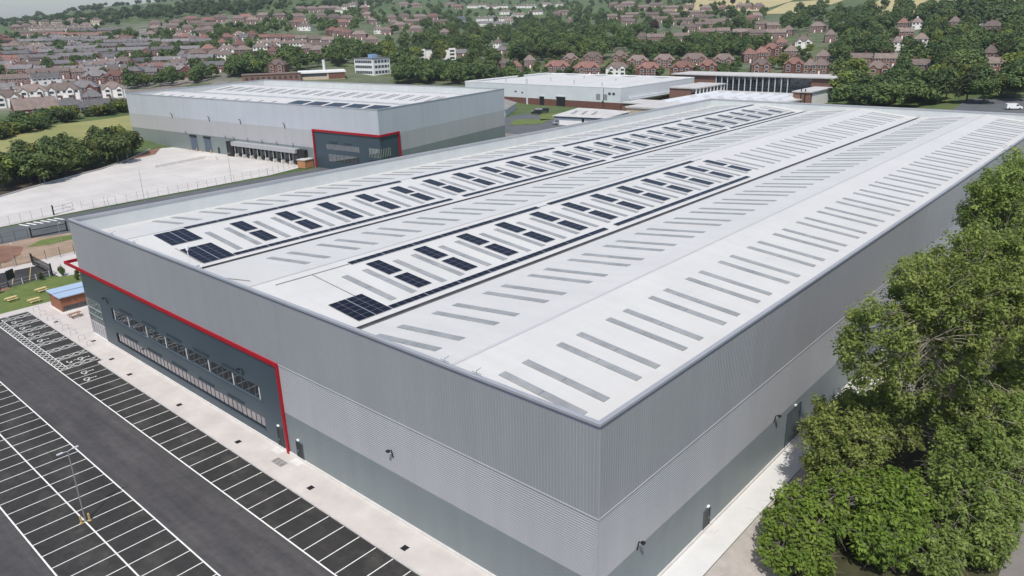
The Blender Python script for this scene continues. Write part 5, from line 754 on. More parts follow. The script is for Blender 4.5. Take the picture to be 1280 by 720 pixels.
# painted markings on the car park: one flat layer of paint
mk = MB(); ZM = -.091
def line(x0,y0,x1,y1,w=.10):
    dx,dy = x1-x0,y1-y0; L = math.hypot(dx,dy); mk.face([(x0-dy/L*w/2,y0+dx/L*w/2,ZM),(x0+dy/L*w/2,y0-dx/L*w/2,ZM),(x1+dy/L*w/2,y1-dx/L*w/2,ZM),(x1-dy/L*w/2,y1+dx/L*w/2,ZM)])
for i in range(-25, 20): line(-8.5, 38.48+2.4*i, -3.98, 38.48+2.4*i)
line(-8.55, -30, -8.55, 116.2, .14)
for xc in (-15.1, -19.72, -24.4): line(xc, -30, xc, 116, .14)
for i in range(-28, 24):
    y = 61.13+2.42*i; line(-15.17, y, -19.65, y); line(-19.79, y, -24.33, y)
ys = [86.1+4.05*k for k in range(8)]
for y in ys:
    line(-7.4, y, -3.3, y); line(-7.4, y+1.25, -3.3, y+1.25)
    for k in range(3):
        x0 = -7.4+k*1.37; line(x0, y+.02, x0+1.37, y+1.23); line(x0, y+1.23, x0+1.37, y+.02)
line(-7.4, 86.1, -7.4, 115.9); line(-7.4, 86.1, -8.5, 86.1)
k = 0; y = 86.1
while y < 114.8:
    line(-7.4, y, -8.5, y+1.2); line(-8.5, y, -7.4, y+1.2); y += 1.2
def wheelchair(cx, cy):
    # the wheelchair symbol seen from the aisle side: arc, seat, back, head
    pts = [(cx+.42*math.cos(t), cy+.42*math.sin(t)) for t in [i*math.pi/7+.5 for i in range(0,11)]]
    for a, b in zip(pts, pts[1:]): line(*a, *b, .12)
    line(cx+.1, cy-.05, cx+.85, cy-.1, .13); line(cx+.1, cy-.1, cx+.1, cy-.55, .13); line(cx+.1, cy-.55, cx-.35, cy-.8, .13)
    pts = [(cx+1.05+.13*math.cos(t), cy-.1+.13*math.sin(t)) for t in [i*math.pi/4 for i in range(9)]]
    mk.face([(x,y,ZM) for x,y in pts[:-1]])
for y in ys[:1]+ys[3:]: wheelchair(-6.3, y+2.6)
wheelchair(-4.9, 88.5); wheelchair(-6.4, 83.0); wheelchair(-7.0, 80.4)
for y in (133.5+0, 138.5, 143.5): pass
structure(mk.build('parking_markings', m_white))
mk = MB(); ZM = -.085
for i in range(10):
    x = -24+i*3.0; line(x, 134.5+i*.15, x+3.2, 145.5, .12)
line(-30, 145.8, 7, 145.8, .2)
structure(mk.build('road_markings', m_yel))
mk = MB(); ZM = -.075
for i in range(6): line(18+i*1.6, 184.8, 17+i*1.6, 188.5, .6)
structure(mk.build('crossing_markings', m_white))
# ------------------------------------------------------------ main warehouse
W, D, HT, H1, H2 = 96.5, 201.0, 18.65, 10.92, 5.17
ZV, ZR = 16.1, 17.8
wh = thing('warehouse', 'huge grey warehouse with white triple-ridged roof, solar panels and red-trimmed office corner', 'warehouse', (0,0,0))
def ribs_vertical(x0, x1, z0, z1, pitch, depth, fn, mb):
    # trapezoid ribs along a wall; fn(u, off, z) gives the point
    n = int((x1-x0)/pitch); p_ = (x1-x0)/n
    prof = []
    for i in range(n):
        a = x0+i*p_; prof += [(a,0),(a+p_*.45,0),(a+p_*.55,depth),(a+p_*.9,depth)]
    prof.append((x1,0))
    for (a,o), (b,q) in zip(prof, prof[1:]): mb.face([fn(a,o,z0), fn(b,q,z0), fn(b,q,z1), fn(a,o,z1)])
def ribs_horizontal(x0, x1, z0, z1, pitch, depth, fn, mb):
    n = max(1, int(round((z1-z0)/pitch))); p_ = (z1-z0)/n
    prof = []
    for i in range(n):
        a = z0+i*p_; prof += [(a,0),(a+p_*.4,0),(a+p_*.55,depth),(a+p_*.85,depth)]
    prof.append((z1,0))
    for (a,o), (b,q) in zip(prof, prof[1:]): mb.face([fn(x0,o,a), fn(x1,o,a), fn(x1,q,b), fn(x0,q,b)])
front = lambda y,o,z: (-o, y, z)
right = lambda x,o,z: (x, -o, z)
mb = MB()
ribs_vertical(0, W, H1, HT-.35, .30, .022, front, mb); ribs_vertical(0, D, H1, HT-.35, .30, .022, right, mb)
mb.face([(D,0,0),(D,W,0),(D,W,HT-.3),(D,0,HT-.3)]); mb.face([(D,W,0),(0,W,0),(0,W,HT-.3),(D,W,HT-.3)])
mb.build('upper_cladding', m_upper, wh)
mb = MB(); ribs_horizontal(0, 42, H2, H1-.06, .22, .026, front, mb); ribs_horizontal(0, D, H2, H1-.06, .22, .026, right, mb)
mb.build('middle_cladding', m_mid, wh)
mb = MB(); ribs_horizontal(0, 42, .3, H2, .22, .03, front, mb); ribs_horizontal(0, D, .3, H2, .22, .03, right, mb)
mb.build('lower_cladding', m_low, wh)
mb = MB(); mb.box(-.14,-.14,-.3,.05,W,.3); mb.box(.05,-.14,-.3,D,.05,.3)
mb.build('plinth', m_plinth, wh)
mb = MB(); mb.box(-.07,-.07,H1-.10,-.004,42,H1+.02); mb.box(-.004,-.07,H1-.10,D,-.004,H1+.02); mb.box(-.075,-.075,.3,-.003,-.003,H1-.1)
mb.box(-.06,-.06,H1+.02,-.003,-.003,HT-.36)
mb.build('flashing', m_mid, wh)
# capping: a ring of four boxes on the parapet
mb = MB(); t = .36; o = .05
mb.box(-o,-o,HT-.36,t,W+o,HT); mb.box(D-t,-o,HT-.36,D+o,W+o,HT); mb.box(t,-o,HT-.36,D-t,t,HT); mb.box(t,W-t,HT-.36,D-t,W+o,HT)
mb.build('parapet_capping', m_cap, wh)
mb = MB(); mb.box(-o-.008,-o-.008,HT-.36,-o+.001,W+o,HT-.20); mb.box(-o,-o-.008,HT-.36,D,-o+.001,HT-.20); mb.build('capping_shadow_line', mat('capping_painted_shadow',(.10,.12,.17),.5,.1), wh)  # dark strip along the capping's lower edge, its shadow line put in as colour
mb = MB(); q = t-.12
mb.face([(q,q,15.8),(q,W-q,15.8),(q,W-q,HT-.2),(q,q,HT-.2)]); mb.face([(D-q,q,15.8),(D-q,W-q,15.8),(D-q,W-q,HT-.2),(D-q,q,HT-.2)])
mb.face([(q,q,15.8),(D-q,q,15.8),(D-q,q,HT-.2),(q,q,HT-.2)]); mb.face([(q,W-q,15.8),(D-q,W-q,15.8),(D-q,W-q,HT-.2),(q,W-q,HT-.2)])
mb.build('parapet_lining', m_inner, wh)
YS = [W-q, W*5/6, W*4/6, W/2, W/3, W/6, q]; ZS = [ZV,ZR,ZV,ZR,ZV,ZR,ZV]
GW = .38
SL = []   # slope k: y_a, z_a, y_b, z_b
for k in range(6):
    ya, za, yb, zb = YS[k], ZS[k], YS[k+1], ZS[k+1]
    if k in (2,4): ya -= GW; za += GW*.105
    if k in (1,3): yb += GW; zb += GW*.105
    SL.append((ya,za,yb,zb))
def rz(k, y):
    ya, za, yb, zb = SL[k]; return za+(zb-za)*(y-ya)/(yb-ya)
mb = MB()
for k, (ya,za,yb,zb) in enumerate(SL):
    n = 40
    for i in range(n):
        x0 = q+(D-2*q)*i/n; x1 = q+(D-2*q)*(i+1)/n
        mb.face([(x0,yb,zb),(x1,yb,zb),(x1,ya,za),(x0,ya,za)])
mb.build('roof', m_roof, wh)
mb = MB()
for yc in (W*4/6, W/3):
    za = ZV+GW*.105
    mb.face([(q,yc-GW,za-.30),(D-q,yc-GW,za-.30),(D-q,yc+GW,za-.30),(q,yc+GW,za-.30)])
    mb.face([(q,yc-GW,za-.30),(D-q,yc-GW,za-.30),(D-q,yc-GW,za),(q,yc-GW,za)]); mb.face([(q,yc+GW,za-.30),(D-q,yc+GW,za-.30),(D-q,yc+GW,za),(q,yc+GW,za)])
    for s in (-1,1): mb.box(q, yc+s*GW-.05, za-.01, D-q, yc+s*GW+.05, za+.03)
    mb.build('valley_gutter', m_gut, wh); mb = MB()
for i in (1,3,5):
    mb = MB(); yc = YS[i]
    for s in (-1,1): mb.face([(q,yc,ZR+.04),(D-q,yc,ZR+.04),(D-q,yc+s*.16,ZR+.022),(q,yc+s*.16,ZR+.022)])
    mb.build('ridge_flashing', mat('ridge_flashing',(.46,.465,.475),.75,.03,spec=.1) if i == 1 else bpy.data.materials['ridge_flashing'], wh)
# rooflights: pairs on every slope
def light_mesh(mb, k, x, y0, y1):
    for a, b in ((y0, (y0+y1)/2-.03), ((y0+y1)/2+.03, y1)):
        z0, z1 = rz(k,a)+.07, rz(k,b)+.07
        v = [(x,a,z0),(x+.86,a,z0),(x+.86,b,z1),(x,b,z1)]
        mb.face(v if b > a else v[::-1])
        for (p,r) in ((0,1),(1,2),(2,3),(3,0)):
            mb.face([v[p],v[r],(v[r][0],v[r][1],v[r][2]-.09),(v[p][0],v[p][1],v[p][2]-.09)])
PER = 7.62
spots = []
for k, (y0,y1,first) in enumerate([(84.1,93.3,1),(67.4,76.2,1),(51.2,60.1,1),(35.2,43.9,1),(19.9,28.7,0),(3.9,12.3,0)]):
    for i in range(first, 26):
        for dx in (0, 2.95): spots.append((k, 3.1+i*PER+dx, y0, y1))
spots.sort(key=lambda s: math.dist((s[1],(s[2]+s[3])/2,17), tuple(cam.location))/ (1.6 if s[0] in (1,3,5) else 1))
for s in spots[:100]:
    mb = MB(); light_mesh(mb, *s); mb.build('skylight', m_sky, wh)
mb = MB()
for s in spots[100:]: light_mesh(mb, *s)
structure(mb.build('skylight', m_sky, wh), 'stuff')
# solar arrays: panels on a pale frame
def array(k, x0, y0, x1, y1, nx, ny, split=None):
    mb = MB(); L = .10
    P = lambda x,y,h: (x, y, rz(k,y)+h)
    def slab(a,b,c,d,h,m):
        v = [P(a,b,h),P(c,b,h),P(c,d,h),P(a,d,h)]; mb.face(v, m)
        for (p,r) in ((0,1),(1,2),(2,3),(3,0)): mb.face([v[p],v[r],(v[r][0],v[r][1],v[r][2]-.05),(v[p][0],v[p][1],v[p][2]-.05)], 1)
    slab(x0+.03,y0+.03,x1-.03,y1-.03,L-.012,1)
    for i in range(nx):
        for j in range(ny):
            g = .02; gx = .09 if split and i and i % split == 0 else g
            a = x0+(x1-x0)*i/nx+gx; c = x0+(x1-x0)*(i+1)/nx-g; b = y0+(y1-y0)*j/ny+g; d = y0+(y1-y0)*(j+1)/ny-g
            mb.face([P(a,b,L),P(c,b,L),P(c,d,L),P(a,d,L)], 0)
    mb.build('solar_array', [m_pv, m_pvf], wh)
array(3, 5.0, 33.4, 9.45, 38.6, 4, 5, 2)
array(1, 5.0, 74.1, 9.45, 79.6, 4, 5, 2); array(1, 5.0, 65.6, 9.45, 72.0, 4, 6, 2)
for i in range(12):
    x = 15.2+i*PER; array(3, x, 40.8, x+2.1, 45.2, 2, 4); array(3, x, 35.7, x+2.1, 40.0, 2, 4)
for i in range(24):
    x = 15.3+i*PER
    if i < 23: array(1, x, 73.1, x+2.1, 77.5, 2, 4)
    array(1, x, 67.9, x+2.1, 72.3, 2, 4)
for (k,y0,y1,segs) in ((3,33.4,34.3,[(9.55,49.5),(51.8,95.6)]),(3,46.1,47.0,[(13.9,49.5),(52.0,97.4)]),(1,79.15,80.0,[(9.55,50.2),(53,95),(98.2,151),(153.4,196.5)]),(1,65.6,66.5,[(9.55,49.9),(52.6,95.3),(98.2,151.2),(153.4,196.0)])):
    for (a,b) in segs: array(k, a, y0, b, y1, int((b-a)/1.0), 1, 5)
# roof cables and the lightning post
mb = MB()
def cable(k, pts, w=.05):
    mb.tube([(x,y,rz(k,y)+.06) for x,y in pts], w, 4)
cable(3, [(14,46.5),(8.6,46.6),(3.9,46.7)]); cable(3, [(8.6,46.6),(8.6,38.6)]); cable(2, [(3.0,50.5),(2.2,58),(2.0,64)]); cable(1, [(4.9,73),(4.9,66)]); cable(3, [(49.5,46.5),(52,46.5)]); cable(3,[(97.4,46.5),(101,46.5)])
mb.build('roof_cable', mat('cable_grey',(.22,.22,.22),.6), wh)
mb = MB(); mb.tube([(2.6,64.3,16.1),(2.6,64.3,18.9)], .05, 6); mb.tube([(2.6,64.3,18.9),(2.6,64.3,19.5)], .16, 6)
for dx,dy in ((-.8,1.6),(.6,1.4),(-.8,-1.6),(.7,-1.5)): mb.tube([(2.6+dx,64.3+dy,16.2),(2.6+dx,64.3+dy,17.3)], .035, 5)
mb.tube([(1.8,65.9,17.3),(1.8,62.7,17.3)], .03, 5); mb.build('roof_post', m_wht, wh)
for y in (15.5, 11.9, 74.0, 81.0):
    mb = MB(); mb.tube([(.2,y,HT),(.2,y,HT+.35),(.7,y,HT+.45)], .035, 5); mb.tube([(.2,y-.5,HT+.2),(.2,y+.5,HT+.2)], .03, 5); mb.build('roof_anchor', m_galv, wh)
# office corner
mb = MB(); X = -.02
# facade with openings: bands around the two strip windows and the corner glazing
def fac(y0,y1,z0,z1): mb.face([(X,y0,z0),(X,y1,z0),(X,y1,z1),(X,y0,z1)][::-1])
UW = (46.2,86.7,4.95,6.75); LW = (46.2,86.7,1.35,2.85); GL = (91.0,96.5,.25,6.35); DR = (42.7,43.7,0.0,2.7)
fac(42,46.2,2.7,10.6); fac(42,42.7,0,2.7); fac(43.7,46.2,0,2.7)
fac(46.2,86.7,0,1.35); fac(46.2,86.7,2.85,4.95); fac(46.2,86.7,6.75,10.6); fac(86.7,91,0,10.6); fac(91,96.5,6.35,10.6); fac(91,96.5,0,.25)
for (y0,y1,z0,z1) in (UW,LW,GL):
    for q_ in ([(X,y0,z0),(X,y1,z0),(.3,y1,z0),(.3,y0,z0)],[(X,y0,z1),(X,y1,z1),(.3,y1,z1),(.3,y0,z1)],[(X,y0,z0),(X,y0,z1),(.3,y0,z1),(.3,y0,z0)]): mb.face(q_)
mb.build('office_facade', m_pod, wh)
mb = MB(); mb.box(-.05,42.2,-.05,-.025,96.5,.22); mb.build('facade_base', m_plinth, wh)
def strip(name, y0, y1, z0, z1, n, gm, wide, mull=m_lgrey, fr=.05, transom=None):
    g = MB(); g.face([(.12,y0,z0),(.12,y1,z0),(.12,y1,z1),(.12,y0,z1)][::-1]); w = g.build(name, gm, wh)
    f = MB(); 
    for i in range(n+1):
        y = y0+(y1-y0)*i/n; hw = fr
        f.box(.09, y-hw, z0, .118, y+hw, z1)
    f.box(.03, y0, z0, .10, y1, z0+.07); f.box(.03, y0, z1-.07, .10, y1, z1)
    if transom: 
        for zz in transom: f.box(.035, y0, zz-.04, .095, y1, zz+.04)
    f.build('window_frame', mull, w)
    if wide:
        for i in range(n//wide+1):
            y = y0+(y1-y0)*min(n-.35,i*wide+.35)/n; c = MB(); c.box(.09, y-.10, z0, .118, y+.10, z1); c.build('column', m_lgrey, w)
    s = MB(); s.box(-.10, y0-.1, z0-.08, .02, y1+.1, z0-.01); s.build('window_sill', m_pod, w)
    return w
strip('office_window', *UW[:2], *UW[2:], 28, m_glassu, 4, mat('dark_mullion',(.10,.12,.14),.4), .03)
strip('office_window', *LW[:2], *LW[2:], 38, m_glassr, 0, m_dark, .03)
strip('corner_glazing', 91.0, 96.4, 3.6, 6.3, 9, m_glassu, 0, mat('pale_green_fin',(.36,.43,.40),.4), .032, transom=(4.8,))
strip('corner_glazing', 91.0, 96.4, .3, 2.5, 6, m_glassr, 0, m_lgrey, .05)
g = MB(); g.face([(.12,91,2.5),(.12,96.4,2.5),(.12,96.4,3.6),(.12,91,3.6)][::-1]); g.build('corner_glazing', m_glass, wh)
for y1, y0 in ((83.6,79.4),(76.0,71.9),(68.8,64.7),(61.4,57.6),(54.3,50.5)):
    for z in (7.15, 3.10):
        f = MB(); f.box(-.08, y0, z, -.022, y1, z+.28)
        for k in range(4): f.box(-.095, y0, z+.03+k*.065, -.08, y1, z+.06+k*.065)
        f.build('louvre_grille', mat('louvre_slate',(.030,.042,.052),.5,.1) if y1 == 83.6 and z > 5 else bpy.data.materials['louvre_slate'], wh)
# red portal frame around the office corner
mb = MB(); mb.box(-.20,42.0,10.52,.0,102.3,10.98); mb.box(-.20,41.55,0,.0,42.0,10.98); mb.box(0,102.05,10.52,14,102.3,10.98)
mb.build('red_frame', m_red, wh)
def wall_door(y, w, h, name='fire_door', side='front'):
    d = MB(); f = MB()
    if side == 'front':
        d.box(-.05,y-w/2,.06,-.035,y+w/2,h); f.box(-.09,y-w/2-.08,.06,-.02,y-w/2,h+.08); f.box(-.09,y+w/2,.06,-.02,y+w/2+.08,h+.08); f.box(-.09,y-w/2,h,-.02,y+w/2,h+.08)
        L = MB(); L.box(-.22,y-.16,h+.3,-.04,y+.16,h+.45); hd = MB(); hd.box(-.10,y+w/2-.2,1.0,-.05,y+w/2-.14,1.25); st = MB(); st.box(-1.0,y-w/2-.3,-.05,-.15,y+w/2+.3,.06)
    else:
        d.box(y-w/2,-.05,.06,y+w/2,-.035,h); f.box(y-w/2-.08,-.09,.06,y-w/2,-.02,h+.08); f.box(y+w/2,-.09,.06,y+w/2+.08,-.02,h+.08); f.box(y-w/2,-.09,h,y+w/2,-.02,h+.08)
        L = MB(); L.box(y-.16,-.22,h+.3,y+.16,-.04,h+.45); hd = MB(); hd.box(y+w/2-.2,-.10,1.0,y+w/2-.14,-.05,1.25); st = MB(); st.box(y-w/2-.3,-1.0,-.05,y+w/2+.3,-.15,.06)
    o = d.build(name, m_dark if name == 'fire_door' else mat('grey_shutter',(.10,.12,.13),.5) if y == 36.6 else bpy.data.materials['grey_shutter'], wh); f.build('door_frame', m_pod, o); hd.build('handle', m_galv, o); L.build('door_lamp', m_wht, wh); st.build('door_step', m_plinth, wh)
wall_door(39.4, 1.1, 2.2); wall_door(43.2, .95, 2.6); wall_door(17.2, 1.1, 2.2, side='right'); wall_door(60, 1.1, 2.2, side='right')
wall_door(36.6, 3.6, 4.4, 'roller_shutter', 'right'); wall_door(75, 3.6, 4.4, 'roller_shutter', 'right')
def wall_lamp(y, z, side):
    L = MB()
    if side == 'front': L.tube([(-.04,y,z-.75),(-.2,y,z+.1),(-.5,y,z+.2)], .06, 6); L.box(-.72,y-.15,z+.1,-.42,y+.15,z+.26)
    else: L.tube([(y,-.04,z-.75),(y,-.2,z+.1),(y,-.5,z+.2)], .06, 6); L.box(y-.15,-.72,z+.1,y+.15,-.42,z+.26)
    L.build('wall_lamp', m_dark, wh)
wall_lamp(23.1, 7.6, 'front'); wall_lamp(49.5, 8.0, 'front'); wall_lamp(87.5, 8.0, 'front')
for x in (5.3, 31.1, 58, 85, 112): wall_lamp(x, 5.8, 'right')

# ------------------------------------------------------------ second warehouse
C2 = Vector((110.7,161.0)); E1 = Vector((-12.3,150.9)).normalized(); E2 = Vector((74.2,14.8)).normalized(); L1, L2, HB = 152.0, 75.6, 20.4
w2 = thing('warehouse', 'smaller grey warehouse with loading dock and red-framed office corner beyond the concrete yard', 'warehouse', (C2.x, C2.y, 0))
def P2(s, t, z): 
    v = E1*s+E2*t; return (v.x, v.y, z)
def q2(mb, a, b, m=0): # wall quad between (s,t) pairs with heights in a, b
    mb.face([P2(a[0],a[1],a[2]),P2(b[0],b[1],a[2]),P2(b[0],b[1],b[2]),P2(a[0],a[1],b[2])], m)
def b2(mb, s0,s1,t0,t1,z0,z1,m=0):
    k = len(mb.v); mb.v += [P2(s,t,z) for z in (z0,z1) for s,t in ((s0,t0),(s1,t0),(s1,t1),(s0,t1))]
    for f in ((0,3,2,1),(4,5,6,7),(0,1,5,4),(1,2,6,5),(2,3,7,6),(3,0,4,7)): mb.f.append(tuple(k+i for i in f)); mb.m.append(m)
for nm, z0, z1, m in (('upper_cladding',12.2,HB-.3,m_upper2),('middle_cladding',6.4,12.2,m_mid2),('lower_cladding',-.2,6.4,m_low2)):
    mb = MB(); o = .0
    q2(mb,(0,0,z0),(L1,0,z1)); q2(mb,(0,0,z0),(0,L2,z1)); q2(mb,(L1,0,z0),(L1,L2,z1)); q2(mb,(0,L2,z0),(L1,L2,z1)); mb.build(nm, m, w2)
mb = MB(); b2(mb,0,L1,-.08,.5,HB-.3,HB); b2(mb,0,L1,L2-.5,L2+.08,HB-.3,HB); b2(mb,-.08,.5,0,L2,HB-.299,HB+.001); b2(mb,L1-.5,L1+.08,0,L2,HB-.299,HB+.001); mb.build('parapet_capping', m_cap, w2)
mb = MB(); q2(mb,(.4,.4,17.3),(L1-.4,.4,HB-.1)); q2(mb,(.4,.4,17.3),(.4,L2-.4,HB-.1)); q2(mb,(L1-.4,.4,17.3),(L1-.4,L2-.4,HB-.1)); q2(mb,(.4,L2-.4,17.3),(L1-.4,L2-.4,HB-.1)); mb.build('parapet_lining', m_inner, w2)
T2 = [.4, L2*.25, L2*.5, L2*.75, L2-.4]; Z2 = [17.7,19.4,17.7,19.4,17.7]
mb = MB()
for i in range(4): mb.face([P2(.4,T2[i],Z2[i]),P2(L1-.4,T2[i],Z2[i]),P2(L1-.4,T2[i+1],Z2[i+1]),P2(.4,T2[i+1],Z2[i+1])])
mb.build('roof', m_roof, w2)
mb = MB(); b2(mb,.4,L1-.4,L2*.5-.4,L2*.5+.4,17.6,17.8); mb.build('valley_gutter', m_lgrey, w2)
def r2(i, t): return Z2[i]+(Z2[i+1]-Z2[i])*(t-T2[i])/(T2[i+1]-T2[i])
for i in range(4):
    for k in range(18):
        s = 12+k*7.8
        if i == 0 and s < 62: continue
        for ds in ((0,) if i == 0 else (0,2.4)):
            mb = MB(); a = T2[i]+4.8; b = T2[i+1]-4.8; mb.face([P2(s+ds,a,r2(i,a)+.1),P2(s+ds+.9,a,r2(i,a)+.1),P2(s+ds+.9,b,r2(i,b)+.1),P2(s+ds,b,r2(i,b)+.1)]); mb.build('skylight', m_sky, w2)
for k in range(5):
    for s0, s1 in ((9+k*10.2, 17+k*10.2),):
        mb = MB(); a, b = 5.5, 17.0
        for u in range(6):
            for w in range(8):
                s_a = s0+(s1-s0)*u/6+.03; s_b = s0+(s1-s0)*(u+1)/6-.03; a1 = a+(b-a)*w/8+.03; b1 = a+(b-a)*(w+1)/8-.03
                mb.face([P2(s_a,a1,r2(0,a1)+.14),P2(s_b,a1,r2(0,a1)+.14),P2(s_b,b1,r2(0,b1)+.14),P2(s_a,b1,r2(0,b1)+.14)])
        mb.build('solar_array', m_pv, w2)
# office corner
mb = MB(); b2(mb,-.10,31.3,-.10,.0,0,12.0); b2(mb,-.10,.0,0,9.0,0,12.0); mb.build('office_facade', m_pod, w2)
mb = MB(); b2(mb,-.45,31.9,-.45,-.10,12.0,12.65); b2(mb,31.3,31.9,-.45,-.0,0,12.0); b2(mb,-.45,-.10,-.10,9.6,12.0,12.65); b2(mb,-.45,0,9.0,9.6,0,12.0); mb.build('red_frame', m_red, w2)
def win2(name, s0, s1, z0, z1, n, gm, side=1, fin=None):
    fin = fin or bpy.data.materials['dark_mullion']
    g = MB(); f = MB()
    if side == 1:
        b2(g,s0,s1,-.14,-.101,z0,z1)
        for i in range(n+1): s = s0+(s1-s0)*i/n; b2(f,s-.05,s+.05,-.17,-.14,z0,z1)
    else:
        b2(g,-.14,-.101,s0,s1,z0,z1)
        for i in range(n+1): s = s0+(s1-s0)*i/n; b2(f,-.18,-.14,s-.09,s+.09,z0,z1)
    w = g.build(name, gm, w2); f.build('window_frame', fin, w)
win2('office_window',9.6,25.6,6.5,8.2,14,m_glassu); win2('office_window',9.8,25.0,2.6,5.0,8,m_glassu)
win2('corner_glazing',.3,5.0,5.4,8.3,7,m_glassu,1,bpy.data.materials['pale_green_fin']); win2('corner_glazing',.3,4.4,5.6,8.3,5,m_glass,2,bpy.data.materials['pale_green_fin']); win2('corner_glazing',.3,5.0,.3,4.6,6,m_glass); win2('corner_glazing',.3,5.0,.3,4.6,5,m_glass,2)
for s0 in (20.0, 13.0):
    mb = MB(); b2(mb,s0,s0+4,-.25,-.101,8.75,9.1); mb.build('louvre_grille', bpy.data.materials['louvre_slate'], w2)
# loading dock: canopy, eight doors with shelters, dark end boxes
mb = MB(); b2(mb,39.8,77,-2.4,-.02,4.2,5.6); mb.build('dock_canopy', m_mid, w2)
for i in range(8):
    s = 41.6+i*4.55
    d = MB(); b2(d,s-1.35,s+1.35,-.5,-.03,1.1,4.0); door = d.build('dock_door', m_blk, w2)
    d = MB(); b2(d,s-1.0,s+1.0,-.53,-.501,1.25,3.2); d.build('door_panel', mat('dock_panel',(.09,.09,.095),.6) if i == 0 else bpy.data.materials['dock_panel'], door)
    d = MB(); b2(d,s+1.75,s+2.2,-2.2,-.03,-.1,1.2); b2(d,s+1.9,s+2.05,-2.0,-1.9,1.2,4.2); d.build('dock_bumper', m_plinth, w2)
    d = MB(); b2(d,s-1.3,s+1.3,-1.0,-.03,.35,1.0); d.build('dock_leveller', m_dark, w2)
for s0, s1 in ((77.2,81.2),(35.8,39.6)):
    d = MB(); b2(d,s0,s1,-1.6,-.03,.0,5.4); bx = d.build('dock_shelter', m_blk, w2)
    d = MB(); b2(d,s0+1.2,s1-1.2,-1.66,-1.601,.2,4.2); d.build('door_panel', m_dark, bx)
for s0, s1 in ((103,107.4),(93.4,97.9)):
    d = MB(); b2(d,s0,s1,-.14,-.02,0,5.4); sh = d.build('roller_shutter', mat('steel_blue_shutter',(.085,.115,.15),.5,.1,.5) if s0 > 100 else bpy.data.materials['steel_blue_shutter'], w2); d = MB(); b2(d,s0-.1,s1+.1,-.4,-.02,5.4,6.0); d.build('shutter_box', m_blk, sh)
    for s in (s0-.7, s1+.7): d = MB(); b2(d,s-.15,s+.15,-1.4,-1.1,-.1,1.2); d.build('bollard', m_yel, w2)
for s in (145.4, 88.8, 33.5): d = MB(); b2(d,s-.55,s+.55,-.1,-.02,0,2.3); d.build('fire_door', m_dark, w2)
for s in (118, 92, 72, 46.5): d = MB(); d.tube([P2(s,-.1,12.0),P2(s,-.35,13.6),P2(s,-.9,13.9)], .12, 5); d.build('wall_lamp', m_dark, w2)
for s in (110,83,77.5,69,60.5,52,43): d = MB(); d.tube([P2(s,-.1,6.0),P2(s,-.3,7.0),P2(s,-.7,7.1)], .09, 5); d.build('wall_lamp', m_dark, w2)
mb = MB(); b2(mb,78,85,-9,-8.6,-.3,1.1); 
b2(mb,84.6,85,-30,-8.6,-.3,.9); rw = structure(mb.build('ramp_wall', m_plinth)); rw.location = (C2.x, C2.y, 0)
# ------------------------------------------------------------ other works buildings
def frame_of(o, d):   # axis pair for a building: origin, x direction
    ux = Vector((d[0],d[1])).normalized(); return ux
# white factory with brick base
f3 = thing('factory', 'long white factory with brick base and gently ridged white roof behind the warehouse', 'factory', (298.3,197.8,0))
X3, Y3, HF = 77.0, 113.0, 11.0
mb = MB(); mb.box(0,0,3.4,X3,Y3,HF-.15,0,'b t'); mb.build('wall', m_wht if False else mat('white_sheet',(.60,.63,.65),.5,.05,.2), f3)
mb = MB(); mb.box(.05,.05,-.5,X3-.05,Y3-.05,3.4,0,'t b'); mb.build('brick_base', m_brick, f3)
mb = MB(); n3 = 5
for i in range(n3):
    a, b, c = Y3*i/n3, Y3*(i+.5)/n3, Y3*(i+1)/n3
    z0 = HF-.9
    mb.face([(.2,a,z0),(X3-.2,a,z0),(X3-.2,b,z0+1.0),(.2,b,z0+1.0)]); mb.face([(.2,b,z0+1.0),(X3-.2,b,z0+1.0),(X3-.2,c,z0),(.2,c,z0)])
mb.build('roof', m_roof, f3)
mb = MB(); mb.box(-.1,-.1,HF-.2,.3,Y3+.1,HF+.25); mb.box(.3,-.1,HF-.2,X3+.1,.3,HF+.25); mb.box(.3,Y3-.3,HF-.2,X3+.1,Y3+.1,HF+.25); mb.box(X3-.3,.3,HF-.2,X3+.1,Y3-.3,HF+.25); mb.build('parapet_capping', m_wht, f3)
def on3(u_frac_y, z0, w, h, name, m, out=.06):
    d = MB(); d.box(-out,u_frac_y-w/2,z0,-.002,u_frac_y+w/2,z0+h); return d.build(name, m, f3)
for y, w, h in ((52.5,3.2,4.6),(39.0,6.2,5.0)):
    o = on3(y,0,w,h,'loading_door',m_blk); d = MB(); d.box(-.5,y-w/2-.3,h,-.05,y+w/2+.3,h+.5); d.build('door_hood', m_lgrey, o)
for y in (14.0,9.5): on3(y,4.5,2.6,3.0,'louvre_panel',m_galv)
for y in (6.8,4.2): on3(y,7.2,1.6,1.3,'window',m_win)
on3(11,2.6,1.0,1.6,'window',m_win); on3(67,5.8,1.2,.8,'wall_vent',m_dark); on3(72,6.2,1.4,.8,'wall_vent',m_dark)
mb = MB(); mb.tube([(-.5,63,-.3),(-.5,63,14)], .55, 8); mb.build('flue_pipe', m_lgrey, f3)
mb = MB(); mb.tube([(-.15,10.5,0),(-.15,10.5,10.6)], .12, 6); mb.build('drainpipe', m_dark, f3)
mb = MB()
for k in range(30):
    mb.box(8+k*2.0, -1.4, 4.6, 9.5+k*2.0, -.1, 5.6)
structure(mb.build('wall_cabinet', m_lgrey, f3), 'stuff')
mb = MB(); mb.box(8,-1.8,4.4,70,-.05,4.6); mb.build('service_duct', m_lgrey, f3)
for x,y in ((12,20),(20,45),(30,70),(14,92),(40,30),(50,60)):
    mb = MB(); mb.tube([(x,y,HF-.6),(x,y,HF+1.3)], .25, 6); mb.build('roof_vent', m_galv, f3)
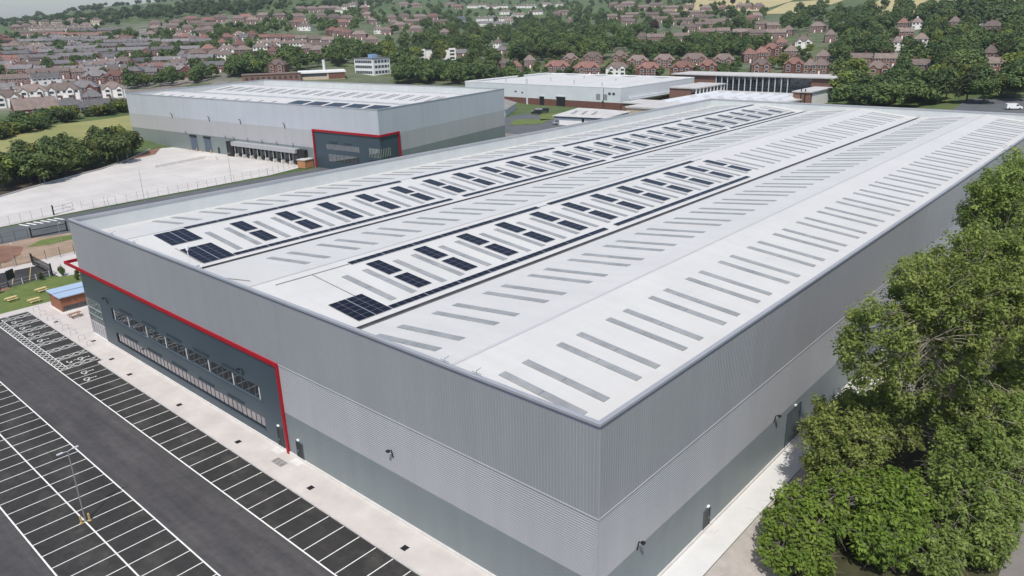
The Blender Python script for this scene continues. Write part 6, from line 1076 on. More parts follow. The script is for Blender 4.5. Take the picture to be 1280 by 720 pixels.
# brick annexe in front of it, with entrance
ax = thing('brick_annexe', 'small brick entrance block with flat pale roof beside the white factory', 'building', (289.0,177.5,0))
mb = MB(); mb.box(0,0,-.3,16,13,4.6,0,'b'); mb.build('wall', m_brick2, ax); mb = MB(); mb.box(-.6,-.6,4.6,16.5,13.5,5.1); mb.build('roof', m_felt, ax)
for y in (9.0,7.2): mb = MB(); mb.box(-.06,y-.6,1.4,-.002,y+.6,3.4); mb.build('window', m_win, ax)
mb = MB(); mb.box(-1.6,1.5,0,-.002,5.8,3.4); d = mb.build('glass_porch', m_glass, ax); mb = MB(); mb.box(-1.8,1.2,3.4,-.002,6.1,3.9); mb.build('porch_roof', m_dark, d)
mb = MB(); mb.box(4,-.06,1.4,6,-.002,3.4); mb.build('window', m_win, ax)
# flat-roofed sheds with rooflights
fs = thing('flat_roofed_works', 'low flat-roofed works with rows of white rooflights in front of the columned office', 'factory', (268,118,0))
mb = MB(); mb.box(0,0,-.3,92,56,5.2,0,'b t'); mb.build('wall', m_cream, fs); mb = MB(); mb.box(-.5,-.5,5.2,92.5,56.5,5.9); mb.build('roof', m_felt, fs)
for i in range(7):
    for j in range(2):
        mb = MB(); x0, y0 = 24+j*30, 3+i*7.6
        mb.face([(x0,y0,5.9),(x0+24,y0,5.9),(x0+24,y0+1.6,7.0),(x0,y0+1.6,7.0)]); mb.face([(x0,y0+1.6,7.0),(x0+24,y0+1.6,7.0),(x0+24,y0+3.4,5.9),(x0,y0+3.4,5.9)])
        mb.face([(x0,y0,5.9),(x0,y0+1.6,7.0),(x0,y0+3.4,5.9)]); mb.face([(x0+24,y0,5.9),(x0+24,y0+3.4,5.9),(x0+24,y0+1.6,7.0)]); mb.build('rooflight', m_lgrey, fs)
# plant block
pb = thing('plant_block', 'square brick plant block with flat pale roof and white side wall beside the columned office', 'building', (334.6,113.5,0))
mb = MB(); mb.box(0,0,-.3,28,8.6,8.9,0,'b t'); mb.build('wall', m_brick2, pb); mb = MB(); mb.box(2,-.05,0,27,-.003,8.8); mb.build('side_panel', m_wht, pb)
mb = MB(); mb.box(-.6,-.7,8.9,28.5,9.1,9.4); mb.build('roof', m_felt, pb)
for y in (4.6,2.6): mb = MB(); mb.tube([(-.25,y,0),(-.25,y,10.6)], .28, 6); mb.build('flue_pipe', m_dark, pb)
# columned office
bo = thing('office_building', 'long brick office with tall glass front and row of white columns', 'office', (381,119.5,0))
mb = MB(); mb.box(0,0,-.3,22,11.8,12.0,0,'b t'); mb.build('wall', m_brick2, bo); mb = MB(); mb.box(0,67.2,-.3,22,95.5,12.0,0,'b t'); mb.build('wall', m_brick2, bo)
mb = MB(); mb.box(1.0,11.8,-.3,21.5,67.2,12.0,0,'b t'); mb.build('curtain_wall', m_glass, bo)
mb = MB()
for i in range(56):
    y = 11.8+i*.99; mb.box(.90,y-.04,0,.998,y+.04,12)
for z in (1.2,2.6,4.2,5.6,7.2,8.6,10.2): mb.box(.88,11.9,z-.06,.90,67.1,z+.06)
mb.build('glazing_bars', mat('bar_blue_grey',(.10,.12,.15),.5,.1), bo)
mb = MB(); mb.box(-1.2,-.8,12.0,22.8,96.4,12.55); mb.build('roof', m_felt, bo)
for i in range(13):
    y = 24.5+i*3.55; mb = MB(); mb.box(-.45,y-.22,-.3,.1,y+.22,12.0); mb.build('column', m_lgrey, bo)
mb = MB(); mb.box(-.06,88,8.4,-.002,90.5,10.6); mb.build('window', m_wht, bo)
sx = thing('side_wing', 'low brick wing with white roof and slim white posts beside the glass front', 'building', (335,177.5,0))
mb = MB(); mb.box(0,0,-.3,33,13,8.4,0,'b t'); mb.build('wall', m_brick2, sx); mb = MB(); mb.box(-.5,-3.2,8.4,34,13.5,9.0); mb.build('roof', m_felt, sx)
mb = MB(); mb.box(0.3,-.06,5,32.6,-.003,8.2); mb.build('window', m_win, sx)
for i in range(9): mb = MB(); mb.box(.4+i*4,-2.9,-.3,.9+i*4,-2.4,8.4); mb.build('post', m_wht, sx)
# hut with the pale hipped roof just past the warehouse
hu = thing('workshop', 'small white workshop with shallow pale hipped roof just beyond the warehouse parapet', 'workshop', (239.5,166.5,0), math.radians(10))
mb = MB(); mb.box(0,0,-.3,26,25,3.9,0,'b t'); mb.build('wall', m_wht, hu); mb = MB(); mb.box(-.04,-.04,2.9,26.04,25.04,3.7,0,'b t'); mb.build('blue_band', mat('faded_blue',(.20,.28,.38),.6), hu)
mb = MB(); a = [(-1,-1,3.9),(27,-1,3.9),(27,26,3.9),(-1,26,3.9)]; r1, r2_ = (12,6,6.2),(14,20,6.2)
mb.face([a[0],a[1],r1]); mb.face([a[1],a[2],r2_,r1]); mb.face([a[2],a[3],r2_]); mb.face([a[3],a[0],r1,r2_]); mb.face(a[::-1]); mb.build('roof', m_felt, hu)
for i, y in enumerate((7,12,17)): mb = MB(); mb.face([(3,y,4.78),(8,y,5.66),(8,y+1.2,5.66),(3,y+1.2,4.78)][::-1]); mb.build('skylight', m_sky, hu)
mb = MB(); mb.box(-.08,10,0,-.002,11.1,3.2); mb.build('door', m_dark, hu)
bs = thing('storage_shed', 'long low shed with faded brown roof left of the factory loading doors', 'shed', (246,231,0), math.radians(32))
mb = MB(); mb.box(0,0,-.3,34,16,3.4,0,'b t'); mb.build('wall', m_lgrey, bs); mb = MB(); mb.face([(-.5,-.5,3.4),(34.5,-.5,3.4),(34.5,8,6.0),(-.5,8,6.0)]); mb.face([(-.5,8,6.0),(34.5,8,6.0),(34.5,16.5,3.4),(-.5,16.5,3.4)]); mb.face([(-.5,-.5,3.4),(-.5,8,6),(-.5,16.5,3.4)]); mb.build('roof', mat('old_sheet_roof',(.25,.23,.21),.8,.2,.3), bs)

def vray(x, y): return Vector((x, y, terrain(x,y)-.2))
# white three-storey office block
def away(x, y): # unit vectors: to the right across the view, and away from the viewer
    d = Vector((x-CX, y-CY)).normalized(); return math.atan2(d.y, d.x)-math.pi/2
wx, wy = CX+560*math.cos(math.atan2(350.5-CY,260.2-CX)), CY+560*math.sin(math.atan2(350.5-CY,260.2-CX))
ob = thing('office_block', 'white three-storey office block with ribbon windows and blue rooftop tank', 'office', vray(wx,wy), away(wx,wy)+math.radians(40))
mb = MB(); mb.box(0,0,-3,16,20,11.2,0,'b t'); mb.build('wall', m_wht, ob); mb = MB(); mb.box(-.3,-.3,11.2,16.3,20.3,11.7); mb.build('roof', m_slate, ob)
for z in (1.2,4.9,8.4):
    w = MB(); w.box(-.06,.9,z,-.003,19.2,z+1.9); o = w.build('ribbon_window', m_win, ob); f = MB()
    for k in range(10): f.box(-.10,.9+k*2.0,z,-.061,1.2+k*2.0,z+1.9)
    f.build('window_frame', m_lgrey, o)
    w = MB(); w.box(1.0,-.06,z,15,-.003,z+1.9); o = w.build('ribbon_window', m_win, ob); f = MB()
    for k in range(5): f.box(1.0+k*3.0,-.10,z,1.9+k*3.0,-.061,z+1.9)
    f.build('window_frame', m_lgrey, o)
mb = MB(); mb.box(5,6,11.7,9.5,10.5,14.2); mb.build('roof_tank', mat('blue_tank',(.22,.36,.55),.5), ob)
hx, hy = CX+545*math.cos(math.atan2(338-CY,214-CX)), CY+545*math.sin(math.atan2(338-CY,214-CX))
hb_ = thing('flat_hall', 'white-fascia single-storey hall with long window band and slim chimney left of the office block', 'hall', vray(hx,hy), away(hx,hy)+.05)
mb = MB(); mb.box(-14,0,-3,16,14,4.4,0,'b t'); mb.build('wall', m_cream, hb_); mb = MB(); mb.box(-14.6,-.6,4.4,16.6,14.6,5.6); mb.build('roof', m_wht, hb_); mb = MB(); mb.box(-13,-.06,2.2,4,-.003,4.0); mb.build('window', m_win, hb_)
mb = MB(); mb.box(5,-.07,.2,16,-.003,4.2); mb.build('brick_panel', m_brick, hb_); mb = MB(); mb.tube([(3,8,5.6),(3,8,12.5)], .9, 8); mb.build('chimney', m_lgrey, hb_)
kx, ky = CX+540*math.cos(math.atan2(340-CY,188-CX)), CY+540*math.sin(math.atan2(340-CY,188-CX))
lr = thing('brick_range', 'long low brown brick range with flat roof behind the second warehouse', 'building', vray(kx,ky), away(kx,ky))
mb = MB(); mb.box(-22,0,-3,15,12,5.0,0,'b t'); mb.build('wall', m_brick2, lr); mb = MB(); mb.box(-22.4,-.4,5.0,15.4,12.4,5.4); mb.build('roof', m_btile, lr)
for k in range(10): mb = MB(); mb.box(-20+k*3.5,-.06,1.8,-18.4+k*3.5,-.003,3.6); mb.build('window', m_win, lr)
gx, gy = CX+470*math.cos(math.atan2(297-CY,214-CX)), CY+470*math.sin(math.atan2(297-CY,214-CX))
gr = thing('gabled_hall', 'grey-roofed low hall with small brick gable in front of the office block', 'hall', vray(gx,gy), away(gx,gy))
mb = MB(); mb.box(-26,0,-3,16,12,3.2,0,'b t'); mb.face([(-6,-.05,3.2),(2,-.05,3.2),(-2,-.05,5.6)]); mb.build('wall', m_brick2, gr)
mb = MB(); mb.face([(-26.4,-.4,3.2),(16.4,-.4,3.2),(16.4,6,6.2),(-26.4,6,6.2)]); mb.face([(-26.4,6,6.2),(16.4,6,6.2),(16.4,12.4,3.2),(-26.4,12.4,3.2)]); mb.face([(-6.5,-.7,3.1),(-2,-.7,5.9),(-2,5.5,5.9)]); mb.face([(2.5,-.7,3.1),(-2,5.5,5.9),(-2,-.7,5.9)]); mb.build('roof', m_slate, gr)
px_, py_ = CX+655*math.cos(math.atan2(443-CY,398-CX)), CY+655*math.sin(math.atan2(443-CY,398-CX))
ap = thing('apartment_block', 'white rendered apartment block with square bays and brick end among the trees', 'apartments', vray(px_,py_), away(px_,py_))
mb = MB(); mb.box(-14,0,-4,16,12,8.4,0,'b t'); 
for x in (-14,-1,11): mb.box(x,-2.0,-4,x+5.5,-.01,9.6,0,'b')
mb.build('wall', m_render, ap); mb = MB(); mb.box(-23,1,-4,-14.01,11,7.6,0,'b t'); mb.build('brick_wing', m_brick, ap); mb = MB(); mb.box(-14.2,-.2,8.4,16.2,12.2,8.8); mb.build('roof', m_slate, ap); mb = MB(); mb.box(-23.3,.7,7.6,-14.25,11.3,8.0); mb.build('roof', m_btile, ap)
for x in (-13.2,-.2,11.8):
    for z in (1.0,3.9,6.6): mb = MB(); mb.box(x,-2.06,z,x+3.8,-2.003,z+1.6); mb.build('window', m_win, ap)
for z in (2,5): mb = MB(); mb.box(-20,.94,z,-18.5,.997,z+1.5); mb.build('window', m_win, ap)

# ------------------------------------------------------------ houses
STY = {  # wall, roof, roof kind, eave, ridge, depth, house width
 'hr': (m_brick, m_rtile, 'hip', 5.4, 9.3, 10.0), 'hb': (m_brick2, m_btile, 'hip', 5.4, 9.2, 10.0), 'hd': (m_brick, m_slate, 'hip', 5.4, 9.2, 10.0), 'hw': (m_render, m_btile, 'hip', 5.2, 8.9, 9.5),
 'gb': (m_brick, m_btile, 'gab', 3.2, 8.2, 10.0), 'gw': (m_render, m_slate, 'gab', 4.6, 8.2, 9.0), 'ts': (m_brick, m_slate, 'gab', 5.2, 8.0, 8.5), 'tr': (m_brick, m_rtile, 'gab', 5.2, 8.0, 8.5),
 'tb': (m_brick2, m_btile, 'gab', 5.1, 7.8, 8.5), 'tw': (m_render, m_btile, 'gab', 5.1, 7.8, 8.5), 'bu': (m_brick2, m_slate, 'hip', 2.7, 6.0, 10.0), 'fl': (m_cream, m_btile, 'hip', 8.0, 10.5, 10.0)}
def roof_mesh(mb, kind, L, Dp, ze, zr, m):
    o = .35; a, b = L/2+o, Dp/2+o
    if kind == 'hip':
        r = max(.8, L/2-Dp/2*.85); e = [(-a,-b,ze-.1),(a,-b,ze-.1),(a,b,ze-.1),(-a,b,ze-.1)]
        mb.face([e[0],e[1],(r,0,zr),(-r,0,zr)],m); mb.face([e[2],e[3],(-r,0,zr),(r,0,zr)],m); mb.face([e[1],e[2],(r,0,zr)],m); mb.face([e[3],e[0],(-r,0,zr)],m)
    else:
        mb.face([(-a,-b,ze-.2),(a,-b,ze-.2),(a,0,zr),(-a,0,zr)],m); mb.face([(a,b,ze-.2),(-a,b,ze-.2),(-a,0,zr),(a,0,zr)],m)
        mb.face([(-a,-b,ze-.2),(-a,0,zr),(-a,0,zr-.2),(-a,-b,ze-.4)],m); mb.face([(-a,b,ze-.4),(-a,0,zr-.2),(-a,0,zr),(-a,b,ze-.2)],m); mb.face([(a,-b,ze-.4),(a,0,zr-.2),(a,0,zr),(a,-b,ze-.2)],m); mb.face([(a,b,ze-.2),(a,0,zr),(a,0,zr-.2),(a,b,ze-.4)],m)
def walls_mesh(mb, kind, L, Dp, ze, zr, m):
    mb.box(-L/2,-Dp/2,-3.5,L/2,Dp/2,ze,m,'b t')
    if kind == 'gab':
        for s in (-1,1):
            t = [(s*L/2,-Dp/2,ze),(s*L/2,Dp/2,ze),(s*L/2,0,zr-.15)]; mb.face(t if s > 0 else t[::-1], m)
def win_spots(t, L, Dp, ze):
    n = max(2, int(round(L/3.1))); rows = [1.0] if ze < 3.5 else [1.0, 3.5] if ze < 6 else [1.0,3.6,6.2]
    r = []
    for side in (-1,1):
        for z in rows:
            for i in range(n):
                if z == 1.0 and i % 2 == 1 and side < 0: r.append(('door', -L/2+L*(i+.5)/n, side, .0)); continue
                r.append(('win', -L/2+L*(i+.5)/n, side, z))
    return r
def win_box(mb, x, side, z, Dp, w=1.5, h=1.25, m=0, mf=1):
    y = side*Dp/2; mb.box(x-w/2-.12,y,z-.12,x+w/2+.12,y+side*.05,z+h+.12,mf); mb.box(x-w/2,y+side*.05,z,x+w/2,y+side*.07,z+h,m)
CH = {}
def far_mesh(t, L):
    key = (t, round(L/4))
    if key in CH: return CH[key]
    wm, rm, kind, ze, zr, Dp = STY[t]; L = max(6.5, round(L/4)*4); mb = MB()
    walls_mesh(mb, kind, L, Dp, ze, zr, 0); roof_mesh(mb, kind, L, Dp, ze, zr, 1)
    for s in win_spots(t, L, Dp, ze):
        if s[0] == 'win': win_box(mb, s[1], s[2], s[3], Dp, m=2, mf=3)
        else: mb.box(s[1]-.5, -Dp/2-.06, -1.5, s[1]+.5, -Dp/2, 2.1, 3)
    nc = max(1, int(L/7)) if kind == 'gab' else (1 if L < 11 else 2)
    for i in range(nc):
        x = -L/2+L*(i+.5)/nc if kind == 'gab' else (i-.5)*L*.25*(nc-1)
        mb.box(x-.45,-.35,zr-1.0,x+.45,.35,zr+.9,0)
    if t == 'ts' or t == 'tr':   # rear outriggers of the terrace
        k = max(1, int(L/9))
        for i in range(k):
            x = -L/2+L*(i+.5)/k; mb.box(x-2,Dp/2,-3,x+2,Dp/2+3.5,3.6,0,'b t'); mb.face([(x-2.2,Dp/2,5.0),(x-2.2,Dp/2+3.8,3.5),(x+2.2,Dp/2+3.8,3.5),(x+2.2,Dp/2,5.0)],1)
    CH[key] = mb.mesh('house', [wm, rm, m_win, m_wht]); return CH[key]
NH = {}
def near_house(t, L, loc, rz_, label, cat, group, name):
    key = (t, round(L/3))
    if key in NH:
        o = dup(NH[key]); o.location = loc; o.rotation_euler = (0,0,rz_); tag(o, label, cat, group); return o
    wm, rm, kind, ze, zr, Dp = STY[t]; L = max(6.5, round(L/3)*3)
    o = thing(name, label, cat, loc, rz_, group)
    mb = MB(); walls_mesh(mb, kind, L, Dp, ze, zr, 0); w = mb.build('wall', wm, o)
    mb = MB(); roof_mesh(mb, kind, L, Dp, ze, zr, 0); r = mb.build('roof', rm, o)
    kids(o, w, r)
    for x in ([-L*.22, L*.22] if L > 11 else [L*.1]):
        mb = MB(); mb.box(x-.5,-.4,zr-1.3,x+.5,.4,zr+1.0); mb.tube([(x-.2,0,zr+1),(x-.2,0,zr+1.4)],.13,6); mb.tube([(x+.2,0,zr+1),(x+.2,0,zr+1.4)],.13,6)
        c = mb.build('chimney', m_brick, r); kids(r, c)
    if t in ('hr','hb','hw','hd') and L > 9:   # a pair of gabled bays on the front
        for s in (-1,1):
            x = s*L*.25; mb = MB(); mb.box(x-1.7,-Dp/2-1.0,-3,x+1.7,-Dp/2-.002,ze-.1,0,'t b'); mb.face([(x-1.7,-Dp/2-1.0,ze-.1),(x+1.7,-Dp/2-1.0,ze-.1),(x,-Dp/2-1.0,ze+1.5)]); b = mb.build('bay', wm, o)
            mb = MB(); zt = ze+1.75; mb.face([(x-2.0,-Dp/2-1.3,ze-.2),(x,-Dp/2-1.3,zt),(x,-Dp/2+2.4,zt),(x-2.0,-Dp/2+.4,ze-.2)][::-1]); mb.face([(x+2.0,-Dp/2-1.3,ze-.2),(x+2.0,-Dp/2+.4,ze-.2),(x,-Dp/2+2.4,zt),(x,-Dp/2-1.3,zt)][::-1]); br = mb.build('bay_roof', rm, b); kids(b, br)
            for z in (.9,3.4):
                mb = MB(); win_box(mb, x, -1, z, Dp+2.0, 2.2, 1.35); wi = mb.build('window', [m_win, m_wht], o); kids(o, wi)
            kids(o, b)
    for s in win_spots(t, L, Dp, ze):
        if t in ('hr','hb','hw','hd') and L > 9 and s[2] < 0 and abs(abs(s[1])-L*.25) < 2.4: continue
        mb = MB()
        if s[0] == 'win': win_box(mb, s[1], s[2], s[3], Dp); q_ = mb.build('window', [m_win, m_wht], o)
        else: mb.box(s[1]-.5,-Dp/2-.06,-1.2,s[1]+.5,-Dp/2,2.1); q_ = mb.build('door', m_wht, o)
        kids(o, q_)
    for s in (-1,1): # gable or side windows
        mb = MB()
        for z in ([1.0,3.5] if ze > 3.5 else [1.0]): mb.box(s*L/2, -1.2, z, s*(L/2+.06), .2, z+1.2)
        q_ = mb.build('window', m_win, o); kids(o, q_)
    NH[key] = o; return o
KW = {'hr':'red-roofed brick house','hb':'brown-roofed brick house','hd':'slate-roofed brick house','hw':'white hip-roofed house','gb':'steep-gabled chalet house','gw':'white gabled house','ts':'slate-roofed brick terrace','tr':'red-roofed brick terrace','tb':'brown-roofed brick terrace','tw':'white rendered terrace','bu':'grey-roofed brick bungalow','fl':'cream block of flats'}
CATS = {'ts':'terrace','tr':'terrace','tb':'terrace','tw':'terrace','fl':'apartments','bu':'bungalow'}
NM = {'ts':'terraced_row','tr':'terraced_row','tb':'terraced_row','tw':'terraced_row','fl':'apartment_block','bu':'bungalow'}
cnt = {}
order = sorted(range(len(HOUSES)), key=lambda i: -math.atan2(HOUSES[i][2]-CY, HOUSES[i][1]-CX))
for i in order:
    t, x, y, yaw, L, z = HOUSES[i]
    k = (t, z); n = cnt.get(k, 0); cnt[k] = n+1
    zone = HZONES[z]
    label = '%s, %s, %s' % (KW[t], nth(n), zone)
    cat = CATS.get(t, 'house'); grp = 'houses of the '+zone; name = NM.get(t, 'house')
    loc = (x, y, terrain(x,y)-.16)
    d = math.hypot(x-CX, y-CY)
    if d < 640: near_house(t, min(L, 30), loc, yaw, label, cat, grp, name)
    else:
        o = put(name, far_mesh(t, min(L, 60))); o.location = loc; o.rotation_euler = (0,0,yaw); tag(o, label, cat, grp)
# ------------------------------------------------------------ trees
def leaf_mat(name, c1, c2, rnd=.22, tint=.35, tr=.25):
    m = bpy.data.materials.new(name); m.use_nodes = True; n = m.node_tree.nodes; l = m.node_tree.links; b = n['Principled BSDF']
    at = n.new('ShaderNodeAttribute'); at.attribute_name = 'tint'; mx = n.new('ShaderNodeMix'); mx.data_type = 'RGBA'
    l.new(at.outputs['Fac'], mx.inputs[0]); mx.inputs[6].default_value = (*c1,1); mx.inputs[7].default_value = (*c2,1)
    oi = n.new('ShaderNodeObjectInfo'); mr = n.new('ShaderNodeMapRange'); mr.inputs['To Min'].default_value = 1-rnd; mr.inputs['To Max'].default_value = 1+rnd
    l.new(oi.outputs['Random'], mr.inputs['Value']); hs = n.new('ShaderNodeHueSaturation'); l.new(mr.outputs[0], hs.inputs['Value']); l.new(mx.outputs[2], hs.inputs['Color'])
    mh = n.new('ShaderNodeMapRange'); mh.inputs['To Min'].default_value = .485; mh.inputs['To Max'].default_value = .515; l.new(oi.outputs['Random'], mh.inputs['Value']); l.new(mh.outputs[0], hs.inputs['Hue'])
    l.new(hs.outputs['Color'], b.inputs['Base Color']); b.inputs['Roughness'].default_value = .65; b.inputs['Specular IOR Level'].default_value = .25
    t = n.new('ShaderNodeBsdfTranslucent'); l.new(hs.outputs['Color'], t.inputs['Color']); ms = n.new('ShaderNodeMixShader'); ms.inputs[0].default_value = tr
    l.new(b.outputs[0], ms.inputs[1]); l.new(t.outputs[0], ms.inputs[2]); l.new(ms.outputs[0], n['Material Output'].inputs['Surface']); return m
LM = {'mid': leaf_mat('mid_green_leaves',(.048,.082,.028),(.140,.180,.055)), 'dark': leaf_mat('dark_green_leaves',(.038,.068,.026),(.090,.130,.044)), 'light': leaf_mat('light_green_leaves',(.100,.135,.028),(.205,.240,.055)), 'copper': leaf_mat('copper_leaves',(.040,.024,.028),(.070,.042,.046)),
      'near': leaf_mat('ash_leaves',(.115,.170,.034),(.335,.390,.112),.05,.35,.48), 'bush': leaf_mat('maple_leaves',(.080,.140,.020),(.215,.310,.050),.05,.35,.38)}
def leaves_mesh(name, centers, radii, n_per, size, m, rng, squash=.85, aspect=.6, ct=None, fuzz=False):
    C = np.asarray(centers, float); Rr = np.asarray(radii, float)
    idx = np.repeat(np.arange(len(C)), n_per); N = len(idx)
    d = rng.normal(size=(N,3)); d /= np.linalg.norm(d,axis=1)[:,None]
    rad = Rr[idx]*(1.35*rng.random(N)**.6 if fuzz else 1-.55*rng.random(N)**2.2)
    pos = C[idx]+d*rad[:,None]*np.array([1,1,squash])
    nrm = d*.8+rng.normal(size=(N,3))*.45+np.array([0,0,.7]); nrm /= np.linalg.norm(nrm,axis=1)[:,None]
    a = np.cross(nrm, rng.normal(size=(N,3))); a /= np.linalg.norm(a,axis=1)[:,None]; b = np.cross(nrm, a)
    s = size*(.65+.7*rng.random(N))[:,None]; a *= s; b *= s*aspect
    v = np.stack([pos-a, pos-b*.9+a*.1, pos+a, pos+b*.9+a*.1], 1).reshape(-1,3)
    me = bpy.data.meshes.new(name); me.vertices.add(N*4); me.loops.add(N*4); me.polygons.add(N)
    me.vertices.foreach_set('co', v.ravel()); me.loops.foreach_set('vertex_index', np.arange(N*4, dtype=np.int32)); me.polygons.foreach_set('loop_start', np.arange(0,N*4,4,dtype=np.int32)); me.polygons.foreach_set('loop_total', np.full(N,4,dtype=np.int32))
    at = me.attributes.new('tint','FLOAT','FACE'); ct = rng.random(len(C)) if ct is None else np.asarray(ct)
    at.data.foreach_set('value', np.clip(.65*ct[idx]+.35*rng.random(N)+rng.normal(size=N)*.08,0,1).astype(np.float32))
    me.materials.append(m); me.update(); me.validate(); return me
def crown_clumps(rng, n, h, r, base=.28):
    # clumps spread through an uneven crown of unit tree height h and crown radius r
    out = []; rad = []
    lob = [(rng.uniform(0,2*math.pi), rng.uniform(.55,.95)) for _ in range(4)]
    while len(out) < n:
        p_ = rng.normal(size=3); p_ /= np.linalg.norm(p_); q = rng.random()**.4
        zz = p_[2]*q; ang = math.atan2(p_[1],p_[0]); k = .75+.25*max(math.cos(ang-l[0])*l[1] for l in lob)
        if zz < -.75 : continue
        c = (h+base*h)/2; out.append((p_[0]*q*r*k*.82, p_[1]*q*r*k*.82, c+zz*(h*(1-base)/2)*.82)); rad.append(r*rng.uniform(.26,.42))
    return out, rad
TV = {}
def trunk_mesh(h, rng):
    mb = MB(); mb.tube([(0,0,-1.2),(0,0,h*.3),(.1,.1,h*.55),(.0,.2,h*.75)], [h*.03,h*.024,h*.015,h*.005], 6)
    for i in range(5):
        a = rng.uniform(0,6.28); z0 = h*rng.uniform(.28,.5); L = h*rng.uniform(.2,.3)
        mb.tube([(0,0,z0),(math.cos(a)*L*.6,math.sin(a)*L*.6,z0+L*.6),(math.cos(a)*L,math.sin(a)*L,z0+L*1.1)], [h*.012,h*.008,h*.003], 5)
    return mb.mesh('trunk', m_barkd)
rng = np.random.default_rng(5)
for kind in ('mid','dark','light','copper'):
    for v in range(4 if kind in ('mid','dark') else 2):
        H0 = 12.0; c, r = crown_clumps(rng, 30, H0, 5.2, .16); TV[kind,v] = (leaves_mesh('crown', c, r, 62, .60, LM[kind], rng), trunk_mesh(H0, rng))
for kind in ('mid','dark','light'):
    c, r = crown_clumps(rng, 22, 5.0, 3.6, .05); TV['shrub_'+kind,0] = (leaves_mesh('foliage', c, r, 60, .42, LM[kind], rng), trunk_mesh(4.0, rng))
KT = {'mid':'mid-green broadleaf tree','dark':'dark green tree','light':'yellow-green tree','copper':'dark copper-leaved tree'}
order = sorted(range(len(TREES)), key=lambda i: -math.atan2(TREES[i][2]-CY, TREES[i][1]-CX)); cnt = {}
for i in order:
    kind, x, y, h, r, z = TREES[i]; zone = TZONES[z]; k = (kind, zone); n = cnt.get(k, 0); cnt[k] = n+1
    loc = (x, y, terrain(x,y)-.2); R_ = random.uniform(0, 6.28)
    prep = '' if zone.startswith('scattered') else 'in the ' if not zone.startswith('gardens') and not zone.startswith('trees') and not zone.startswith('bank') else 'among the ' if zone.startswith('trees') else 'in the ' if zone.startswith('gardens') else 'on the '
    if zone.startswith('hedge'):
        o = thing('shrub', '%s shrub, %s, %s' % ({'mid':'mid-green','dark':'dark green','light':'bright green'}[kind], nth(n), zone), 'shrub', loc, R_, 'shrubs of the '+zone)
        cm, tm = TV['shrub_'+kind,0]; s = h/5.0; put('foliage', cm, o); put('stem', tm, o); o.scale = (s*1.15, s*1.15, s); continue
    zl = 'trees behind the main roof' if zone.startswith('trees') else zone
    o = thing('tree', '%s, %s, %s' % (KT[kind], nth(n), zl), 'tree', loc, R_, 'trees: '+zone)
    cm, tm = TV[kind, random.randrange(4 if kind in ('mid','dark') else 2)]; put('crown', cm, o); put('trunk', tm, o)
    s = h/12.0; o.scale = (s*r/(h*.43), s*r/(h*.43), s)
# far woodland that reads as one mass
c, r = [], []
for x, y, h, rr in FOREST:
    zb = terrain(x,y)
    for k in range(5):
        a = rng.uniform(0,6.28); q = rr*.5*(k > 0); c.append((x+q*math.cos(a), y+q*math.sin(a), zb+h*rng.uniform(.45,.72))); r.append(rr*rng.uniform(.5,.75))
fo = put('far_woodland', leaves_mesh('far_woodland', c, r, 60, 1.5, LM['dark'], rng, .9, .8)); structure(fo, 'stuff')

c, r, t_ = [], [], []
for x, y, h, rr in WOOD:
    zb = terrain(x,y); tv = rng.random()**1.3; ph = rng.uniform(0,6.28); zc = zb+h*.55; n_ = 9
    for k in range(n_):
        if k == 0: q, a, dz = 0, 0, .62*h*.5
        else: a = ph+k*2.4; e_ = rng.uniform(-.5,1.0); q = rr*.62*math.cos(e_)*rng.uniform(.8,1.1); dz = h*.36*math.sin(e_)
        c.append((x+q*math.cos(a), y+q*math.sin(a), zc+dz)); r.append(rr*rng.uniform(.36,.50)); t_.append(min(1,max(0,tv+rng.normal()*.10)))
fo = put('woodland', leaves_mesh('woodland', c, r, 62, .80, LM['mid'], rng, .95, .7, t_)); structure(fo, 'stuff')

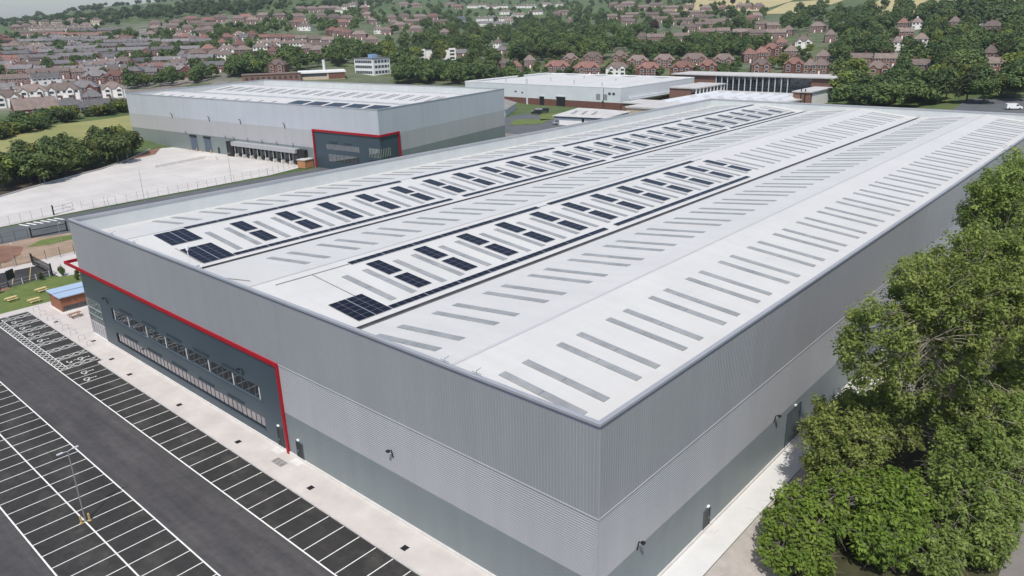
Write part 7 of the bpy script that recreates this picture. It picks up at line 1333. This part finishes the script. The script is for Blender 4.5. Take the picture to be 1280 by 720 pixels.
# near trees and bushes beside the right-hand path
def big_tree(name, label, base, lobes, leafm, bark, n_per, size, seed, clump_r=(1.0,1.7), trunk_r=.38, cat='tree', n_limbs=9):
    rg = np.random.default_rng(seed); o = thing(name, label, cat, base, 0); B = Vector(base)
    cs, rs = [], []
    for (lx,ly,lz,rx,ry,rz_,n) in lobes:
        k = 0
        while k < n:
            p_ = rg.normal(size=3); p_ /= np.linalg.norm(p_); q = .35+.65*rg.random()**.6+(.18*rg.random() if rg.random() < .2 else 0)
            c_ = Vector((lx+p_[0]*q*rx, ly+p_[1]*q*ry, lz+p_[2]*q*rz_))-B
            if c_.z < .6: k += 1; continue
            cs.append(c_); rs.append(rg.uniform(*clump_r)); k += 1
    put('crown' if cat == 'tree' else 'foliage', leaves_mesh('crown', [tuple(q) for q in cs], rs, n_per, size, leafm, rg, 1.1, .6, None, True), o)
    mb = MB(); top = max(q.z for q in cs); ctr = Vector((sum(q.x for q in cs)/len(cs), sum(q.y for q in cs)/len(cs), 0))
    spine = [Vector((0,0,-.5)), Vector((0,0,top*.14)), ctr*.35+Vector((.3,.2,top*.34)), ctr*.75+Vector((-.3,.4,top*.58)), ctr+Vector((0,0,top*.86))]
    mb.tube(spine, [trunk_r*1.2, trunk_r, trunk_r*.75, trunk_r*.45, .05], 8)
    tk = mb.build('trunk', bark, o)
    limbs = []
    for i in range(n_limbs):
        q = cs[int(rg.integers(len(cs)))]; t = rg.uniform(.22,.7); f = t*4; j = min(3,int(f)); s0 = spine[j].lerp(spine[j+1], f-j)
        end = q*.86+ctr*.14; mid = s0.lerp(end,.5)+Vector((rg.normal()*.5, rg.normal()*.5, abs(rg.normal())*.6+.3))
        mb = MB(); mb.tube([s0, s0.lerp(mid,.5)+Vector((0,0,.2)), mid, end], [trunk_r*.42, trunk_r*.33, trunk_r*.22, .04], 6); mb.build('limb', bark, o); limbs += [(s0,mid),(mid,end)]
    mb = MB()
    for q in cs:
        best = min(limbs, key=lambda ab: min((ab[0].lerp(ab[1],f_)-q).length for f_ in (.25,.5,.75,1))); s0 = min((best[0].lerp(best[1],f_) for f_ in (.15,.3,.45,.6,.75,.9)), key=lambda a_: (a_-q).length); mid = s0.lerp(q,.55)+Vector((rg.normal()*.25, rg.normal()*.25, .25+rg.normal()*.2))
        mb.tube([s0, mid, q], [.042,.03,.012], 3, cap=False)
        for _ in range(2):
            e = q+Vector((rg.normal(),rg.normal(),rg.normal()*.7))*.75; mb.tube([mid.lerp(q,.6), e], [.02,.007], 3, cap=False)
    mb.build('branch', bark, o); return o
m_barkp = mat('pale_bark', (.30,.27,.22), .9, .25, 2.0)
big_tree('ash_tree', 'tall broad ash tree leaning over the right-hand path, largest tree in the view', (41,-15.5,0),
  [(37.5,-13.2,18.8,7.2,5.8,6.2,520),(29.8,-9.0,16.8,3.8,3.2,4.4,135),(42,-17,20.0,5.8,5.5,5.8,330),(38,-16.5,9.0,6,4.5,4.0,110),(46,-16.5,12.0,5.5,4.0,5.5,190),(33,-11.5,21.5,3,3,3.0,80),(34.5,-11.0,11.8,4,3,2.4,75),(40,-14,22.5,5,4,3.5,120)], LM['near'], m_barkp, 64, .165, 3, (.35,.8), .42, 'tree', 20)
big_tree('ash_tree', 'dark leafy tree rising behind the broad ash tree, against the warehouse wall', (66,-13,0),
  [(62,-12.0,22.0,4.6,4.2,6.0,300),(69,-12.5,24.5,5.0,4.0,4.5,180),(58.5,-12,15.5,4.0,3.6,4.5,140),(74,-13,17,5,4,6,160)], LM['near'], m_bark, 70, .19, 4, (.4,.9), .40, 'tree', 14)
big_tree('ash_tree', 'low spreading tree beneath the broad ash, touching the pale concrete strip', (33,-9.5,0),
  [(29.8,-7.4,6.8,5.6,3.7,4.0,350),(36,-9.5,6.5,4,3.4,3.2,150),(27.0,-7.8,4.4,3.4,3.0,2.6,130)], LM['near'], m_bark, 64, .165, 5, (.3,.7), .25, 'tree', 14)
big_tree('ash_tree', 'twiggy grey-branched tree overhanging the tarmac path in the bottom right corner', (34,-18,0),
  [(34,-17.2,6.0,4.6,3.4,3.6,280),(38.5,-18,7.5,4.8,3.4,4.0,240),(30,-17.4,4.6,3.2,2.8,2.6,110),(44,-17.5,6,4.5,3.2,4,160),(51,-18.4,7.5,5,3.4,4.2,190),(58,-18.6,8,5,3.4,4.5,170),(41,-20.8,4.5,4,2.6,3.2,130),(48,-21.6,6.0,5,2.8,4.0,170),(57,-22,8.0,5,2.8,4.5,150)], LM['near'], m_barkp, 64, .165, 6, (.3,.7), .24, 'tree', 16)
big_tree('maple_bush', 'bright green maple bush at the bottom edge beside the gravel path', (21.5,-9.0,0),
  [(20.4,-7.8,3.0,4.2,3.2,2.6,300),(24.3,-9.6,3.8,3.6,3.0,2.6,200),(16.6,-8.6,2.0,3.0,2.6,1.8,130)], LM['bush'], m_bark, 50, .185, 7, (.3,.6), .12, 'bush', 10)
big_tree('maple_bush', 'yellow-green maple bush between the two low trees near the bottom edge', (27,-14,0),
  [(27,-13.0,3.4,3.8,3.2,2.8,260),(23.0,-13.6,2.6,3.2,3.0,2.2,170)], LM['bush'], m_bark, 50, .20, 8, (.3,.6), .12, 'bush', 10)
big_tree('bramble_thicket', 'low dark bramble thicket at the edge of the tarmac path, bottom right', (30,-18.3,0),
  [(24.5,-17.4,2.0,3.2,2.2,1.8,130),(29,-20.4,2.0,3.4,1.6,1.9,120),(38,-21.0,3.4,4.0,1.6,2.6,150),(33,-20.6,2.4,3.4,1.6,2.2,120),(31,-19.0,1.7,3.6,1.6,1.6,120),(36.5,-19.4,1.8,3.6,1.5,1.7,120),(42,-19.6,1.9,3.4,1.5,1.8,100),(48,-20.0,2.2,3.6,1.6,2.0,110),(55,-20.2,2.2,3.8,1.5,2.0,110)], LM['near'], m_bark, 62, .18, 9, (.3,.6), .08, 'bush', 6)
for i,(x,y,s) in enumerate(((85,-12.5,9),(100,-13,10),(116,-12.5,9),(133,-13,10),(150,-12.5,9),(168,-13,10),(186,-12.5,9),(92,-17,10),(110,-17.5,11),(52,-18,9))):
    o = thing('tree', 'mid-green tree in the roadside row along the right-hand wall, %s' % ('nearest to the tarmac path' if i == 9 else nth(i)), 'tree', (x,y,-.1), i, 'roadside trees')
    cm, tm = TV['mid', i % 4]; put('crown', cm, o); put('trunk', tm, o); o.scale = (s/12,)*3
# ------------------------------------------------------------ small things
def lamp_post(name, label, x, y, h, heads=1, dirn=(1,0), z=0, group='slim lighting columns'):
    o = thing(name, label, 'lamp post', (x,y,z), 0, group)
    mb = MB(); mb.tube([(0,0,-.2),(0,0,h*.3),(0,0,h)], [.075,.06,.045], 8); mb.build('pole', m_galv, o)
    for k in range(heads):
        s = 1 if k == 0 else -1; dx, dy = dirn[0]*s, dirn[1]*s; mb = MB()
        mb.tube([(0,0,h-.05),(dx*.5,dy*.5,h+.06)], .035, 6); mb.obox((dx*.7,dy*.7), (dx,dy), (-dy,dx), .27, .10, h+.0, h+.08); mb.build('lamp_head', m_lgrey, o)
    return o
o = lamp_post('lamp_post', 'tall twin-headed lighting column standing between parking bays with yellow guards', -19.7, 46.6, 7.9, 2, (1,.1), -.1)
for dx, dy in ((-.34,.05),(.34,-.1)):
    mb = MB(); mb.box(dx-.07,dy-.09,-.05,dx+.07,dy+.09,.8); mb.box(dx-.14,dy-.16,-.06,dx+.14,dy+.16,.05); mb.build('guard_post', m_yel, o)
for n,(x,y,h,t) in enumerate([(48.0,187.9,9.0,'dark slim lighting column by the yard fence, above the parapet corner'),(40.1,241.5,9,'grey lighting column in front of the bank trees, left one'),(75.2,263.8,9,'grey lighting column in front of the bank trees, right one'),(76.8,192.4,9,'lighting column by the yard fence near the orange kiosk'),(37.8,186.0,3.2,'short dark lamp post beside the sliding yard gate'),(4.0,147.9,5.0,'pale lamp post in the footway opposite the black gate'),(17.5,161.3,4.4,'grey lamp post on the small grass patch by the access road')]):
    lamp_post('lamp_post', t, x, y, h, 1, (.3,-.95))
# drain covers
spots_d = [(-6.2,88.9,'dark drain cover beside the last wheelchair bay'),(-2.75,76.9,'square drain cover in the pavement, second from the glazed corner'),(-2.55,62.7,'square drain cover in the pavement below the strip windows'),(-2.45,48.5,'square drain cover in the pavement before the red frame'),(-2.4,34.2,'square drain cover in the pavement, first after the fire door'),(-2.4,19.5,'square drain cover in the pavement nearest the camera'),(-2.2,84.3,'square drain cover in the pavement next to the cycle stands'),(-13.9,24.3,'small round-cornered drain cover in the drive lane'),(-1.2,93.6,'square drain cover by the glazed corner'),(-1.9,107.2,'square drain cover by the brown picnic table')]
for x,y,lab in spots_d:
    o = thing('drain_cover', lab, 'drain cover', (x,y,-.09 if x < -4 else .004), 0, 'drain covers in the paving')
    mb = MB(); mb.box(-.32,-.32,0,.32,.32,.012); mb.build('cover_plate', m_dark, o); mb = MB()
    for k in range(5): mb.box(-.26+k*.12,-.26,.013,-.22+k*.12,.26,.02)
    mb.build('grate_bars', m_blk, o)
o = thing('access_hatch', 'group of three galvanised hatch lids in the pavement near the red frame', 'hatch', (-1.75,41.0,.004))
for k in range(3):
    mb = MB(); mb.box(-.5,-.95+k*.65,0,.45,-.38+k*.65,.014); mb.build('hatch_lid', mat('hatch_steel',(.25,.24,.23),.6,.35,3.0) if k == 0 else bpy.data.materials['hatch_steel'], o)
# cycle stands along the accessible bays
for k in range(8):
    y = 115.5-k*3.35; o = tag(MB().tube([(-2.6,y,0),(-2.6,y,.75),(-2.45,y,.85),(-1.9,y,.85),(-1.75,y,.75),(-1.75,y,0)], .03, 6).build('cycle_stand', m_galv), 'steel hoop cycle stand on the pavement, %s' % nth(k), 'cycle stand', 'steel hoop cycle stands')
# cedar-clad shelter beside the building
ks = thing('cycle_shelter', 'cedar-clad shelter with two pale blue metal roofs at the office corner', 'shelter', (.5,111.0,0))
mb = MB(); mb.box(0,0,0,.12,5.4,2.5); mb.box(0,5.28,0,7,5.4,2.5); mb.box(6.9,.1,0,7,5.28,2.5); mb.box(.12,0,1.0,6.9,.1,2.5)
mb.build('cedar_wall', m_cedar, ks)
for y0,y1,z in ((-.35,2.55,2.72),(2.75,5.7,2.80)):
    mb = MB(); mb.box(-.3,y0,z-.12,7.3,y1,z+.04); mb.build('roof', mat('pale_blue_roof',(.36,.46,.60),.4,.05,.5) if y0 < 0 else bpy.data.materials['pale_blue_roof'], ks)
mb = MB()
for k in range(24): mb.box(.2+k*.28,-.04,.05,.24+k*.28,-.005,1.0)
mb.build('mesh_screen', m_galv, ks); mb = MB(); mb.box(-.4,-.9,-.02,7.2,5.8,.035); mb.build('base_slab', m_plinth, ks)
for k in range(3): mb = MB(); mb.box(.4+k*2.3,.101,.05,.5+k*2.3,.2,2.5); mb.build('post', m_cedar, ks)
# picnic tables
def picnic(label, x, y, r, m):
    o = thing('picnic_table', label, 'picnic table', (x,y,0), r, 'timber picnic tables')
    mb = MB()
    for k in range(4): mb.box(-.95,-.36+k*.185,.70,.95,-.20+k*.185,.75)
    mb.build('tabletop', m, o)
    for s in (-1,1):
        mb = MB(); 
        for k in range(2): mb.box(-.95,s*.66+k*.15-.13,.42,.95,s*.66+k*.15-.01,.46)
        mb.build('seat', m, o)
    for s in (-.65,.65):
        mb = MB(); mb.tube([(s,-.68,0),(s,-.2,.70)], .05, 4); mb.tube([(s,.68,0),(s,.2,.70)], .05, 4); mb.tube([(s,-.75,.38),(s,.75,.38)], .045, 4); mb.build('leg_frame', m, o)
picnic('pale timber picnic table on the lawn, farthest left', -3.2, 124.9, .1, m_wood); picnic('pale timber picnic table on the lawn nearest the paving', -.9, 120.6, .1, m_wood); picnic('pale timber picnic table on the lawn, farthest from the car park', 2.0, 126.0, .2, m_wood); picnic('brown picnic table on the paving in front of the cedar shelter', 1.0, 107.0, .1, mat('brown_timber',(.30,.17,.11),.8,.2,3))
# screens of rail and post fencing
def fence(name, label, pts, h, step, m, mesh=True, rails=(.1,.55,1.0), post=.032, group=None, z=0, cat='fence'):
    o = thing(name, label, cat, (pts[0][0],pts[0][1],z), 0, group)
    for a, b in zip(pts, pts[1:]):
        L = math.dist(a,b); n = max(1, round(L/step)); ux = ((b[0]-a[0])/L,(b[1]-a[1])/L)
        for i in range(n+1):
            x, y = a[0]+ux[0]*L*i/n-pts[0][0], a[1]+ux[1]*L*i/n-pts[0][1]
            mb = MB(); mb.box(x-post,y-post,-.1,x+post,y+post,h); mb.build('post', m, o)
        mb = MB(); x0,y0,x1,y1 = a[0]-pts[0][0],a[1]-pts[0][1],b[0]-pts[0][0],b[1]-pts[0][1]
        for r in rails: mb.tube([(x0,y0,h*r),(x1,y1,h*r)], .012, 4)
        if mesh:
            k = int(L/.35)
            for i in range(k): mb.tube([(x0+ux[0]*L*i/k,y0+ux[1]*L*i/k,.05),(x0+ux[0]*L*i/k,y0+ux[1]*L*i/k,h)], .006, 3, cap=False)
        mb.build('fence_mesh', m, o)
    return o
fence('yard_fence', 'grey weldmesh fence along the near edge of the concrete yard', [(-30,183.5),(12.5,188.6),(26,191.9)], 2.4, 3, m_galv)
fence('yard_fence', 'grey weldmesh fence between the sliding gate and the loading dock', [(33,191.6),(65,190.6),(90,193.6),(106,200)], 2.4, 3, m_galv)
g = thing('sliding_gate', 'open tubular sliding gate in the yard fence', 'gate', (26.2,191.9,0))
mb = MB()
for q in ([(0,0,.2),(5.5,2.2,.2)],[(0,0,2.0),(5.5,2.2,2.0)],[(0,0,1.1),(5.5,2.2,1.1)],[(0,0,.2),(0,0,2.0)],[(2.7,1.1,.2),(2.7,1.1,2.0)],[(5.5,2.2,.2),(5.5,2.2,2.0)],[(2.7,1.1,2.0),(5.5,2.2,.2)]): mb.tube(q,.05,5)
mb.build('gate_leaf', m_galv, g); mb = MB(); mb.box(-.25,-.25,-.1,.05,.05,2.6); mb.build('gate_post', m_dark, g)
fence('earth_fence', 'thin post and mesh fence along the brown earth bank', [(-30,151),(2,149.2),(15.5,147.9)], 2.1, 3, m_dark, True, (.1,.5,1.0), .04)
fence('lawn_fence', 'low pale timber rail fence between the lawn and the entrance road', [(-12,131.5),(-1,134.2),(6.4,135.2)], 1.1, 2.2, m_lgrey, False, (.4,.95), .06)
fence('road_fence', 'dark mesh fence across the access road verge', [(-30,168.5),(6,171.8),(14,172.2)], 2.0, 3, m_dark, True)
bg = thing('black_gate', 'black barred gate leaf standing open across the entrance road', 'gate', (7.0,146.3,0))
mb = MB(); L = 10.6
for k in range(40): mb.box(-.02,-L*k/40-.03,.15,.02,-L*k/40+.03,2.0)
mb.box(-.04,-L,.1,.04,0,.3); mb.box(-.04,-L,1.9,.04,0,2.05); mb.build('gate_leaf', m_dark, bg)
for y in (.1,-L-.1): mb = MB(); mb.box(-.12,y-.12,-.1,.12,y+.12,2.4); mb.build('gate_post', m_dark, bg)
bg2 = thing('black_gate', 'black barred gate in the access road beside the grass patch', 'gate', (14.5,171.0,0)); mb = MB()
for k in range(30): mb.box(k*.25,-.02,.15,k*.25+.05,.02,1.8)
mb.box(0,-.04,.1,7.5,.04,.3); mb.box(0,-.04,1.7,7.5,.04,1.85); mb.build('gate_leaf', m_dark, bg2)
for x in (-.1,7.6): mb = MB(); mb.box(x-.15,-.15,-.1,x+.15,.15,2.4); mb.build('gate_post', m_dark, bg2)
sb = thing('sign_board', 'square black sign board on a post beside the entrance road', 'sign', (-.7,132.4,0), math.radians(35))
mb = MB(); mb.box(-.95,-.04,1.9,.95,.04,3.7); mb.build('board', m_dark, sb); mb = MB(); mb.tube([(0,0.1,-.1),(0,0.1,3.4)], .06, 6); mb.build('post', m_galv, sb)
# young shrubs on the lawn edge
for k,(x,y,s) in enumerate([(8.2,133.5,1.6),(9.8,130.5,1.2),(8.8,128,1.0),(4.5,133.6,1.3),(-3.5,131.5,1.4),(-8.2,130.5,1.2)]):
    o = thing('young_shrub', 'young shrub at the lawn edge by the entrance road, %s' % ['tallest, by the black gate','behind the cedar shelter','closest to the shelter roof','left of the black gate','beside the sign board','farthest along the fence'][k], 'shrub', (x,y,0), k, 'young shrubs on the lawn edge')
    cm, tm = TV['shrub_dark' if k % 2 else 'shrub_mid',0]; put('foliage', cm, o); put('stem', tm, o); o.scale = (s/8, s/8, s/4)
# timber kiosk on the dock apron
kk = thing('timber_kiosk', 'orange timber smoking kiosk with pale flat roof by the dock apron', 'kiosk', (104.0,193.2,0), math.radians(12))
mb = MB(); mb.box(0,0,0,8,3.4,2.6); mb.build('timber_wall', mat('orange_boards',(.42,.20,.10),.7,.2,2), kk); mb = MB(); mb.box(-.2,-.2,2.6,8.2,3.6,2.85); mb.build('roof', m_felt, kk)
# vehicles
def van(label, x, y, r, z, col, L=5.2, cat='van', name='van', flat=False):
    o = thing(name, label, cat, (x,y,z), r); mb = MB()
    pr = [(-L/2,.35),(-L/2,2.0),(-L/2+.15,2.15),(L/2-1.9,2.15),(L/2-.95,1.3),(L/2-.1,1.05),(L/2,.75),(L/2,.35)] if not flat else [(-L/2,.35),(-L/2+.05,.85),(-L/2+.7,.95),(-L/2+1.3,1.45),(L/2-1.9,1.45),(L/2-1.1,.95),(L/2-.1,.8),(L/2,.35)]
    w = .95 if not flat else .86
    n = len(pr); mb.face([(a,-w,b) for a,b in pr][::-1]); mb.face([(a,w,b) for a,b in pr])
    for i in range(n): a,b = pr[i], pr[(i+1)%n]; mb.face([(a[0],-w,a[1]),(b[0],-w,b[1]),(b[0],w,b[1]),(a[0],w,a[1])])
    mb.build('body', col, o, fixn=True)
    for s in (-1,1):
        for a in (-L/2+.9, L/2-.95):
            mb = MB(); mb.tube([(a,s*(w-.12),.34),(a,s*(w+.03),.34)], .34, 12); mb.build('wheel', m_blk, o)
        mb = MB(); zz = (1.25,1.85) if not flat else (.98,1.36); mb.box(L/2-2.3 if not flat else -L/2+1.3, s*w, zz[0], L/2-1.4 if not flat else L/2-1.8, s*(w+.015), zz[1]); mb.build('side_window', m_win, o)
    mb = MB()
    if not flat: mb.face([(L/2-1.87,-w+.1,2.1),(L/2-1.87,w-.1,2.1),(L/2-.98,w-.1,1.36),(L/2-.98,-w+.1,1.36)])
    else: mb.face([(L/2-1.87,-w+.1,1.43),(L/2-1.87,w-.1,1.43),(L/2-1.08,w-.1,.98),(L/2-1.08,-w+.1,.98)])
    q_ = mb.build('windscreen', m_win, o); q_.location = (.02,0,.02); return o
cw = mat('white_car_paint',(.78,.78,.78),.3,.03,1,spec=.6); cb = mat('black_car_paint',(.02,.02,.022),.3,.1,1,spec=.6); cs_ = mat('silver_car_paint',(.35,.36,.38),.3,.05,1,.3)
van('white van parked in the clearing behind the main roof', 305, 25.5, math.radians(-60), terrain(305,25.5)+.2, cw, 5.4)
van('white car parked on a drive by the big brown-roofed house', 428, 78, math.radians(-55), terrain(428,78)+.1, cw, 4.4, 'car', 'car', True)
for k,(x,y,c,lab) in enumerate([(262,224,cb,'black van by the factory loading doors'),(266,227,cs_,'silver van by the factory loading doors'),(270,226,cb,'second black van by the wide factory loading door'),(236,189.5,cs_,'silver box van beside the white workshop')]):
    van(lab, x, y, math.radians(100+k*20), .1, c, 5.4)
for k in range(8):
    t = .08+k*.11; x, y = 776+230*t, 795+226*t
    van('%s car parked along the steep pale street, %s' % (['white','silver','black'][k%3], ['lowest','second up','third up','fourth up','fifth up','sixth up','seventh up','topmost'][k]), x+(3 if k%2 else -3), y-(3 if k%2 else -3), math.radians(45), terrain(x,y)+.5, [cw,cs_,cb][k%3], 4.3, 'car', 'car', True)['group'] = 'cars parked along the steep street'
van('white car parked by the semi-detached house above the columned office', 470, 168, 1.2, terrain(470,168)+.1, cw, 4.3, 'car', 'car', True)
# ------------------------------------------------------------ the air
hz = bpy.data.materials.new('haze'); hz.use_nodes = True; n = hz.node_tree.nodes; l = hz.node_tree.links
n.remove(n['Principled BSDF']); pv = n.new('ShaderNodeVolumePrincipled'); pv.inputs['Color'].default_value = (.80,.88,1.0,1); pv.inputs['Density'].default_value = 0.00007; pv.inputs['Anisotropy'].default_value = 0
l.new(pv.outputs[0], n['Material Output'].inputs['Volume'])
mb = MB(); mb.box(-9300,-9300,-3,9300,9300,300); o = structure(mb.build('haze', hz), 'stuff')
